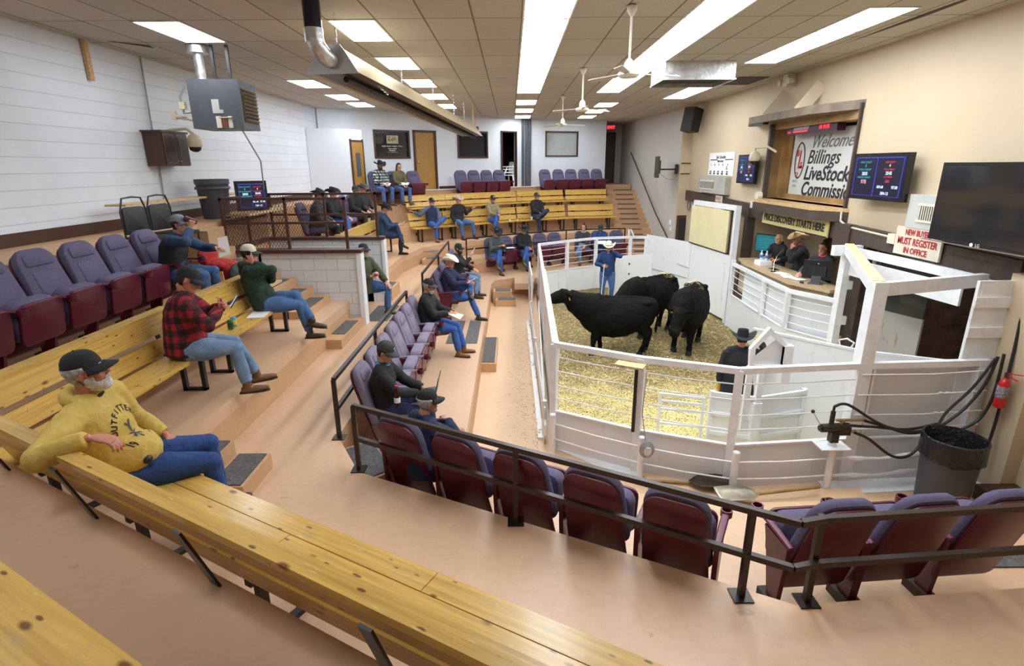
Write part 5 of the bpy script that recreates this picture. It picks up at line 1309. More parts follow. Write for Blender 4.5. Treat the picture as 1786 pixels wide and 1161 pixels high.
text('logo', 'LG', .05, M_TXTW, (5.295, 6.2, 2.89), RX, t, ext=0); MB().cyl((5.302, 6.29, 2.89), (5.296, 6.29, 2.89), .022, 14).build('logo_mark', M_TXTW, t)
MB().b2((5.4, 6.1, 3.1), (5.75, 6.4, 3.5)).build('wall_mount', M_BLACK, t)
t = thing('wall_tv', 'flat television seen edge on, held out by a wall arm', 'screen')
Rt = rotm((.16, .985, 0), (0, 0, 1))
MB().box((4.78, 18.6, 3.72), (.95, .66, .07), Rt).build('screen_housing', mat('olive_black', (.05, .045, .03), .4), t)
MB().box((4.83, 18.6, 3.72), (.6, .4, .08), Rt).build('back_box', M_BLACK, t)
MB().b2((4.85, 18.45, 3.62), (5.35, 18.5, 3.67)).b2((5.33, 18.3, 3.5), (5.38, 18.5, 3.8)).build('wall_arm', M_BLACK, t)
MB().tube([(4.9, 18.6, 3.5), (5.1, 18.5, 3.35), (5.4, 18.3, 3.3)], .01, 6).build('cord', M_CABLE, t)
t = thing('fuse_panel', 'flat cream access panel with coat hooks on the wall jog', 'panel')
MB().b2((5.47, 18.235, 3.35), (5.93, 18.25, 4.3)).build('panel', M_CREAM, t)
for z in (3.82, 3.5): MB().b2((5.45, 18.2, z), (5.8, 18.23, z + .025)).build('hook_rail', M_FRAME, t)
t = thing('loudspeaker', 'dark tilted loudspeaker high in the cream wall corner', 'speaker', (5.38, 17.3, 5.05), math.radians(-60))
R_ = Matrix.Rotation(math.radians(-12), 3, 'X')
MB().box((0, 0, 0), (.42, .34, .66), R_).build('speaker_box', M_RUBBER, t); MB().box(R_ @ Vector((0, -.175, 0)), (.38, .01, .62), R_).build('speaker_grille', mat('grille_dark', (.05, .048, .045), .8, bump=.8, bscale=200), t)
t = thing('emergency_light', 'twin lamp emergency light box at the top of the cream wall', 'light', (5.62, 12.0, 5.42))
MB().b2((-.06, -.08, -.12), (.12, .12, .1)).build('battery_box', M_BEIGE, t)
for y in (-.2, .2): MB().cyl((-.1, y, -.05), (.0, y, -.03), .06, 14).build('lamp_head', M_BEIGE, t, True)
t = thing('calendar_sign', 'white printed livestock schedule poster on the cream wall', 'poster')
MB().b2((5.735, 14.65, 3.5), (5.745, 16.5, 4.1)).build('poster_sheet', M_PAPER, t)
text('lettering', 'Sale Schedule', .13, M_TXTG, (5.73, 15.6, 3.98), RX, t, shear=.3)
for y in (16.1, 15.0): MB().b2((5.732, y - .28, 3.90), (5.735, y + .28, 3.925)).build('brown_bar', M_TXTBR, t)
text('lettering', 'MARCH SALES', .07, M_TXTB, (5.73, 15.6, 3.87), RX, t)
for k, y in enumerate((16.3, 16.0, 15.7, 15.4, 15.05)):
    text('lettering', ['5', '12', '19', '26', '30'][k], .07, M_TXTG, (5.73, y, 3.78), RX, t)
    text('lettering', 'CALF\nBRED', .055, M_TXTB, (5.73, y, 3.57), RX, t, bold=.001)
text('lettering', 'NO\nSALE', .05, M_TXTR, (5.73, 15.1, 3.7), RX, t)
def cooler(label, y0_, y1_, z0_, z1_, grille_y0, grille_y1, m_):
    t = thing('wall_heater', label, 'vent')
    MB().b2((5.60, y0_, z0_), (5.75, y1_, z1_)).build('cover', m_, t)
    MB().b2((5.592, grille_y0, z0_ + .12), (5.6, grille_y1, z1_ - .14)).build('grille_recess', M_DARKROOM, t)
    n = 14
    for k in range(n):
        y = grille_y0 + (grille_y1 - grille_y0) * (k + .5) / n; MB().b2((5.585, y - .008, z0_ + .12), (5.6, y + .008, z1_ - .14)).build('fin', M_OFFW, t)
    MB().b2((5.585, grille_y0 - .03, z0_ + .09), (5.6, grille_y1 + .03, z0_ + .12)).b2((5.585, grille_y0 - .03, z1_ - .14), (5.6, grille_y1 + .03, z1_ - .11)).build('grille_frame', M_OFFW, t)
cooler('dirty grey wall vent box under the printed schedule', 14.75, 16.9, 3.02, 3.47, 15.6, 16.7, mat('dirty_grey_metal', (.42, .41, .37), .5, var=.15, vscale=3))
cooler('grey wall vent box between the sale screen and big black television', 6.9, 7.85, 2.93, 3.38, 7.05, 7.62, mat('grey_metal', (.50, .51, .50), .45, var=.1, vscale=3))
t = thing('small_sign', 'little red and white notice on the brown beam', 'sign'); MB().b2((5.64, 14.95, 2.6), (5.65, 15.45, 2.98)).build('sign_panel', mat('cream_card', (.7, .62, .5), .6), t)
text('lettering', 'NOTICE\nALL SALES\nFINAL', .1, M_TXTRP, (5.63, 15.2, 2.8), RX, t)
tag(MB().b2((5.70, 17.2, 2.3), (5.745, 17.45, 2.62)).build('exit_notice', M_RED), 'small red notice card on the wall left of the gateway', 'sign')
tag(MB().tube([(5.7, 17.9 + .15 * math.cos(a / 2), 2.55 + .15 * math.sin(a / 2)) for a in range(0, 26)], .015, 6).build('wall_hose', M_SLATE), 'coiled grey hose on the wall under the brown beam end', 'hose')
t = thing('dark_wall_window', None, None); t.name = 'window_5'; t['kind'] = 'structure'
MB().b2((5.43 + .02, 18.2, 1.35), (5.95, 18.24, 2.2)).build('window_frame', M_FRAME, t); MB().b2((5.52, 18.19, 1.35), (5.9, 18.21, 2.1)).build('window_pane', M_GLASSD, t)
tag(MB().b2((5.38, 18.75, 1.85), (5.42, 18.9, 2.0)).b2((5.38, 18.65, 1.65), (5.42, 18.75, 1.8)).build('switch_box', M_PAPER), 'white light switch boxes on the grey stair wall', 'switch')
tag(MB().tube([(5.68, 9.55, 3.0), (5.66, 9.5, 2.85), (5.66, 9.3, 2.78), (5.66, 8.15, 2.74)], .018, 6).build('beam_conduit', M_BEIGE, None, True), 'beige conduit running along the brown beam', 'conduit')
tag(MB().b2((5.60, 8.0, 2.66), (5.67, 8.16, 2.80)).build('junction_box', M_OFFW), 'cream junction box on the brown beam', 'box')
tag(MB().cyl((5.45, 12.45, 3.12), (5.55, 12.45, 3.12), .09, 14).b2((5.42, 12.55, 2.85), (5.5, 12.65, 3.0)).build('spot_lamp', M_OFFW), 'small white lamp at the left end of the wooden ledge', 'lamp')
# booth contents
t = thing('desktop_monitor', 'teal lit monitor behind the blond boy', 'monitor')
Rm = rotm((.55, -.83, 0), (0, 0, 1))
MB().box((5.98, 12.75, 2.02), (.62, .42, .03), Rm).build('screen_housing', M_TVB, t); MB().box(Vector((5.98, 12.75, 2.02)) + (Rm @ Vector((0, 0, .017))), (.58, .38, .004), Rm).build('screen_panel', M_TEAL, t)
for k in range(5): MB().box(Vector((5.98, 12.75, 2.12 - .05 * k)) + (Rm @ Vector((-.05, 0, .022))), (.35, .012, .002), Rm).build('screen_text', M_SCYAN, t)
MB().b2((5.9, 12.7, 1.66), (6.0, 12.8, 1.85)).build('stand', M_TVB, t)
t = thing('desktop_monitor', 'black computer monitor seen from behind in front of the woman', 'monitor')
Rm = rotm((.75, -.66, 0), (.0, 0, 1)); mc = Vector((5.66, 9.95, 1.92))
MB().box(mc, (.50, .34, .03), Rm).build('screen_housing', M_TVB, t); MB().box(mc + (Rm @ Vector((0, -.02, .03))), (.30, .2, .04), Rm).build('back_bulge', M_RUBBER, t)
MB().box(mc + Vector((0, 0, -.2)) + (Rm @ Vector((0, 0, .04))), (.16, .18, .03), Rm).box(mc + Vector((0, 0, -.25)) + (Rm @ Vector((0, 0, .02))), (.24, .016, .18), Rm).build('stand', M_SLATE, t)
text('logo', 'hp', .03, M_TXTW, mc + (Rm @ Vector((0, .12, .02))), Rm, t, ext=0)
for i, (x, y) in enumerate(((5.55, 12.05), (5.62, 11.95))):
    t = thing('water_bottle', ['clear water bottle with blue label on the counter, left one of two', 'clear water bottle with blue label on the counter, right one of two'][i], 'bottle', (x, y, 1.76), 0, 'water bottles on the counter')
    MB().lathe([(.005, 0), (.032, 0), (.033, .13), (.012, .17), (.012, .19), (.002, .192)], (0, 0, 0), 12).build('bottle_body', mat('clear_plastic', (.65, .75, .85), .1), t, True)
    MB().lathe([(.0335, .05), (.0345, .055), (.0345, .11), (.0335, .115)], (0, 0, 0), 12).build('bottle_label', mat('blue_label', (.05, .2, .6), .4), t, True); MB().cyl((0, 0, .19), (0, 0, .21), .013, 10).build('cap', M_PAPER, t, True)
tag(MB().b2((5.45, 11.85, 1.66), (5.72, 12.15, 1.755)).build('tissue_box', M_PAPER), 'white box under the water bottles on the counter', 'box')
for i, (x, y, r_) in enumerate(((5.5, 10.95, .3), (5.45, 10.6, -.2), (5.52, 10.35, .1))):
    tag(MB().box((x, y, 1.666 + .003 * i), (.21, .29, .004), Matrix.Rotation(r_, 3, 'Z')).build('paper_sheet', M_PAPER), 'white paper on the booth counter, %s from the boy' % ORD[i], 'paper', 'papers on the booth counter')
t = thing('computer_mouse', 'black mouse beside the monitor on the counter', 'mouse', (5.42, 10.0, 1.66)); MB().sph((0, 0, .015), (.035, .055, .02)).build('shell', M_RUBBER, t, True); MB().b2((-.004, .02, .03), (.004, .045, .038)).build('wheel', M_SLATE, t)
t = thing('microphone', 'silver gooseneck microphone in front of the auctioneer', 'microphone')
MB().tube([(5.42, 11.15, 1.67), (5.44, 11.2, 1.85), (5.55, 11.3, 2.0), (5.72, 11.45, 2.06)], .008, 8).build('gooseneck', M_CHROME, t, True); MB().sph((5.75, 11.48, 2.07), .028).build('mic_head', M_RUBBER, t, True); MB().cyl((5.42, 11.15, 1.66), (5.42, 11.15, 1.68), .05, 14).build('mic_base', M_BLACK, t, True)
tag(MB().b2((5.5, 11.3, 1.662), (5.62, 11.55, 1.672)).build('smartphone', M_TVB), 'black phone lying on the booth counter', 'phone')
tag(MB().b2((6.1, 9.32, 1.66), (6.14, 9.75, 2.2)).build('yellow_folder_board', M_YEL), 'tan board standing at the right end of the counter', 'board')
# near right: trash can, extinguisher, hydraulic valve and hoses
t = thing('trash_can', 'large grey trash can with black bag in front of the ring fence', 'trash can', (4.80, 5.30, .1)); t.scale = (1.05, 1.05, 1.15)
MB().lathe([(.01, 0), (.215, 0), (.225, .02), (.262, .62), (.275, .63), (.275, .72), (.255, .72), (.235, .4), (.01, .38)], (0, 0, 0), 28).build('bin_body', M_GREYP, t, True)
b = MB(); R = []
for r_, z_ in ((.277, .54), (.29, .56), (.288, .70), (.285, .745), (.265, .75), (.245, .70), (.22, .5), (.12, .42), (.01, .41)):
    R.append([Vector(((r_ + random.uniform(-.006, .006)) * math.cos(2 * PI * k / 32), (r_ + random.uniform(-.006, .006)) * math.sin(2 * PI * k / 32), z_ + (random.uniform(-.018, .012) if z_ < .6 else random.uniform(-.004, .004)))) for k in range(32)])
b.rings(R); b.build('trash_bag', M_BAG, t, True)
MB().sph((-.02, .05, .45), (.04, .03, .02), 8, 5).build('crumpled_cup', M_PAPER, t, True)
t = thing('fire_extinguisher', 'red fire extinguisher on the cream column', 'fire extinguisher', (5.46, 5.60, 1.17))
MB().lathe([(.01, 0), (.05, 0), (.055, .02), (.055, .28), (.04, .32), (.018, .34), (.018, .37), (.005, .37)], (0, 0, 0), 18).build('cylinder', M_RED, t, True)
MB().lathe([(.0555, .12), (.0565, .125), (.0565, .25), (.0555, .255)], (0, 0, 0), 18).build('instruction_band', mat('label_dark', (.25, .25, .27), .5, var=.8, vscale=40), t, True)
MB().bar((0, 0, .38), (.02, -.12, .36), .02, .01).bar((0, 0, .40), (.04, -.14, .43), .02, .01).build('handle', M_RED, t); MB().cyl((0, 0, .36), (0, 0, .41), .02, 10).build('valve', M_BLACK, t)
t = thing('hydraulic_valve', 'greasy black hydraulic control valve with lever on the ring sill', 'valve', (3.68, 5.62, .76))
MB().box((0, 0, -.075), (.34, .22, .012)).build('base_plate', M_WHITE, t); MB().tube([(0, 0, -.07), (0, 0, -.01)], [.05, .04], 12).build('pedestal', M_WHITE, t, True)
MB().b2((-.045, -.04, -.02), (.045, .04, .12)).build('valve_body', M_GREASE, t); MB().cyl((-.16, 0, .15), (.15, 0, .17), .05, 14).cyl((-.18, 0, .15), (-.12, 0, .15), .035, 10).box((.1, 0, .13), (.12, .1, .1)).build('spool_block', M_GREASE, t)
MB().cyl((-.16, 0, .17), (-.29, -.02, .36), .007, 8).build('lever', M_CHROME, t); MB().sph((-.295, -.02, .37), .022).build('lever_knob', M_RUBBER, t, True)
MB().cyl((-.05, 0, .2), (-.05, 0, .36), .026, 12).cyl((-.05, 0, .36), (-.05, 0, .42), .014, 10).build('relief_cylinder', M_GREASE, t); MB().cyl((.0, 0, .25), (.35, .02, .24), .018, 10).cyl((.05, 0, .2), (.1, 0, .26), .02, 8).cyl((.14, 0, .1), (.24, 0, .11), .02, 8).build('fittings', mat('brass', (.45, .36, .2), .35, metal=.9), t, True)
hz_ = [([(3.63, 5.62, 1.18), (3.78, 5.62, 1.20), (4.15, 5.60, .98), (4.5, 5.56, .87), (4.85, 5.62, .92)], 'black hydraulic hose rising from the top of the valve'),
       ([(4.0, 5.62, 1.0), (4.3, 5.60, .92), (4.55, 5.58, .88), (4.9, 5.62, .90)], 'black hydraulic hose from the middle fitting of the valve'),
       ([(3.75, 5.6, .96), (4.1, 5.60, .93), (4.5, 5.60, .90), (4.85, 5.63, .95)], 'black hydraulic hose from the back of the valve'),
       ([(3.9, 5.6, .86), (4.05, 5.56, .80), (4.3, 5.5, .62), (4.5, 5.5, .62), (4.68, 5.54, .78), (4.9, 5.6, .90)], 'black hydraulic hose sagging lowest below the valve'),
       ([(4.85, 5.62, .9), (5.0, 5.72, 1.05), (5.25, 5.74, 1.35), (5.42, 5.74, 1.7)], 'dark hose slanting up behind the trash can, left one'),
       ([(4.95, 5.68, .9), (5.2, 5.72, 1.1), (5.36, 5.72, 1.4), (5.44, 5.74, 1.72)], 'dark hose slanting up behind the trash can, middle one'),
       ([(5.15, 5.66, .85), (5.35, 5.66, 1.0), (5.45, 5.68, 1.3), (5.5, 5.74, 1.75)], 'dark hose slanting up behind the trash can, right one'),
       ([(5.42, 5.60, .12), (5.45, 5.60, .5), (5.50, 5.62, 1.0), (5.56, 5.70, 1.8), (5.62, 5.8, 2.4)], 'black cable bundle running up the corner by the cream column')]
for pts, lb in hz_:
    P = [Vector(p) for p in pts]; S = []
    for i in range(len(P) - 1):
        p0, p1, p2, p3 = P[max(i - 1, 0)], P[i], P[i + 1], P[min(i + 2, len(P) - 1)]
        for k in range(6):
            u = k / 6; S.append(.5 * ((2 * p1) + (p2 - p0) * u + (2 * p0 - 5 * p1 + 4 * p2 - p3) * u * u + (3 * p1 - p0 - 3 * p2 + p3) * u ** 3))
    S.append(P[-1]); tag(MB().tube(S, .016, 8).build('hydraulic_hose', M_RUBBER, None, True), lb, 'hose', 'hoses by the valve and trash can')
# lamp box with cord on the fence post
t = thing('speaker_board', 'small wooden board with lamp bracketed on the near fence post', 'board')
MB().box((1.38, 5.98, 1.56), (.34, .16, .02), Matrix.Rotation(-.5, 3, 'Z')).build('board', M_PINE2, t); MB().sph((1.3, 6.0, 1.53), (.05, .05, .04)).build('lamp', M_PAPER, t, True)
MB().cyl((1.46, 5.98, .7), (1.46, 5.98, 1.5), .022, 10).build('black_tube', M_RUBBER, t, True)
b = MB()
for k in range(5): b.tube([(1.60 + (.085 - .008 * k) * math.cos(a * PI / 9), 5.80 - .01 * k, .55 + (.105 - .01 * k) * math.sin(a * PI / 9)) for a in range(19)], .007, 5)
b.tube([(1.56, 5.9, 1.5), (1.53, 5.86, 1.0), (1.58, 5.82, .66)], .006, 5)
tag(b.build('coiled_cord', M_CABLE, None, True), 'coiled grey electrical cord hanging on the low pipe rail', 'cord')
# shovels
def shovel(label, p, q, blade, m_b, loc_r):
    t = thing('shovel', label, 'shovel', (0, 0, 0), 0, 'shovels by the near ring fence')
    p, q = Vector(p), Vector(q); d = (q - p).normalized()
    MB().cyl(p + d * .1, q, .018, 10).build('handle', mat('ash_handle', (.32, .2, .07), .5, var=.3), t, True)
    s = d.cross(Vector((0, 0, 1))).normalized(); u = s.cross(d)
    b = MB(); R = []
    for f, wd_, cv in ((.12, .03, .0), (.06, .08, .02), (0, .13, .03), (-.18, .145, .04), (-.32, .14, .045), (-.35, .135, .045)):
        R.append([p + d * f + s * (wd_ * a) + u * (cv * (abs(a) ** 2) + blade * 0) + Vector((0, 0, .012)) for a in (-1, -.6, 0, .6, 1)])
    b.rings(R, close=False, caps=False); o = b.build('blade', m_b, t, True); so = o.modifiers.new('s', 'SOLIDIFY'); so.thickness = .004
    return t
shovel('steel scoop shovel lying on the tan planks with wooden handle', (2.62, 5.27, .27), (3.5, 5.42, .27), 0, mat('worn_shovel', (.5, .46, .36), .35, metal=.7, var=.4, vscale=8), 0)
shovel('dark rusty shovel lying against the near fence base', (2.2, 5.62, .2), (1.6, 5.74, .17), 0, mat('rusty_shovel', (.07, .05, .035), .5, metal=.5, var=.4), 0)
# cans and papers on benches etc.
def can(label, loc, c1, c2):
    t = thing('drink_can', label, 'can', loc, 0, 'cans on the left bench')
    MB().lathe([(.004, 0), (.028, 0), (.033, .01), (.033, .11), (.027, .12), (.004, .119)], (0, 0, 0), 14).build('can_body', c1, t, True); MB().lathe([(.0335, .03), (.034, .035), (.034, .08), (.0335, .085)], (0, 0, 0), 14).build('can_print', c2, t, True)
can('green drink can on the bench between plaid and green men', (-3.36, 6.25, 1.95), mat('can_green', (.02, .15, .05), .3), mat('can_dark', (.03, .04, .03), .4))
can('blue red and yellow food can beside the green can', (-3.38, 6.37, 1.95), mat('can_blue', (.1, .3, .5), .3), mat('can_yellow', (.7, .5, .05), .4))
t = tag(MB().box((-3.33, 6.95, 1.955), (.22, .42, .004), Matrix.Rotation(.15, 3, 'Z')).build('paper_sheet', M_PAPER), 'white printed paper lying on the bench beside the man in green', 'paper')
for i, (x, y, lb) in enumerate(((-.05, 19.15, 'tall white cup on the lower back bench nearest the tan jacket man'), (.22, 19.3, 'short white cup on the lower back bench'), (.72, 19.63, 'white cup beside the man in black jacket on back bench'))):
    t = thing('paper_cup', lb, 'cup', (x, y, 1.95), 0, 'cups on the back bench')
    MB().lathe([(.004, 0), (.028, 0), (.038, .10 if i != 1 else .07), (.003, .10 if i != 1 else .07)], (0, 0, 0), 14).build('cup_body', M_PAPER, t, True); MB().cyl((0, 0, .10 if i != 1 else .07), (0, 0, .11 if i != 1 else .08), .039, 14).build('lid', M_RUBBER if i != 2 else M_PAPER, t, True)
# white plastic chairs in the doorway
def pl_chair(label, loc, rz):
    t = thing('plastic_chair', label, 'chair', loc, rz, 'stacked white plastic chairs')
    MB().slab([(x, z) for x, z in rrect(-.2, .44, .2, .84, .04, .1, 3)], .015).build('backrest', M_PAPER, t); MB().b2((-.22, 0, .42), (.22, .42, .45)).build('seat', M_PAPER, t)
    for s in (-1, 1):
        MB().tube([(s * .23, .0, .66), (s * .26, .3, .65), (s * .25, .4, .45)], .016, 6).build('armrest', M_PAPER, t, True)
        for y in (0.02, .4): MB().tube([(s * .2, y, .43), (s * .24, y + (.03 if y > .1 else -.03), 0)], .018, 6).build('leg', M_PAPER, t, True)
pl_chair('white plastic armchair in the dark doorway, lower of two', (.0, 22.55, 3.0), math.radians(115)); pl_chair('white plastic armchair in the dark doorway, upper of two', (.02, 22.56, 3.1), math.radians(115))
tag(MB().box(onw(P01, dd01, nn01, u01(-2.2), 3.45, .005), (.08, .01, .12), Rr).build('wall_outlet', M_PAPER), 'white outlet on the back wall right of the oak door', 'outlet')
t = thing('water_bottle', 'small clear water bottle at the end of the pen railing', 'bottle', (-3.85, 17.35, 2.5)); MB().lathe([(.005, 0), (.035, 0), (.035, .14), (.012, .18), (.012, .2), (.002, .2)], (0, 0, 0), 12).build('bottle_body', mat('clear_plastic', (.65, .75, .85), .1), t, True); MB().lathe([(.036, .05), (.037, .055), (.037, .11), (.036, .115)], (0, 0, 0), 12).build('bottle_label', mat('blue_label', (.05, .2, .6), .4), t, True)
# ---------------------------------------------------------------- people
def cloth(name, col, rough=0.85, var=.12, vs=14, bump=.35, bs=30): return mat(name, col, rough, var=var, vscale=vs, bump=bump, bscale=bs)
C_JEAN = cloth('blue_denim', (.06, .13, .30)); C_JEAN2 = cloth('bright_blue_denim', (.035, .10, .34)); C_JEAN3 = cloth('light_denim', (.16, .25, .40), var=.3, vs=7)
C_JDK = cloth('dark_denim', (.018, .03, .085)); C_BLK = cloth('black_cloth', (.014, .014, .016), var=.2); C_NAVY = cloth('navy_cloth', (.014, .02, .065)); C_BLUE = cloth('blue_nylon', (.02, .06, .19))
C_DBLUE = cloth('steel_blue_knit', (.025, .055, .13)); C_GREEN = cloth('dark_green_fleece', (.012, .035, .022)); C_OLIVE = cloth('olive_parka', (.06, .062, .028)); C_GREY = cloth('grey_wool', (.075, .085, .085)); C_CHAR = cloth('charcoal_cloth', (.035, .037, .042))
C_TAN = cloth('tan_cloth', (.30, .24, .14)); C_YEL = cloth('mustard_fleece', (.60, .42, .10), var=.08); C_RED = cloth('red_fleece', (.35, .012, .012)); C_CREAM = cloth('cream_felt', (.70, .62, .42), bump=.1); C_WHAT = cloth('white_felt', (.80, .74, .62), bump=.1)
C_TFELT = cloth('tan_felt', (.50, .35, .18), bump=.1); C_SLATE = cloth('slate_sleeve', (.09, .12, .20)); C_OLT = cloth('olive_top', (.13, .11, .05)); C_CAPG = cloth('faded_black_cap', (.045, .045, .042), bump=.1); C_CAPB = cloth('navy_cap', (.02, .027, .045), bump=.1)
C_CAPW = cloth('offwhite_cap', (.62, .58, .47), bump=.1); C_CAPGR = cloth('green_brim', (.01, .05, .03), bump=.1); C_CGREY = cloth('grey_cap', (.22, .24, .27), bump=.1)
C_BOOT = mat('brown_leather', (.16, .075, .035), .5, var=.3, vscale=12); C_BOOTD = mat('dark_leather', (.05, .03, .02), .45, var=.2); C_BOOTK = mat('black_leather', (.012, .011, .011), .35); C_SUEDE = mat('olive_suede', (.10, .08, .035), .8, var=.2); C_TANB = mat('tan_boot', (.22, .09, .03), .45)
H_GREY = mat('grey_hair', (.38, .37, .36), .8, var=.4, vscale=40, bump=.6, bscale=120); H_WHITE = mat('white_beard', (.62, .58, .54), .8, var=.3, vscale=40, bump=.6, bscale=120); H_BRN = mat('brown_hair', (.06, .03, .015), .6, var=.3, vscale=40, bump=.5, bscale=90)
H_DK = mat('dark_hair', (.015, .011, .009), .6, bump=.5, bscale=90); H_BLOND = mat('blond_hair', (.62, .44, .17), .6, var=.3, vscale=40, bump=.5, bscale=90); H_GOAT = mat('goatee', (.30, .24, .19), .8); M_YGLOVE = mat('yellow_glove', (.65, .42, .05), .7)
def plaid(name, base, c1, c2, sc=9):
    m = bpy.data.materials.new(name); N, L, b = nodes(m)
    tc = N.new('ShaderNodeTexCoord'); s = N.new('ShaderNodeSeparateXYZ'); L.new(tc.outputs['Object'], s.inputs[0])
    def stripe(sock, sc_, ph=0, thr=0.0):
        a = N.new('ShaderNodeMath'); a.operation = 'MULTIPLY_ADD'; a.inputs[1].default_value = sc_ * 2 * PI; a.inputs[2].default_value = ph; L.new(sock, a.inputs[0])
        q = N.new('ShaderNodeMath'); q.operation = 'SINE'; L.new(a.outputs[0], q.inputs[0])
        g = N.new('ShaderNodeMapRange'); g.inputs[1].default_value = thr - .2; g.inputs[2].default_value = thr + .2; L.new(q.outputs[0], g.inputs[0]); return g.outputs[0]
    ad = N.new('ShaderNodeMath'); ad.operation = 'ADD'; L.new(s.outputs[0], ad.inputs[0]); L.new(s.outputs[1], ad.inputs[1])
    a = stripe(ad.outputs[0], sc); z = stripe(s.outputs[2], sc)
    su = N.new('ShaderNodeMath'); su.operation = 'ADD'; L.new(a, su.inputs[0]); L.new(z, su.inputs[1])
    dv = N.new('ShaderNodeMath'); dv.operation = 'MULTIPLY'; dv.inputs[1].default_value = .5; L.new(su.outputs[0], dv.inputs[0])
    L.new(ramp(N, L, dv.outputs[0], [(0.1, base), (0.5, c1), (0.9, c2)]), b.inputs['Base Color']); b.inputs['Roughness'].default_value = .9
    return m
C_PLR = plaid('red_black_plaid', (.012, .006, .008), (.085, .008, .012), (.30, .012, .022), 8); C_PLW = plaid('green_white_plaid', (.015, .02, .02), (.08, .11, .11), (.6, .62, .6), 12)

def ik(S, T, l1, l2, pole):
    S, T, pole = Vector(S), Vector(T), Vector(pole); d = T - S; L = d.length; mx = (l1 + l2) * .998
    if L > mx: T = S + d * (mx / L); d = T - S; L = mx
    d = d / L; a = (l1 * l1 - l2 * l2 + L * L) / (2 * L); h = math.sqrt(max(0, l1 * l1 - a * a))
    p = pole - d * pole.dot(d)
    p = p.normalized() if p.length > 1e-5 else d.orthogonal().normalized()
    return S + d * a + p * h, T
HEADP = [(-.115, .030, .082, .030), (-.108, .042, .094, .008), (-.09, .052, .097, -.022), (-.06, .061, .093, -.055), (-.025, .068, .090, -.078), (.01, .073, .088, -.090), (.045, .076, .088, -.096), (.075, .071, .078, -.090), (.098, .056, .055, -.070), (.111, .032, .022, -.040), (.116, .010, .0, -.015)]
def head_rings(off=0.0, n=24):
    R = []
    for z, w_, f, bk in HEADP:
        cy = (f + bk) / 2; ry = (f - bk) / 2 + off; rx = w_ + off; zz = z + (off if z > .09 else (-off if z < -.1 else 0))
        R.append([Vector((rx * math.copysign(abs(math.cos(2 * PI * k / n)) ** .92, math.cos(2 * PI * k / n)), cy + ry * math.copysign(abs(math.sin(2 * PI * k / n)) ** .92, math.sin(2 * PI * k / n)), zz)) for k in range(n)])
    return R
def add_head(b, M):
    s = MB(); s.rings(head_rings())
    s.tube([(0, .086, .02), (0, .100, -.005), (0, .111, -.026), (0, .098, -.036)], [.008, .010, .0135, .010], 8)
    s.sph((0, .096, -.03), (.019, .012, .009), 8, 6)
    s.tube([(-.045, .072, .026), (-.02, .087, .03), (.02, .087, .03), (.045, .072, .026)], .009, 6, ends=.5)
    s.sph((0, .090, -.098), (.022, .014, .016), 8, 6)
    for sx in (-1, 1):
        s.sph((sx * .077, -.008, -.002), (.009, .019, .031), 8, 6, Matrix.Rotation(sx * -.35, 3, 'Z')); s.sph((sx * .042, .062, -.028), (.024, .022, .022), 8, 6)
    s.sph((0, .091, -.057), (.024, .009, .006), 8, 6); s.sph((0, .090, -.068), (.021, .009, .006), 8, 6)
    b.add([M @ Vector(p) for p in s.v], s.f)
def shell(M, off, test, m, name, parent, th=.006):
    s = MB(); s.rings(head_rings(off, 32))
    fs = []
    for f in s.f:
        c = sum((Vector(s.v[i]) for i in f), Vector()) / len(f)
        if test(c): fs.append(f)
    if not fs: return None
    s.f = fs; s.v = [tuple(M @ Vector(p)) for p in s.v]
    us = sorted({i for f in fs for i in f}); rm_ = {k: i for i, k in enumerate(us)}
    s.v = [s.v[i] for i in us]; s.f = [tuple(rm_[i] for i in f) for f in fs]
    o = s.build(name, m, parent, True); so = o.modifiers.new('s', 'SOLIDIFY'); so.thickness = th; so.offset = 1
    return o
def finger_set(b, W, d, nrm, lat, curl, side, thumb_in=.5):
    """W wrist, d hand direction, nrm palm side normal, lat towards the thumb"""
    pal = [W, W + d * .045, W + d * .092]
    b.tube(pal, [.026, .038, .040], 10, [.017, .016, .013], lat, .3)
    for k, (lx, L) in enumerate(((.030, .070), (.0105, .079), (-.0095, .073), (-.029, .058))):
        p = W + d * .085 + lat * lx; dd = (d + lat * (lx * 2.2)).normalized(); pts = [p - d * .01, p]
        for s, f in enumerate((.45, .30, .25)):
            a = curl * (.5 + .45 * s) + .08 * k * curl
            dv = (dd * math.cos(a) + nrm * math.sin(a)).normalized(); pts.append(pts[-1] + dv * (L * f * 1.05))
        b.tube(pts, [.0095, .0095, .0088, .0080, .0065], 8, ends=.4)
    p = W + d * .022 + lat * .024; t1 = (lat * .75 + d * .65 + nrm * .35 * thumb_in).normalized(); t2 = (lat * .25 + d * .85 + nrm * .7 * thumb_in).normalized()
    b.tube([p - t1 * .012, p, p + t1 * .036, p + t1 * .036 + t2 * .03, p + t1 * .036 + t2 * .054], [.014, .014, .0115, .0105, .008], 8, ends=.4)
def remesh(o, vox, smooth=2, disp=None, strength=.01, size=.12):
    m = o.modifiers.new('remesh', 'REMESH'); m.mode = 'VOXEL'; m.voxel_size = vox; m.use_smooth_shade = True
    if smooth:
        s = o.modifiers.new('smooth', 'SMOOTH'); s.factor = .5; s.iterations = smooth
    if disp:
        t = bpy.data.textures.get('folds%d' % int(size * 1000)) or bpy.data.textures.new('folds%d' % int(size * 1000), 'CLOUDS'); t.noise_scale = size; t.noise_depth = 2
        d = o.modifiers.new('folds', 'DISPLACE'); d.texture = t; d.strength = strength; d.mid_level = .5; d.texture_coords = 'LOCAL'
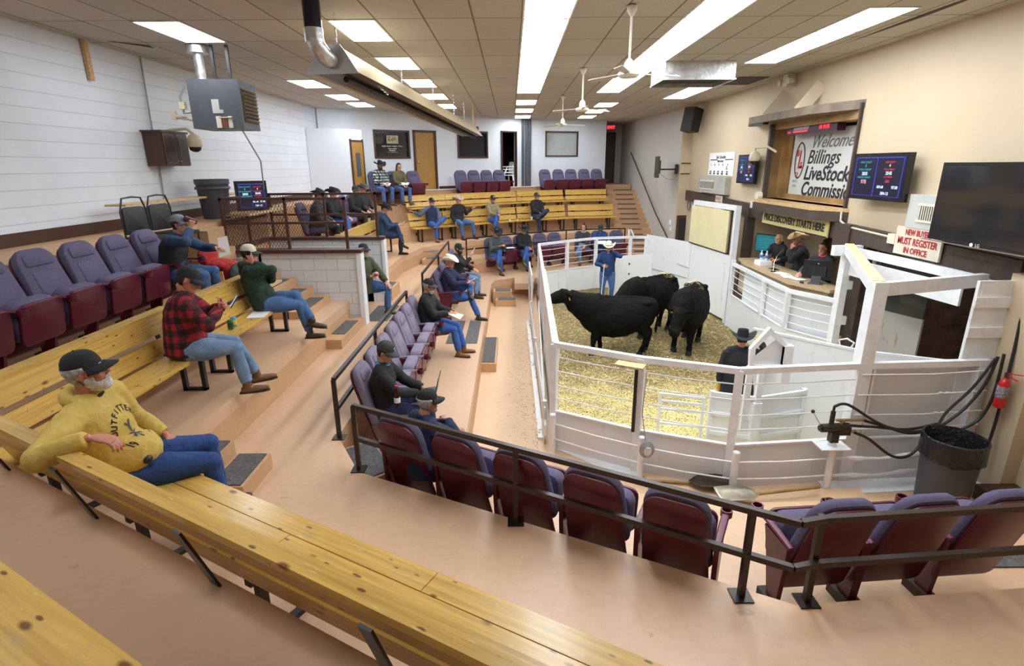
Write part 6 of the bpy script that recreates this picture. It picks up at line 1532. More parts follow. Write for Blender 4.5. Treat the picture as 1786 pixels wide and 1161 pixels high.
def cap_hat(M, parent, m, m2=None, back=None, logo=None, name='cap'):
    R = []; n = 28
    for t_ in (0, .18, .38, .58, .75, .88, .96, 1.0):
        a = t_ * PI / 2; k = math.cos(a) ** .62 if t_ < 1 else .02; z = .028 + .100 * math.sin(a) ** .95
        R.append([M @ Vector((.083 * k * math.cos(2 * PI * i / n), -.004 + (.101 * k) * math.sin(2 * PI * i / n) - .004 * t_, z - .012 * (1 if math.sin(2 * PI * i / n) < 0 else 0) * (1 - t_) * abs(math.sin(2 * PI * i / n)))) for i in range(n)])
    b = MB(); b.rings(R); o = b.build(name, m, parent, True)
    b = MB(); top = []; m_ = 14
    for r_ in (0, .4, .8, 1.0):
        row = []
        for i in range(m_ + 1):
            a = math.radians(18 + 144 * i / m_); q = math.sin((a - math.radians(18)) / math.radians(144) * PI)
            base = Vector((.082 * math.cos(a), -.004 + .100 * math.sin(a), .032)); ext = .078 * q ** .55
            row.append(M @ (base + Vector((math.cos(a) * .012 * r_, ext * r_, -.020 * r_ - .020 * r_ * (math.cos(a) ** 2) * 1.2))))
        top.append(row)
    b.rings(top, close=False, caps=False); br = b.build('cap_brim', m2 or m, o, True); so = br.modifiers.new('s', 'SOLIDIFY'); so.thickness = .005
    b = MB(); b.sph(M @ Vector((0, -.01, .130)), .006, 8, 5); b.build('cap_button', m2 or m, o, True)
    if logo:
        b = MB(); c = Vector((0, .082, .072)); Rl = Matrix.Rotation(math.radians(-22), 3, 'X')
        b.sph(c, (.026, .008, .019), 12, 6, Rl); b.v = [tuple(M @ Vector(p)) for p in b.v]; b.build('cap_emblem', logo, o, True)
def cowboy_hat(M, parent, m, band=None, s=1.0):
    n = 36; R = []
    for rr, zz, kc in ((.0, .036, 0), (.15, .033, .1), (.45, .030, .35), (.75, .030, .7), (1.0, .032, 1.0)):
        row = []
        for i in range(n):
            a = 2 * PI * i / n; rx = (.082 + .118 * rr) * s; ry = (.100 + .098 * rr) * s
            z = zz + .085 * kc ** 1.4 * abs(math.cos(a)) ** 2.6 - .018 * kc * abs(math.sin(a)) ** 2
            row.append(M @ Vector((rx * math.cos(a) * (1 - .10 * kc * abs(math.cos(a))), -.005 + ry * math.sin(a), z)))
        R.append(row)
    b = MB(); b.rings(R[::-1], caps=False); br = b.build('hat_brim', m, parent, True); so = br.modifiers.new('s', 'SOLIDIFY'); so.thickness = .005
    R = []
    for t_ in (0, .25, .5, .75, .92, 1.0):
        row = []
        for i in range(n):
            a = 2 * PI * i / n; k = (1 - .17 * t_) if t_ < .95 else .72; x = .084 * s * k * math.cos(a); y = -.005 + .102 * s * k * math.sin(a)
            row.append(M @ Vector((x, y, .030 + .112 * s * t_ ** .9 + (.010 * math.sin(a) * -1) * t_ - (0 if t_ < .9 else .0))))
        R.append(row)
    R.append([M @ Vector((.035 * s * math.cos(2 * PI * i / n), -.005 + .055 * s * math.sin(2 * PI * i / n), .030 + .112 * s - .028)) for i in range(n)])
    b = MB(); b.rings(R); b.build('hat_crown', m, br, True)
    if band:
        b = MB(); b.rings([[M @ Vector(((.086 * s) * k * math.cos(2 * PI * i / n), -.005 + (.104 * s) * k * math.sin(2 * PI * i / n), z)) for i in range(n)] for k, z in ((1, .034), (.985, .052))], caps=False); b.build('hat_band', band, br, True)
NPERS = 0
def person(label, loc, rz, seat=None, s=1.0, lean=-14, lean2=-4, side=0, twist=0, hy=0, hp=0, hr=0, LH=None, RH=None, LF=(-.14, .44, .09), RF=(.14, .44, .09), LE=(-.6, -.4, -.7), RE=(.6, -.4, -.7),
           LK=(-.12, .5, 1), RK=(.12, .5, 1), curlL=.7, curlR=.7, palmL=(0, 0, -1), palmR=(0, 0, -1), hdL=None, hdR=None, top=C_BLK, sleeves=None, pants=C_JEAN, boots=C_BOOT, hat=None, hair=H_BRN, hstyle='short', beard=None,
           skin=M_SKIN, belly=.0, bulk=1.0, collar=True, hood=None, under=None, near=False, toeL=0, toeR=0, toepL=0, toepR=0, gloves=None, vest=None, glasses=False, coat_len=.0, group=None, shirt=None, sox=None, cat='person', female=False):
    """seat: seat height above the figure's floor, None = standing. local +Y is the way the person faces"""
    t = thing('person', label, cat, loc, rz, group, s)
    pz = (seat / s + .10) if seat is not None else .93
    P = Vector((0, 0, pz))
    def dirv(a, sd): return Vector((math.sin(math.radians(sd)), math.sin(math.radians(a)) * math.cos(math.radians(sd)), math.cos(math.radians(a)) * math.cos(math.radians(sd))))
    d1 = dirv(lean, side * .6); d2 = dirv(lean2, side)
    W_ = P + d1 * .17; Ch = W_ + d1 * .06 + d2 * .11; N_ = Ch + d2 * .19
    lat0 = Vector((1, 0, 0)); latS = Matrix.Rotation(math.radians(twist), 3, 'Z') @ lat0; latS = (latS - d2 * latS.dot(d2)).normalized()
    fwd = d2.cross(latS) * -1; fwd = latS.cross(d2) * -1 if fwd.y < 0 else fwd
    fwd = d2.cross(latS)
    SL = N_ - d2 * .068 - latS * .172; SR = N_ - d2 * .068 + latS * .172
    HC = N_ + d2 * .062 + fwd * (.035) + Vector((0, 0, .082))
    Mh = Matrix.Translation(HC) @ Matrix.Rotation(math.radians(hy + twist), 4, 'Z') @ Matrix.Rotation(math.radians(hr), 4, 'Y') @ Matrix.Rotation(math.radians(hp), 4, 'X')
    neck_top = Mh @ Vector((0, -.02, -.075))
    hipL = P + Vector((-.095, .02, -.015)); hipR = P + Vector((.095, .02, -.015))
    def special(q, sx, H0):
        if q == 'ear': return tuple(Mh @ Vector((sx * .118, .062, -.115))), tuple(Mh.to_3x3() @ Vector((-sx * .08, -.35, 1))), tuple(Mh.to_3x3() @ Vector((-sx, -.15, 0)))
        if q == 'chin': return tuple(Mh @ Vector((sx * .05, .15, -.185))), tuple(Mh.to_3x3() @ Vector((-sx * .15, -.25, 1))), tuple(Mh.to_3x3() @ Vector((-sx * .5, -1, 0)))
    if LH in ('ear', 'chin'): LH, hdL, palmL = special(LH, -1, 0)
    if RH in ('ear', 'chin'): RH, hdR, palmR = special(RH, 1, 0)
    if LH is None: LH = (-.12, .33, pz + .10)
    if RH is None: RH = (.12, .33, pz + .10)
    if seat is None and LF == (-.14, .44, .09): LF = (-.12, -.02, .09)
    if seat is None and RF == (.14, .44, .09): RF = (.12, .04, .09)
    EL, LHt = ik(SL, LH, .29, .26, LE); ER, RHt = ik(SR, RH, .29, .26, RE)
    KL, AL = ik(hipL, LF, .43, .41, LK); KR, AR = ik(hipR, RF, .43, .41, RK)
    # body (one continuous mesh): head, neck, slim torso, arms with hands, legs
    b = MB(); add_head(b, Mh)
    b.tube([N_ - d2 * .06, N_ + d2 * .01, neck_top, Mh @ Vector((0, -.012, -.03))], [.062, .054, .052, .05], 12)
    b.tube([P - d1 * .03, W_, Ch, N_ - d2 * .05], [.125, .11, .135, .09], 12, [.085, .08, .09, .06], lat0, .3)
    b.tube([SL, N_ - d2 * .05, SR], [.045, .05, .045], 8, ends=.3)
    for (S_, E_, H_, hd, pal, curl, sgn, ar) in ((SL, EL, LHt, hdL, palmL, curlL, -1, .5), (SR, ER, RHt, hdR, palmR, curlR, 1, .5)):
        b.tube([S_, (S_ + E_) / 2, E_, E_.lerp(H_, .5), H_], [.042, .038, .033, .031, .024], 8)
        d = Vector(hd).normalized() if hd else (H_ - E_).normalized()
        n_ = Vector(pal); n_ = n_ - d * n_.dot(d); n_ = n_.normalized() if n_.length > 1e-4 else d.orthogonal().normalized()
        lat = d.cross(n_) if sgn > 0 else n_.cross(d)
        lat = -lat if False else lat
        if not gloves: finger_set(b, H_ + d * .008, d, n_, lat * (-1 if sgn > 0 else -1) * -1, curl, sgn)
        else:
            g = MB(); g.tube([H_ - d * .05, H_], [.034, .03], 10); finger_set(g, H_ + d * .008, d, n_, lat, curl, sgn); go = g.build('glove', gloves, t); remesh(go, .007, 1)
    for (h_, k_, a_) in ((hipL, KL, AL), (hipR, KR, AR)):
        b.tube([h_, h_.lerp(k_, .5), k_, k_.lerp(a_, .35), a_], [.07, .062, .047, .045, .034], 10)
    body = b.build('body', skin, t); remesh(body, .0052 if near else .009, 1)
    # eyes, lips
    for sx in (-1, 1):
        e = MB().sph(Mh @ Vector((sx * .031, .0815, .006)), (.0125, .007, .0075), 10, 6); eo = e.build('eye', M_EYEW if not near else mat('eye_white', (.5, .47, .45), .2), body, True)
        if near: MB().sph(Mh @ Vector((sx * .031, .0868, .006)), (.0055, .003, .0055), 8, 5).build('iris', M_EYEW, body, True) if False else None
    lo = MB(); lo.sph(Vector((0, .0965, -.062)), (.021, .004, .004), 10, 5); lo.v = [tuple(Mh @ Vector(p)) for p in lo.v]; lo.build('mouth', M_LIP, body, True)
    if not beard or True:
        eb = MB()
        for sx in (-1, 1): eb.tube([Mh @ Vector((sx * .046, .078, .030)), Mh @ Vector((sx * .03, .092, .037)), Mh @ Vector((sx * .014, .095, .034))], [.003, .0045, .003], 5)
        eb.build('eyebrow', hair if hair is not H_BLOND else H_BLOND, body, True)
    # hair
    hz_lim = .040 if hat else 9
    if hstyle == 'short': shell(Mh, .005, lambda c: c.z < hz_lim and ((c.z > .045 - .0 and c.y < .06) or (c.y < -.022 and c.z > -.07) or (c.z > .085) or (c.y < .012 and c.z > .02)), hair, 'hair', t)
    elif hstyle == 'buzz': shell(Mh, .002, lambda c: c.z < hz_lim and ((c.z > .06) or (c.y < -.02 and c.z > -.05)), hair, 'hair', t, .003)
    elif hstyle in ('long', 'bun', 'mop'):
        h = MB(); R_ = head_rings(.008); hh = MB(); hh.rings(R_)
        h.sph(Mh @ Vector((0, -.02, .045 if not hat else -.01)), (.085, .098, .085) if not hat else (.08, .085, .05), 16, 10, Mh.to_3x3().normalized())
        for sx in (-1, 1): h.tube([Mh @ Vector((sx * .07, -.005, .05)), Mh @ Vector((sx * .078, -.02, -.02)), Mh @ Vector((sx * .07, -.035, -.07 if hstyle == 'mop' else (-.09 if hstyle == 'bun' else -.16)))], [.03, .026, .018], 8, ends=.4)
        h.tube([Mh @ Vector((0, -.09, .04)), Mh @ Vector((0, -.10, -.03)), Mh @ Vector((0, -.09, -.08 if hstyle != 'long' else -.18))], [.06, .06, .04], 10, [.03, .03, .02], ends=.4)
        if hstyle == 'bun': h.sph(Mh @ Vector((0, -.06, .135)), (.04, .04, .035), 12, 8)
        ho = h.build('hair', hair, t); remesh(ho, .008, 2, True, .008, .03)
    if beard:
        full = beard[1]
        shell(Mh, .004, (lambda c: c.y > .0 and c.z < -.045 + .02 * (c.y < .05) and not (abs(c.x) < .028 and c.z > -.075)) if full == 'full' else (lambda c: c.y > .05 and c.z < -.068), beard[0], 'beard', t, .006)
        if full == 'full' or full == 'mous':
            mo = MB().tube([Vector((-.03, .088, -.054)), Vector((0, .103, -.046)), Vector((.03, .088, -.054))], [.006, .009, .006], 6, ends=.5); mo.v = [tuple(Mh @ Vector(p)) for p in mo.v]; mo.build('moustache', beard[0], t, True)
    if glasses:
        g = MB()
        for sx in (-1, 1):
            g.tube([Mh @ Vector((sx * .033 + .023 * math.cos(a * PI / 6), .098, .004 + .018 * math.sin(a * PI / 6))) for a in range(13)], .002, 5)
            g.tube([Mh @ Vector((sx * .057, .094, .008)), Mh @ Vector((sx * .08, .0, .012))], .002, 5)
        g.build('glasses', M_BLACK, t)
    if hat:
        if hat[0] == 'cap': cap_hat(Mh, t, *hat[1:])
        else: cowboy_hat(Mh, t, *hat[1:])
    # jacket
    vx = .011 if near else .015
    k = bulk * 1.05
    def torso(mb, g=0.0, low=-.06):
        q0 = P + d1 * low
        mb.tube([q0, P + d1 * .06, W_, Ch, N_ - d2 * .075, N_ - d2 * .03], [.172 * k + g, .170 * k + g, .160 * k + g, .180 * k + g, .165 * k + g, .10 + g], 20, [.135 * k + g, .132 * k + g, .125 * k + g, .128 * k + g, .098 * k + g, .075 + g], lat0.lerp(latS, .5), .25)
        if belly: mb.sph(P + d1 * .11 + fwd * (.055 + .05 * belly), (.14 * k, .10 + .06 * belly, .14), 14, 10)
        if female: mb.sph(Ch + fwd * .09, (.13, .05, .06), 12, 8)
    def arms(mb, g=0.0):
        mb.tube([SL, SL.lerp(N_, .5) - d2 * .022, N_ - d2 * .045, SR.lerp(N_, .5) - d2 * .022, SR], [.062 * k + g, .068 * k + g, .072 * k + g, .068 * k + g, .062 * k + g], 12, ends=.5)
        for (S_, E_, H_) in ((SL, EL, LHt), (SR, ER, RHt)):
            m1 = S_.lerp(E_, .5); m2 = E_.lerp(H_, .5)
            mb.tube([S_, m1, E_, m2, E_.lerp(H_, .93)], [.068 * k + g, .064 * k + g, .057 * k + g, .051 * k + g, .042 * k + g], 12)
            mb.sph(E_, .058 * k + g, 10, 8)
    j = MB()
    if vest:
        torso(j, .012); j.tube([SL + latS * .02, N_ - d2 * .05, SR - latS * .02], [.06 * k, .075 * k, .06 * k], 12, ends=.3)
        vo = j.build('vest', vest, t); remesh(vo, vx, 3, True, .014, .10)
        j = MB(); arms(j); torso(j, -.008); jo = j.build('shirt', top, t); remesh(jo, vx, 3, True, .012, .09)
    elif sleeves:
        j = MB(); arms(j); so_ = j.build('sleeves', sleeves, t); remesh(so_, vx, 3, True, .012, .09)
        j = MB(); torso(j, .01); jo = j.build('jacket', top, t); remesh(jo, vx, 3, True, .016, .10)
    else:
        torso(j); arms(j); jo = j.build('jacket', top, t); remesh(jo, vx, 3, True, .018, .10)
    if coat_len:
        c = MB(); c.tube([P + d1 * .02, P - d1 * .10, P - d1 * coat_len], [.178 * k, .195 * k, .20 * k], 18, [.14 * k, .15 * k, .155 * k], lat0, .1); co = c.build('coat_skirt', top, t); remesh(co, vx, 2, True, .015, .1)
    # hem, collar
    if seat is None and not coat_len:
        h = MB(); h.tube([P - d1 * .075, P - d1 * .045], [.178 * k, .178 * k], 18, [.138 * k, .138 * k], lat0, .1); h.build('hem_band', vest or top, t, True)
    if collar:
        c = MB(); pts = []
        for i in range(15):
            a = PI * (-.5 + 2 * i / 14) ; pts.append(N_ - d2 * .005 + latS * (.070 * math.cos(a)) + fwd * (.062 * math.sin(a)) + d2 * (.012 - .018 * max(0, math.sin(a))))
        c.tube(pts, [.016] * 15, 8, [.024] * 15, d2, .2); co = c.build('collar', collar if collar is not True else (vest or top), t, True)
    if shirt:
        c = MB(); c.sph(N_ + fwd * .05 - d2 * .03, (.05, .035, .05), 12, 8); c.build('shirt_front', shirt, t, True)
    if hood:
        c = MB(); pts = []
        for i in range(13):
            a = PI * (.9 + 1.2 * i / 12); pts.append(N_ + d2 * .015 + latS * (.092 * math.cos(a)) + fwd * (.085 * math.sin(a)) - d2 * (.01 + .015 * math.sin(a)))
        c.tube(pts, [.022, .03, .036, .040, .043, .045, .046, .045, .043, .040, .036, .03, .022], 12, None, None, .4)
        c.tube([N_ - fwd * .085 - d2 * .01, N_ - fwd * .115 - d2 * .10], [.08, .05], 12, [.04, .03], latS, .4)
        co = c.build('hood', hood, t); remesh(co, vx, 3, True, .014, .07)
    # trousers
    p = MB(); p.tube([hipL, P, hipR], [.108 * k, .118 * k, .108 * k], 14, ends=.5)
    if seat is None: p.tube([P + d1 * .08, P - Vector((0, 0, .06))], [.16, .165], 16, [.115, .12], lat0, .2)
    for (h_, k_, a_) in ((hipL, KL, AL), (hipR, KR, AR)):
        p.tube([h_, h_.lerp(k_, .5), k_, k_.lerp(a_, .4), k_.lerp(a_, .92)], [.098 * k, .088 * k, .070, .064, .060], 14); p.sph(k_, .069, 12, 8)
    po = p.build('trousers', pants, t); remesh(po, vx, 3, True, .012, .08)
    # boots
    for (k_, a_, yaw, tp, sgn) in ((KL, AL, toeL, toepL, -1), (KR, AR, toeR, toepR, 1)):
        f = Vector((math.sin(math.radians(yaw + sgn * 8)), math.cos(math.radians(yaw + sgn * 8)), math.tan(math.radians(tp)))).normalized(); up_ = Vector((0, 0, 1)); up_ = (up_ - f * up_.dot(f)).normalized(); lt = f.cross(up_)
        m = MB(); so = a_ - up_ * .055
        m.tube([so - f * .055, so, so + f * .08, so + f * .15, so + f * .195], [.036, .040, .046, .043, .026], 12, [.032, .038, .034, .026, .016], lt, .3)
        m.tube([so, a_, k_.lerp(a_, .80)], [.042, .046, .052], 12)
        bo = m.build('boot', boots, t); remesh(bo, .010, 2)
        q = MB(); q.add([so - up_ * .036 + f * y + lt * x for x, y in ((-.030, -.08), (.030, -.08), (.044, .06), (.040, .15), (.018, .205), (-.018, .205), (-.040, .15), (-.044, .06))] + [so - up_ * .024 + f * y + lt * x for x, y in ((-.030, -.08), (.030, -.08), (.044, .06), (.040, .15), (.018, .205), (-.018, .205), (-.040, .15), (-.044, .06))],
                        [(7, 6, 5, 4, 3, 2, 1, 0), (8, 9, 10, 11, 12, 13, 14, 15)] + [(i, (i + 1) % 8, 8 + (i + 1) % 8, 8 + i) for i in range(8)]); q.build('sole', M_DARKW, bo)
    OBJ = dict(M=Mh, N=N_, Ch=Ch, P=P, fwd=fwd, latS=latS, d2=d2, LH=LHt, RH=RHt, jacket=jo, W=W_)
    return t, OBJ
# ---------------------------------------------------------------- everyone in the hall
def put(label, pel, floor, face, seat=None, s=1.0, group=None, **k):
    rz = math.atan2(-face[0], face[1]); loc = Vector((pel[0], pel[1], floor)); inv = (Matrix.Translation(loc) @ Matrix.Rotation(rz, 4, 'Z') @ Matrix.Diagonal((s, s, s, 1))).inverted()
    for q in ('LH', 'RH', 'LF', 'RF'):
        if 'w' + q in k: k[q] = tuple(inv @ Vector(k.pop('w' + q)))
    t, o = person(label, loc, rz, seat, s, group=group, **k)
    o['W2'] = Matrix.Translation(loc) @ Matrix.Rotation(rz, 4, 'Z') @ Matrix.Diagonal((s, s, s, 1))
    return t, o
def item(name, label, cat, mw):
    t = thing(name, label, cat); t.matrix_world = mw; return t
CR = dict(RF=(.02, .40, .09), LF=(.20, .40, .50), LK=(-.9, .3, .6), toeL=60)   # left ankle on right knee
def xleg(seat): return dict(RF=(.10, .42, .09), LF=(.26, .50, seat - .12), LK=(.0, .4, 1), toeL=10, toepL=-25)
# 1 man in the mustard hoodie
f1 = (.86, .5)
t, o = put('bearded man in mustard hoodie and black cap leaning on the near bench', (-2.40, 3.0), 1.5, f1, .43, 1.0, lean=-15, lean2=-8, side=5, twist=-28, hy=24, hp=8, top=C_YEL, pants=cloth('royal_denim', (.018, .055, .20)), hat=('cap', C_BLK), hair=H_GREY, beard=(H_WHITE, 'full'),
           belly=.9, bulk=1.14, hood=C_YEL, near=True, wRH=(-2.20, 2.56, 2.46), RE=(.9, -1.0, -.5), curlR=.9, palmR=(0, 0, -1), hdR=(.35, .9, -.25), LH=(-.14, .22, .62), LE=(-.8, -.3, -.3), LF=(-.10, .46, .09), RF=(.13, .46, .09), skin=M_SKIN2, boots=C_BOOTD, collar=C_BLK)
jk = o['jacket']
def print_on(body, size, ox, oz, m, sh=0):
    for i, ch in enumerate(body): pass
word = 'OUTFITTERS'
W2 = o['W2']
c0 = o['Ch'] + o['d2'] * .00; f_, l_, d_ = o['fwd'], o['latS'], o['d2']
Rj = Matrix((l_ * -1, d_, f_)).transposed()
def chest_text(s_, u, v, size, rot=0, m=M_TXTB, nm='print'):
    Rr_ = Rj @ Matrix.Rotation(rot, 3, 'Z')
    tx = text(nm, s_, size, m, c0 + f_ * .30 - l_ * u + d_ * v, Rr_, t, bold=.001, ext=.0005)
    sw = tx.modifiers.new('sw', 'SHRINKWRAP'); sw.target = jk; sw.wrap_method = 'PROJECT'; sw.use_project_z = True; sw.use_negative_direction = True; sw.use_positive_direction = False; sw.offset = .004
for i, ch in enumerate(word):
    a = math.radians(78 - 156 * i / (len(word) - 1)); chest_text(ch, -.115 * math.sin(a), -.06 + .13 * math.cos(a), .05, a)
chest_text('19', -.08, -.13, .035); chest_text('78', .08, -.13, .035)
chest_text('Y', 0, -.05, .10, 0, M_TXTG); chest_text('*', 0, -.12, .12, 0, M_TXTG)
b = MB(); b.sph(o['P'] + f_ * .20 + l_ * .10 + Vector((0, 0, .10)), (.035, .03, .03), 12, 8); b.build('pocket_can', M_TXTB, t, True)
# 2 plaid man
t, o = put('man in red and black plaid shirt looking down at his phone', (-3.36, 5.30), 1.5, (.88, .45), .45, 1.04, lean=2, lean2=14, hp=-28, top=C_PLR, pants=C_JEAN3, hat=('cap', C_BLK), hair=H_DK, hstyle='buzz', near=True, belly=.6, bulk=1.2, RH=(.06, .36, .88), LH=(-.04, .38, .88), RE=(.8, -.1, -.6), LE=(-.8, -.1, -.6), curlR=1.0, curlL=1.0, palmR=(-1, 0, .3), palmL=(1, 0, .3), RF=(.16, .50, .09), LF=(-.12, .60, .09), boots=C_BOOT, skin=M_SKIN2)
ph = thing('smartphone', 'phone with lit screen held by the man in plaid', 'phone'); ph.matrix_world = o['W2'] @ Matrix.Translation((.01, .50, .93)) @ Matrix.Rotation(math.radians(-35), 4, 'X')
MB().b2((-.038, -.005, -.07), (.038, .005, .07)).build('phone_body', M_TVB, ph); MB().b2((-.034, -.0065, -.064), (.034, -.005, .064)).build('screen_panel', mat('phone_glow', (.1, .15, .2), .3, emit=(.35, .5, .7), es=.6), ph)
# 3 vest man drinking
t, o = put('man in dark vest and grey cap drinking and holding a white paper', (-4.38, 7.0), 2.0, (.95, .1), .40, .97, lean=4, lean2=20, hp=4, top=C_DBLUE, vest=C_BLK, pants=C_JEAN, hat=('cap', C_CGREY, C_CGREY, None, C_RED), hair=H_DK, near=True, bulk=1.12, belly=.4, RH=(.09, .34, 1.10), RE=(.9, .1, -.6), curlR=1.2, palmR=(-.9, .1, .2), hdR=(-.2, .3, .9), LH=(-.10, .55, .82), LE=(-.7, 0, -.5), boots=C_BOOTD, collar=C_BLK)
cu = thing('drinking_cup', 'dark red cup tilted at the lips of the vest man', 'cup'); cu.matrix_world = o['W2'] @ Matrix.Translation((.03, .34, 1.20)) @ Matrix.Rotation(math.radians(70), 4, 'X')
MB().lathe([(.004, -.07), (.03, -.07), (.042, .06), (.038, .06), (.004, .0)], (0, 0, 0), 16).build('cup_body', mat('maroon_cup', (.12, .02, .02), .4), cu, True); MB().lathe([(.03, .06), (.045, .06), (.045, .07), (.03, .072)], (0, 0, 0), 16).build('lid', M_RUBBER, cu, True)
pp = item('paper_sheet', 'folded white paper held by the man in the vest', 'paper', o['W2'] @ Matrix.Translation((-.06, .66, .84)) @ Matrix.Rotation(math.radians(20), 4, 'Z'))
MB().add([(-.01, -.07, -.14), (-.01, .07, -.10), (0, .06, .14), (0, -.06, .12), (.03, -.07, -.14), (.03, .07, -.10)], [(0, 1, 2, 3), (4, 3, 2, 5)]).build('sheet', M_PAPER, pp)
def draped(label, loc, rz, m, pts):
    b = MB()
    for c, r in pts: b.sph(c, r, 12, 8)
    o_ = b.build('draped_coat', m, None); remesh(o_, .014, 3, True, .03, .10); o_.location = loc; o_.rotation_euler = (0, 0, rz); return tag(o_, label, 'coat')
draped('bright red fleece heaped on the seat beside the vest man', (-4.15, 7.70, 2.0), 0, C_RED, [((0, 0, .48), (.22, .22, .09)), ((.18, 0, .36), (.10, .22, .18)), ((.22, .02, .2), (.06, .18, .2)), ((-.15, 0, .6), (.1, .22, .15))])
draped('dark blue-grey coat hanging in front of the red fleece', (-3.88, 7.62, 2.0), 0, C_CHAR, [((0, 0, .30), (.06, .20, .22)), ((.05, .05, .14), (.06, .18, .14))])
# 4 green hoodie on the phone
t, o = put('man in dark green hoodie and white cap talking on a phone', (-3.38, 7.22), 1.5, (.93, .32), .45, 1.0, lean=-20, lean2=-8, hy=-5, hp=-4, top=C_GREEN, pants=C_JEAN, hat=('cap', C_CAPW, C_CAPGR), hair=H_DK, near=True, bulk=1.14, belly=.4, hood=C_GREEN, RH='ear', RE=(.7, .6, -.8), curlR=.5, LH=(.10, .16, .98), LE=(-.7, .3, -.8), curlL=1.0,
           RF=(.10, .55, .09), LF=(.17, .60, .27), LK=(-.1, .4, 1), toeL=10, toepL=-12, boots=C_BOOTD, skin=M_SKIN2)
ph = thing('smartphone', 'phone held to the ear of the man in green', 'phone'); ph.matrix_world = o['W2'] @ o['M'] @ Matrix.Translation((.105, .01, -.01))
MB().b2((-.005, -.03, -.07), (.005, .03, .06)).build('phone_body', M_TVB, ph)
# 5 man in the passage
t, o = put('man in olive parka with one foot on the mat in the passage', (-2.86, 10.35), .62, (.88, -.42), None, 1.04, lean=-2, lean2=6, hy=-6, top=C_OLIVE, pants=C_JEAN, hat=('cap', C_CAPB), hair=H_GREY, beard=(H_GOAT, 'goat'), near=True, bulk=1.2, coat_len=.12, hood=C_TAN, RH=(.12, .30, 1.16), RE=(.7, -.5, -.8), curlR=1.3, palmR=(-1, 0, 0), LH=(-.14, .42, 1.02), LE=(-.8, -.1, -.5), curlL=.3, LF=(-.14, .40, .50), LK=(-.1, 1, .6), RF=(.12, -.05, .09), boots=C_SUEDE, shirt=C_NAVY)
cu = item('drink_can', 'white and red can in the hand of the man in olive parka', 'can', o['W2'] @ Matrix.Translation((.10, .40, 1.19))); MB().lathe([(.004, -.06), (.03, -.06), (.033, .05), (.004, .06)], (0, 0, 0), 14).build('can_body', mat('white_can', (.7, .6, .58), .3), cu, True); MB().lathe([(.0335, -.02), (.034, -.01), (.034, .02), (.0335, .025)], (0, 0, 0), 14).build('can_print', M_RED, cu, True)
# 6 laptop man
t, o = put('man in black pullover and dark cap typing on a laptop', (-1.46, 5.84), .6, (.98, .02), .43, 1.0, lean=-10, lean2=4, hp=-24, hy=-6, top=C_BLK, pants=C_JDK, hat=('cap', C_CAPG, C_CAPG, None, M_TXTF), hair=H_DK, near=True, bulk=1.1, belly=.4, RH=(.10, .40, .72), LH=(-.06, .42, .72), curlR=.6, curlL=.6, boots=C_BOOTD, glasses=True, collar=mat('light_blue_collar', (.05, .35, .6), .7), RF=(.12, .50, .09), LF=(-.14, .50, .09))
lp = item('laptop', 'open black laptop on the lap of the man in black', 'laptop', o['W2'] @ Matrix.Translation((.02, .46, .685)) @ Matrix.Rotation(math.radians(6), 4, 'X'))
MB().b2((-.16, -.10, -.008), (.16, .12, .008)).build('keyboard_base', M_SLATE, lp); sb = MB(); sb.M = Matrix.Translation((0, .12, 0)) @ Matrix.Rotation(math.radians(-18), 4, 'X'); sb.b2((-.16, -.005, 0), (.16, .005, .21)); sb.build('laptop_lid', M_TVB, lp)
t_ = thing('soda_bottle', 'dark soda bottle with red cap on the armrest of the laptop man', 'bottle', (-1.28, 5.565, 1.265)); MB().lathe([(.005, -.02), (.033, -.02), (.034, .03), (.028, .06), (.035, .10), (.03, .15), (.012, .19), (.012, .21), (.002, .21)], (0, 0, 0), 14).build('bottle_body', mat('cola', (.03, .01, .008), .1), t_, True)
MB().lathe([(.035, .03), (.0355, .035), (.036, .085), (.035, .09)], (0, 0, 0), 14).build('bottle_label', M_PAPER, t_, True); MB().cyl((0, 0, .205), (0, 0, .228), .015, 12).build('bottle_cap', M_RED, t_, True)
# 7 navy coat man seen from behind
t, o = put('man in navy quilted coat and glasses seen from behind the near rail', (-.86, 4.62), .6, (.78, .62), .36, .98, lean=-6, lean2=12, hy=-12, hp=-4, top=C_NAVY, pants=C_CHAR, hat=('cap', C_BLK), hair=H_GREY, near=True, bulk=1.14, belly=.3, RH=(-.02, .30, .86), LH=(.04, .34, .80), RE=(.9, .0, -.4), LE=(-.9, .0, -.4), curlR=.9, curlL=.9, hdR=(-1, .3, 0), hdL=(1, .3, -.1), RF=(.12, .86, .09), LF=(-.10, .84, .09), boots=C_BOOTK, glasses=True)
# 8 grey haired man in black sweater
t, o = put('grey-haired man in black sweater and cap holding folded papers', (-1.44, 9.2), .6, (.97, -.12), .45, 1.02, lean=-12, lean2=4, hp=-10, hy=-8, top=C_BLK, pants=C_JEAN2, hat=('cap', C_BLK, C_CAPG), hair=H_GREY, near=True, bulk=1.14, belly=.6, RH=(.08, .36, .76), LH=(-.02, .38, .76), curlR=.9, curlL=.9, boots=C_TANB, beard=(H_GREY, 'goat'), skin=M_SKIN2, RF=(.12, .52, .09), LF=(-.1, .56, .09))
pp = item('paper_sheet', 'crumpled white papers in the hands of the grey-haired man', 'paper', o['W2'] @ Matrix.Translation((.04, .47, .72)) @ Matrix.Rotation(math.radians(-15), 4, 'X')); MB().add([(-.09, -.1, 0), (.09, -.12, .01), (.10, .10, -.02), (-.08, .12, .02), (0, 0, .03)], [(0, 1, 4), (1, 2, 4), (2, 3, 4), (3, 0, 4)]).build('sheet', M_PAPER, pp)
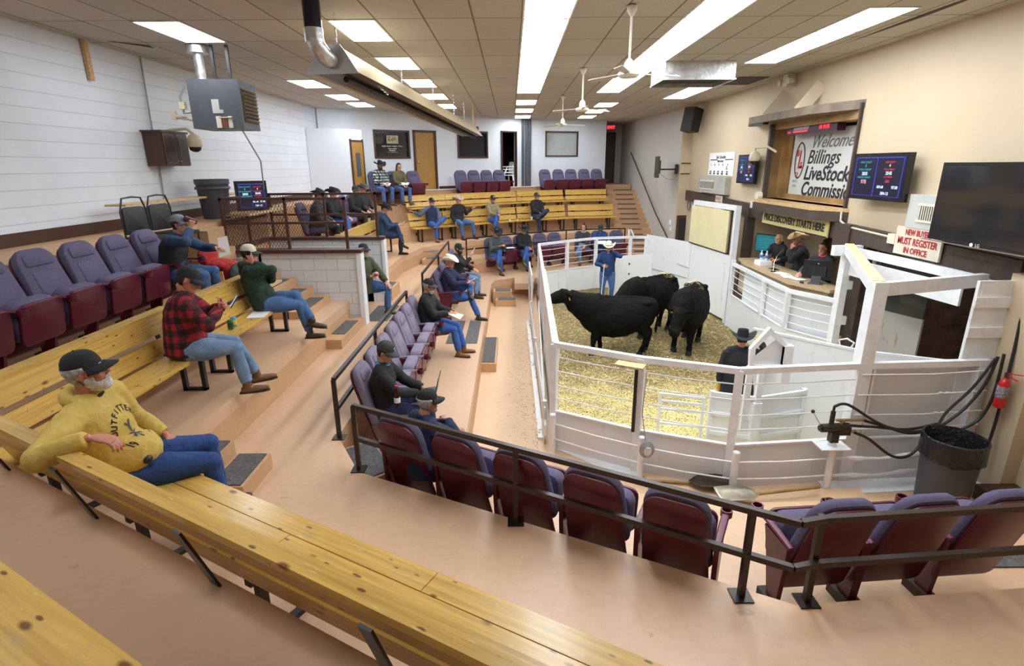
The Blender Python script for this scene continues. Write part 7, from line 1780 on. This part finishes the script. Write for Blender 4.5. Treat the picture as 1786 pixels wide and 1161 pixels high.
# 9 white cowboy hat
t, o = put('man in white cowboy hat and navy sweater with ankle on knee', (-1.32, 11.6), .6, (.97, -.15), .45, 1.04, lean=-14, lean2=2, hp=-8, top=C_NAVY, pants=C_JEAN2, hat=('cowboy', C_WHAT, None, 1.0), hair=H_GREY, bulk=1.14, belly=.5, RH=(.10, .38, .78), LH=(.0, .38, .80), curlR=.9, curlL=.6, boots=C_BOOTD, skin=M_SKIN2, collar=C_TAN, near=True, LF=(.16, .44, .56), LK=(-.8, .3, .6), toeL=70, RF=(.12, .60, .09))
pp = item('paper_sheet', 'white card in the hands of the man in white cowboy hat', 'paper', o['W2'] @ Matrix.Translation((.05, .46, .82)) @ Matrix.Rotation(math.radians(30), 4, 'X')); MB().box((0, 0, 0), (.09, .15, .004)).build('sheet', M_PAPER, pp)
# 10 paper at his face
t, o = put('bearded man in black jacket and cap holding paper to his face', (-1.32, 13.6), .6, (.97, -.15), .45, 1.02, lean=-12, lean2=2, hp=-6, hy=-8, top=C_BLK, pants=C_JEAN3, hat=('cap', C_BLK, None, None, M_TXTF), hair=H_DK, beard=(H_DK, 'full'), bulk=1.1, RH=(.14, .34, 1.02), hdR=(-.2, .2, 1), palmR=(-1, 0, 0), LH=(-.05, .36, .70), boots=C_BOOTD)
pp = item('paper_sheet', 'white paper held up to the mouth of the bearded man', 'paper', o['W2'] @ Matrix.Translation((.08, .36, 1.13)) @ Matrix.Rotation(math.radians(-30), 4, 'X')); MB().box((0, 0, 0), (.12, .006, .24)).build('sheet', M_PAPER, pp)
# 11 jean jacket
t, o = put('man in denim jacket and black cowboy hat on the short bench', (-3.44, 14.9), 1.5, (.95, .05), .45, 1.02, lean=-6, lean2=8, hp=-22, hy=-10, top=cloth('denim_jacket', (.02, .05, .12)), pants=C_JDK, hat=('cowboy', C_BLK), hair=H_DK, RH=(.08, .40, .78), LH=(-.06, .40, .78), boots=C_BOOTK, **{k_: v_ for k_, v_ in xleg(.45).items() if k_ != 'x'})
pp = item('paper_sheet', 'white note in the hands of the man in denim jacket', 'paper', o['W2'] @ Matrix.Translation((.0, .5, .82)) @ Matrix.Rotation(math.radians(-50), 4, 'X')); MB().box((0, 0, 0), (.12, .006, .16)).build('sheet', M_PAPER, pp)
# back bench
fb = (.60, -.80)
put('man in navy vest and black cap with one arm along the bench back', (-2.50, 17.72), 1.5, fb, .45, 1.0, lean=-14, lean2=-4, hy=8, top=C_SLATE, vest=C_NAVY, pants=C_JEAN2, hat=('cap', C_BLK, None, None, M_TXTF), hair=H_GREY, bulk=1.1, RH=(.62, -.12, .93), RE=(.3, -.3, -.8), LH=(-.08, .3, .66), boots=C_TANB, LF=(.14, .44, .52), LK=(-.8, .3, .6), toeL=60)
put('man in tan cowboy hat and black jacket with arm on the bench', (-1.72, 18.26), 1.5, fb, .45, 1.02, lean=-10, lean2=0, hy=10, top=C_BLK, pants=C_JEAN, hat=('cowboy', cloth('beige_felt', (.50, .42, .32), bump=.1)), hair=H_GREY, bulk=1.1, LH=(-.55, -.05, .92), LE=(-.3, -.2, -.8), RH=(.22, .15, .52), boots=C_BOOTD, LF=(-.28, .44, .09), RF=(.16, .44, .09))
put('man in tan jacket with blue neckerchief and crossed legs', (-.62, 19.02), 1.5, (.55, -.83), .45, 1.0, lean=-12, lean2=0, hy=-4, hp=-4, top=C_TAN, pants=C_JEAN2, hat=('cap', C_BLK, None, None, M_TXTW), hair=H_GREY, bulk=1.12, RH=(.06, .34, .72), LH=(-.03, .34, .74), curlR=.9, boots=C_SUEDE, collar=mat('blue_scarf', (.02, .05, .4), .8), skin=M_SKIN2, glasses=True, **xleg(.45))
put('man in black jacket with ankle on knee at the right back bench', (.93, 20.02), 1.5, (.42, -.9), .45, 1.04, lean=-14, lean2=-2, hy=12, top=C_BLK, pants=C_JDK, hat=('cap', C_CHAR, None, None, M_TXTF), hair=H_DK, bulk=1.14, RH=(.04, .30, .66), LH=(-.06, .30, .66), boots=C_BOOTD, LF=(.16, .44, .56), LK=(-.8, .3, .6), toeL=60)
# ringside at the far end
put('man in grey wool jacket and black cowboy hat reading a note', (-.51, 16.85), .6, (.6, -.8), .45, 1.04, lean=-4, lean2=8, hp=-24, top=C_GREY, pants=C_JEAN2, hat=('cowboy', C_BLK), hair=H_GREY, bulk=1.1, coat_len=.1, RH=(.08, .36, .84), LH=(-.06, .36, .84), curlR=.9, curlL=.9, boots=C_SUEDE, **xleg(.45))
put('man in black sweater and black cowboy hat with folded hands', (.40, 17.52), .6, (.45, -.9), .45, 1.04, lean=-12, lean2=0, hp=-16, top=C_BLK, pants=C_JEAN2, hat=('cowboy', C_BLK), hair=H_GREY, bulk=1.12, RH=(.04, .30, .70), LH=(-.03, .30, .70), curlR=.9, curlL=.9, boots=C_SUEDE, beard=(H_GOAT, 'goat'), skin=M_SKIN2, **xleg(.45))
tag(MB().box((-.05, 17.12, 1.335), (.3, .22, .006), Matrix.Rotation(.5, 3, 'Z')).build('paper_sheet', M_PAPER), 'white papers on the folded seat between the two black hats', 'paper')
put('dark-haired woman in charcoal jacket with black and white scarf', (2.43, 18.50), .6, (-.1, -1), .45, .97, lean=-8, lean2=4, hy=-20, hp=-6, top=C_CHAR, pants=C_JEAN3, hat=None, hair=H_DK, hstyle='bun', female=True, collar=plaid('check_scarf', (.02, .02, .02), (.5, .5, .5), (.8, .8, .8), 14), RH=(.10, .34, .62), LH=(-.06, .34, .66), boots=C_TANB, **xleg(.45))
put('man in blue coat and green cap bent over papers', (2.98, 18.55), .6, (0, -1), .45, 1.0, lean=-2, lean2=16, hp=-34, top=C_BLUE, pants=C_JDK, hat=('cap', cloth('dark_green_cap', (.015, .04, .028))), hair=H_GREY, collar=C_TAN, bulk=1.14, RH=(.08, .40, .74), LH=(-.08, .40, .74), boots=C_BOOTD)
pp = tag(MB().box((2.98, 18.05, 1.36), (.3, .2, .005), Matrix.Rotation(.4, 3, 'X')).build('paper_sheet', M_PAPER), 'white papers held by the man in green cap', 'paper')
# in the ring
t, o = put('cowboy in blue jacket and white hat standing in the ring with a cane', (2.68, 15.05), 0, (-.12, -1), None, 1.03, lean=0, lean2=2, hp=-4, top=cloth('deep_blue_nylon', (.012, .04, .13)), pants=C_JEAN, hat=('cowboy', C_WHAT, M_BLACK), hair=H_DK, bulk=1.12, near=False, LH='ear', LE=(-.9, .1, -.8), RH=(.14, .30, 1.13), RE=(.8, -.5, -.5), curlR=1.3, palmR=(-1, 0, 0), shirt=M_PAPER, skin=M_SKIN2, boots=C_BOOTD)
ph = thing('smartphone', 'phone at the ear of the cowboy in blue', 'phone'); ph.matrix_world = o['W2'] @ o['M'] @ Matrix.Translation((-.095, .01, -.01)); MB().b2((-.005, -.03, -.07), (.005, .03, .06)).build('phone_body', M_TVB, ph)
cn = o['W2'] @ Vector((.11, .38, 1.14)); tag(MB().tube([cn + Vector((0, 0, .05)), Vector((cn.x - .08, cn.y - .04, .03))], .010, 8).build('walking_cane', M_PAPER, None, True), 'thin white cane in the hand of the cowboy in blue', 'cane')
t, o = put('ring man in black coat and black hat seen from behind', (3.17, 7.12), 0, (.25, .97), None, .94, lean=0, lean2=2, hp=-2, top=cloth('black_coat', (.012, .012, .018)), pants=C_BLK, hat=('cowboy', C_BLK, M_BLACK), hair=H_DK, bulk=1.16, near=True, coat_len=.22, RH=(.30, .28, 1.48), RE=(.8, -.2, -.8), LH=(-.24, .06, .86), gloves=M_YGLOVE, curlR=1.0, curlL=1.0, boots=C_BOOTD)
# booth
put('blond boy in black hooded jacket at the booth counter', (6.12, 12.42), .9, (-.85, -.5), .62, .86, lean=4, lean2=10, hy=10, hp=0, top=C_BLK, pants=C_JDK, hat=None, hair=H_BLOND, hstyle='mop', bulk=1.05, RH=(.10, .48, 1.02), LH=(-.16, .50, 1.02), hood=C_BLK)
put('auctioneer in tan cowboy hat and black jacket, hand on his chin', (6.14, 11.45), .9, (-.8, .2), .60, 1.04, lean=2, lean2=12, hp=-4, hy=10, top=C_BLK, pants=C_JDK, hat=('cowboy', C_TFELT, None, 1.08), hair=H_GREY, bulk=1.14, LH='chin', LE=(-.6, .3, -.9), curlL=.9, RH=(.18, .40, .88), collar=mat('coral_collar', (.6, .12, .12), .8), skin=M_SKIN2)
put('woman in grey hoodie with coral lining working at the monitor', (6.10, 10.55), .9, (-.85, -.5), .60, .97, lean=4, lean2=10, hp=-18, top=C_CHAR, pants=C_JDK, hat=None, hair=H_BRN, hstyle='bun', female=True, RH=(.22, .42, .88), LH=(-.10, .40, .88), collar=mat('coral_lining', (.85, .10, .12), .7, emit=None), bulk=1.05)
# top of the room
p25, n25 = bw_pt(-4.55, .42); p26, n26 = bw_pt(-4.05, .42)
put('man in black and white plaid shirt and black hat at the back', (p25.x + n25.x * .1, p25.y + n25.y * .1), 2.6, (n25.x, n25.y), .45, 1.02, lean=0, lean2=8, hp=-14, top=C_PLW, pants=C_JEAN, hat=('cowboy', C_BLK), hair=H_GREY, beard=(H_BRN, 'full'), RH=(.10, .36, .66), LH=(-.06, .36, .66), bulk=1.12, skin=M_SKIN2)
put('woman with brown hair in olive top reading at the back', (p26.x + n26.x * .1, p26.y + n26.y * .1), 2.6, (n26.x, n26.y), .45, .96, lean=0, lean2=10, hp=-24, top=C_OLT, pants=C_JEAN, hat=None, hair=H_BRN, hstyle='long', female=True, RH=(.10, .36, .66), LH=(-.08, .36, .66), bulk=1.1)
for i, (p_, n_, lb) in enumerate(((p25, n25, 'white papers on the lap of the man in plaid at the back'), (p26, n26, 'open white booklet on the lap of the woman at the back'))):
    c = p_ + n_ * .45; tag(MB().box((c.x, c.y, 3.26), (.3, .22, .006), Matrix.Rotation(.3, 3, 'X')).build('paper_sheet', M_PAPER), lb, 'paper')
# behind the pen railing
put('man in dark jacket and dark cowboy hat behind the pen railing', (-4.33, 12.35), 2.0, (.97, .1), .42, 1.02, lean=0, lean2=10, hp=-20, top=C_CHAR, pants=C_BLK, hat=('cowboy', C_CHAR), hair=H_DK, skin=M_SKIN2, bulk=1.1)
put('man in black track jacket with grey stripe behind the pen railing', (-4.33, 13.55), 2.0, (.95, -.2), .42, 1.0, lean=-6, lean2=4, hp=-8, top=C_BLK, pants=C_JEAN2, hat=('cowboy', C_BLK), hair=H_DK, bulk=1.1, **xleg(.42))
put('man in black jacket and brown cap beside the far pen post', (-4.33, 15.5), 2.0, (.9, -.4), .42, 1.0, lean=-4, lean2=6, hp=-10, top=C_BLK, pants=C_CHAR, hat=('cap', C_CHAR), hair=H_DK, beard=(H_DK, 'full'), bulk=1.1)
put('man in dark jacket and pale cowboy hat farthest behind the pen', (-4.33, 16.3), 2.0, (.9, -.4), .42, 1.0, lean=-4, lean2=6, hp=-10, top=C_CHAR, pants=C_GREY, hat=('cowboy', C_GREY), hair=H_GREY, bulk=1.1)
# ---------------------------------------------------------------- black cattle
def cow(label, loc, rz, s=1.0, head=(0, 1.22, 1.42), face=(0, 1, -.35), group='black cattle in the ring', tagc=True, legs=(0, 0, 0, 0), neckr=1.0):
    t = thing('cow', label, 'cow', loc, rz, group, s); b = MB()
    st = [(-.90, 1.12, .06, .10), (-.86, 1.10, .19, .20), (-.76, 1.05, .28, .30), (-.50, .97, .35, .39), (-.22, .90, .40, .46), (.10, .88, .41, .48), (.38, .90, .37, .47), (.60, .94, .31, .43), (.76, .96, .23, .34), (.86, .96, .12, .2)]
    n = 20; R = []
    for y, zc, rx, rz_ in st:
        row = []
        for k in range(n):
            a = 2 * PI * k / n; x = rx * math.cos(a); z = rz_ * math.sin(a)
            if z > 0: x *= 1 - .18 * (z / rz_) ** 2
            row.append(Vector((x, y, zc + z * (1 if z < 0 else .98))))
        R.append(row)
    b.rings(R)
    b.tube([(0, -.78, 1.30), (0, -.4, 1.33), (0, .1, 1.335), (0, .55, 1.345)], [.05, .06, .06, .07], 8, ends=.5)
    for sx in (-1, 1): b.sph((sx * .20, -.62, 1.26), (.07, .12, .06)); b.sph((sx * .20, .45, 1.02), (.12, .22, .30)); b.sph((sx * .19, -.60, .95), (.13, .22, .28))
    H = Vector(head); Fd = Vector(face).normalized(); up_ = Vector((0, 0, 1)); up_ = (up_ - Fd * up_.dot(Fd)).normalized(); lt = Fd.cross(up_)
    nk = [Vector((0, .50, 1.06)), Vector((0, .70, 1.08)).lerp(H, .15), Vector((0, .74, 1.05)).lerp(H, .6), H - Fd * .02]
    b.tube(nk, [.30, .25 * neckr, .185, .13], 16, [.40, .34, .25, .165], lt)
    b.tube([Vector((0, .72, .80)), Vector((0, .84, .86)), nk[2] - Vector((0, 0, .12))], [.07, .06, .04], 8, [.10, .08, .05], (1, 0, 0), ends=.4)
    b.tube([H - Fd * .06, H + Fd * .06 , H + Fd * .20, H + Fd * .34, H + Fd * .44, H + Fd * .49], [.115, .152, .132, .108, .114, .092], 14, [.135, .172, .152, .118, .106, .080], lt, .3)
    b.sph(H + Fd * .02 + up_ * .09, (.07, .07, .05)); 
    for sx in (-1, 1):
        e0 = H + lt * (sx * .095) + up_ * .05 - Fd * .03; e1 = e0 + lt * (sx * .19) - up_ * .03 - Fd * .03
        b.tube([e0, e0.lerp(e1, .5), e1], [.04, .068, .03], 8, [.026, .026, .014], up_, .3)
        b.sph(H + Fd * .13 + lt * (sx * .095) + up_ * .04, (.028, .028, .024))
    lg = [((-.17, .50), 1, legs[0]), ((.17, .50), 1, legs[1]), ((-.17, -.62), 0, legs[2]), ((.17, -.62), 0, legs[3])]
    hooves = []
    for (x, y), fr, dy in lg:
        if fr: pts = [(x, y - .02, .86), (x, y - .04 + dy * .2, .68), (x, y + dy * .6, .42), (x, y + dy * .9, .24), (x, y + dy, .10)]; rr = [.15, .125, .078, .056, .062]; r2 = [.18, .145, .080, .056, .062]
        else: pts = [(x * .95, y + .06, .95), (x, y + .12 + dy * .2, .72), (x, y - .10 + dy * .5, .47), (x, y - .06 + dy * .9, .26), (x, y + dy, .10)]; rr = [.17, .14, .078, .058, .062]; r2 = [.26, .19, .095, .06, .062]
        b.tube(pts, rr, 12, r2, (1, 0, 0)); hooves.append((x, y + dy))
    body = b.build('body', M_COW, t); remesh(body, .018, 10, True, .035, .10)
    for x, y in hooves: MB().tube([(x, y, .10), (x, y + .015, .04), (x, y + .03, .0)], [.058, .066, .072], 12).build('hoof', M_HORN, t, True)
    tl = MB().tube([(0, -.83, 1.26), (0, -.90, 1.15), (0, -.91, .85), (.02, -.90, .62), (.03, -.90, .50)], [.035, .026, .018, .035, .012], 8, ends=.4); tl.build('tail', M_COW, t, True)
    for sx in (-1, 1): MB().sph(H + Fd * .13 + lt * (sx * .112) + up_ * .045, (.016, .018, .016)).build('eye', M_GLASSD, t, True)
    if tagc:
        for sx in ((-1, 1) if tagc == 2 else (tagc,)):
            c = H + lt * (sx * .20) - up_ * .035 - Fd * .02; MB().box(c + up_ * -.02, (.05, .012, .06), Matrix((lt, Fd, up_)).transposed()).build('ear_tag', M_TAG, t)
    MB().sph(H + Fd * .485, (.045, .02, .035)).build('muzzle', M_RUBBER, t, True) if False else None
    return t
M_TAG = mat('ear_tag_yellow', (.65, .50, .16), .5)
cow('black cow standing side on with raised head, nearest the fence', (2.18, 10.85, 0), math.radians(88), .90, head=(.0, 1.18, 1.40), face=(-.15, 1, -.25), legs=(.06, -.16, .08, -.10), tagc=-1, neckr=1.12)
cow('black cow behind the others with straw on its back', (3.2, 12.3, 0), math.radians(130), .98, head=(.05, 1.15, .95), face=(0, .8, -.6), legs=(0, .1, .05, -.08))
cow('black cow with lowered head and yellow ear tag at the right', (3.78, 11.25, 0), math.radians(152), .98, head=(-.02, 1.05, 1.02), face=(.1, .62, -.8), legs=(.06, -.06, .1, -.12), tagc=1)
def back_straw(label, c, r, n, seed):
    rr = random.Random(seed); b = MB()
    for _ in range(n):
        a, q = rr.uniform(0, 2 * PI), rr.random() ** .6; x, y = c[0] + r[0] * q * math.cos(a), c[1] + r[1] * q * math.sin(a); z = c[2] - .16 * q * q + rr.uniform(0, .012)
        an = rr.uniform(0, PI); l = rr.uniform(.012, .03); d = Vector((math.cos(an), math.sin(an), rr.uniform(-.3, .3))) * l; q_ = Vector((-d.y, d.x, 0)).normalized() * .004; p = Vector((x, y, z)); b.add([p - d - q_, p + d - q_, p + d + q_, p - d + q_], [(0, 1, 2, 3)])
    tag(b.build('straw', mat('straw_pale', (0.85, 0.70, 0.32), 0.8)), label, 'straw', kind='stuff')
back_straw('straw flecks on the rump of the cow at the back', (3.61, 12.65, 1.375), (.22, .22), 260, 5)
back_straw('straw flecks on the back of the cow at the right', (3.95, 11.6, 1.375), (.2, .3), 120, 6)
for _o in list(SC.objects):      # nothing of the builder's book-keeping stays on the objects
    if _o.type == 'EMPTY': _o.empty_display_size = .05
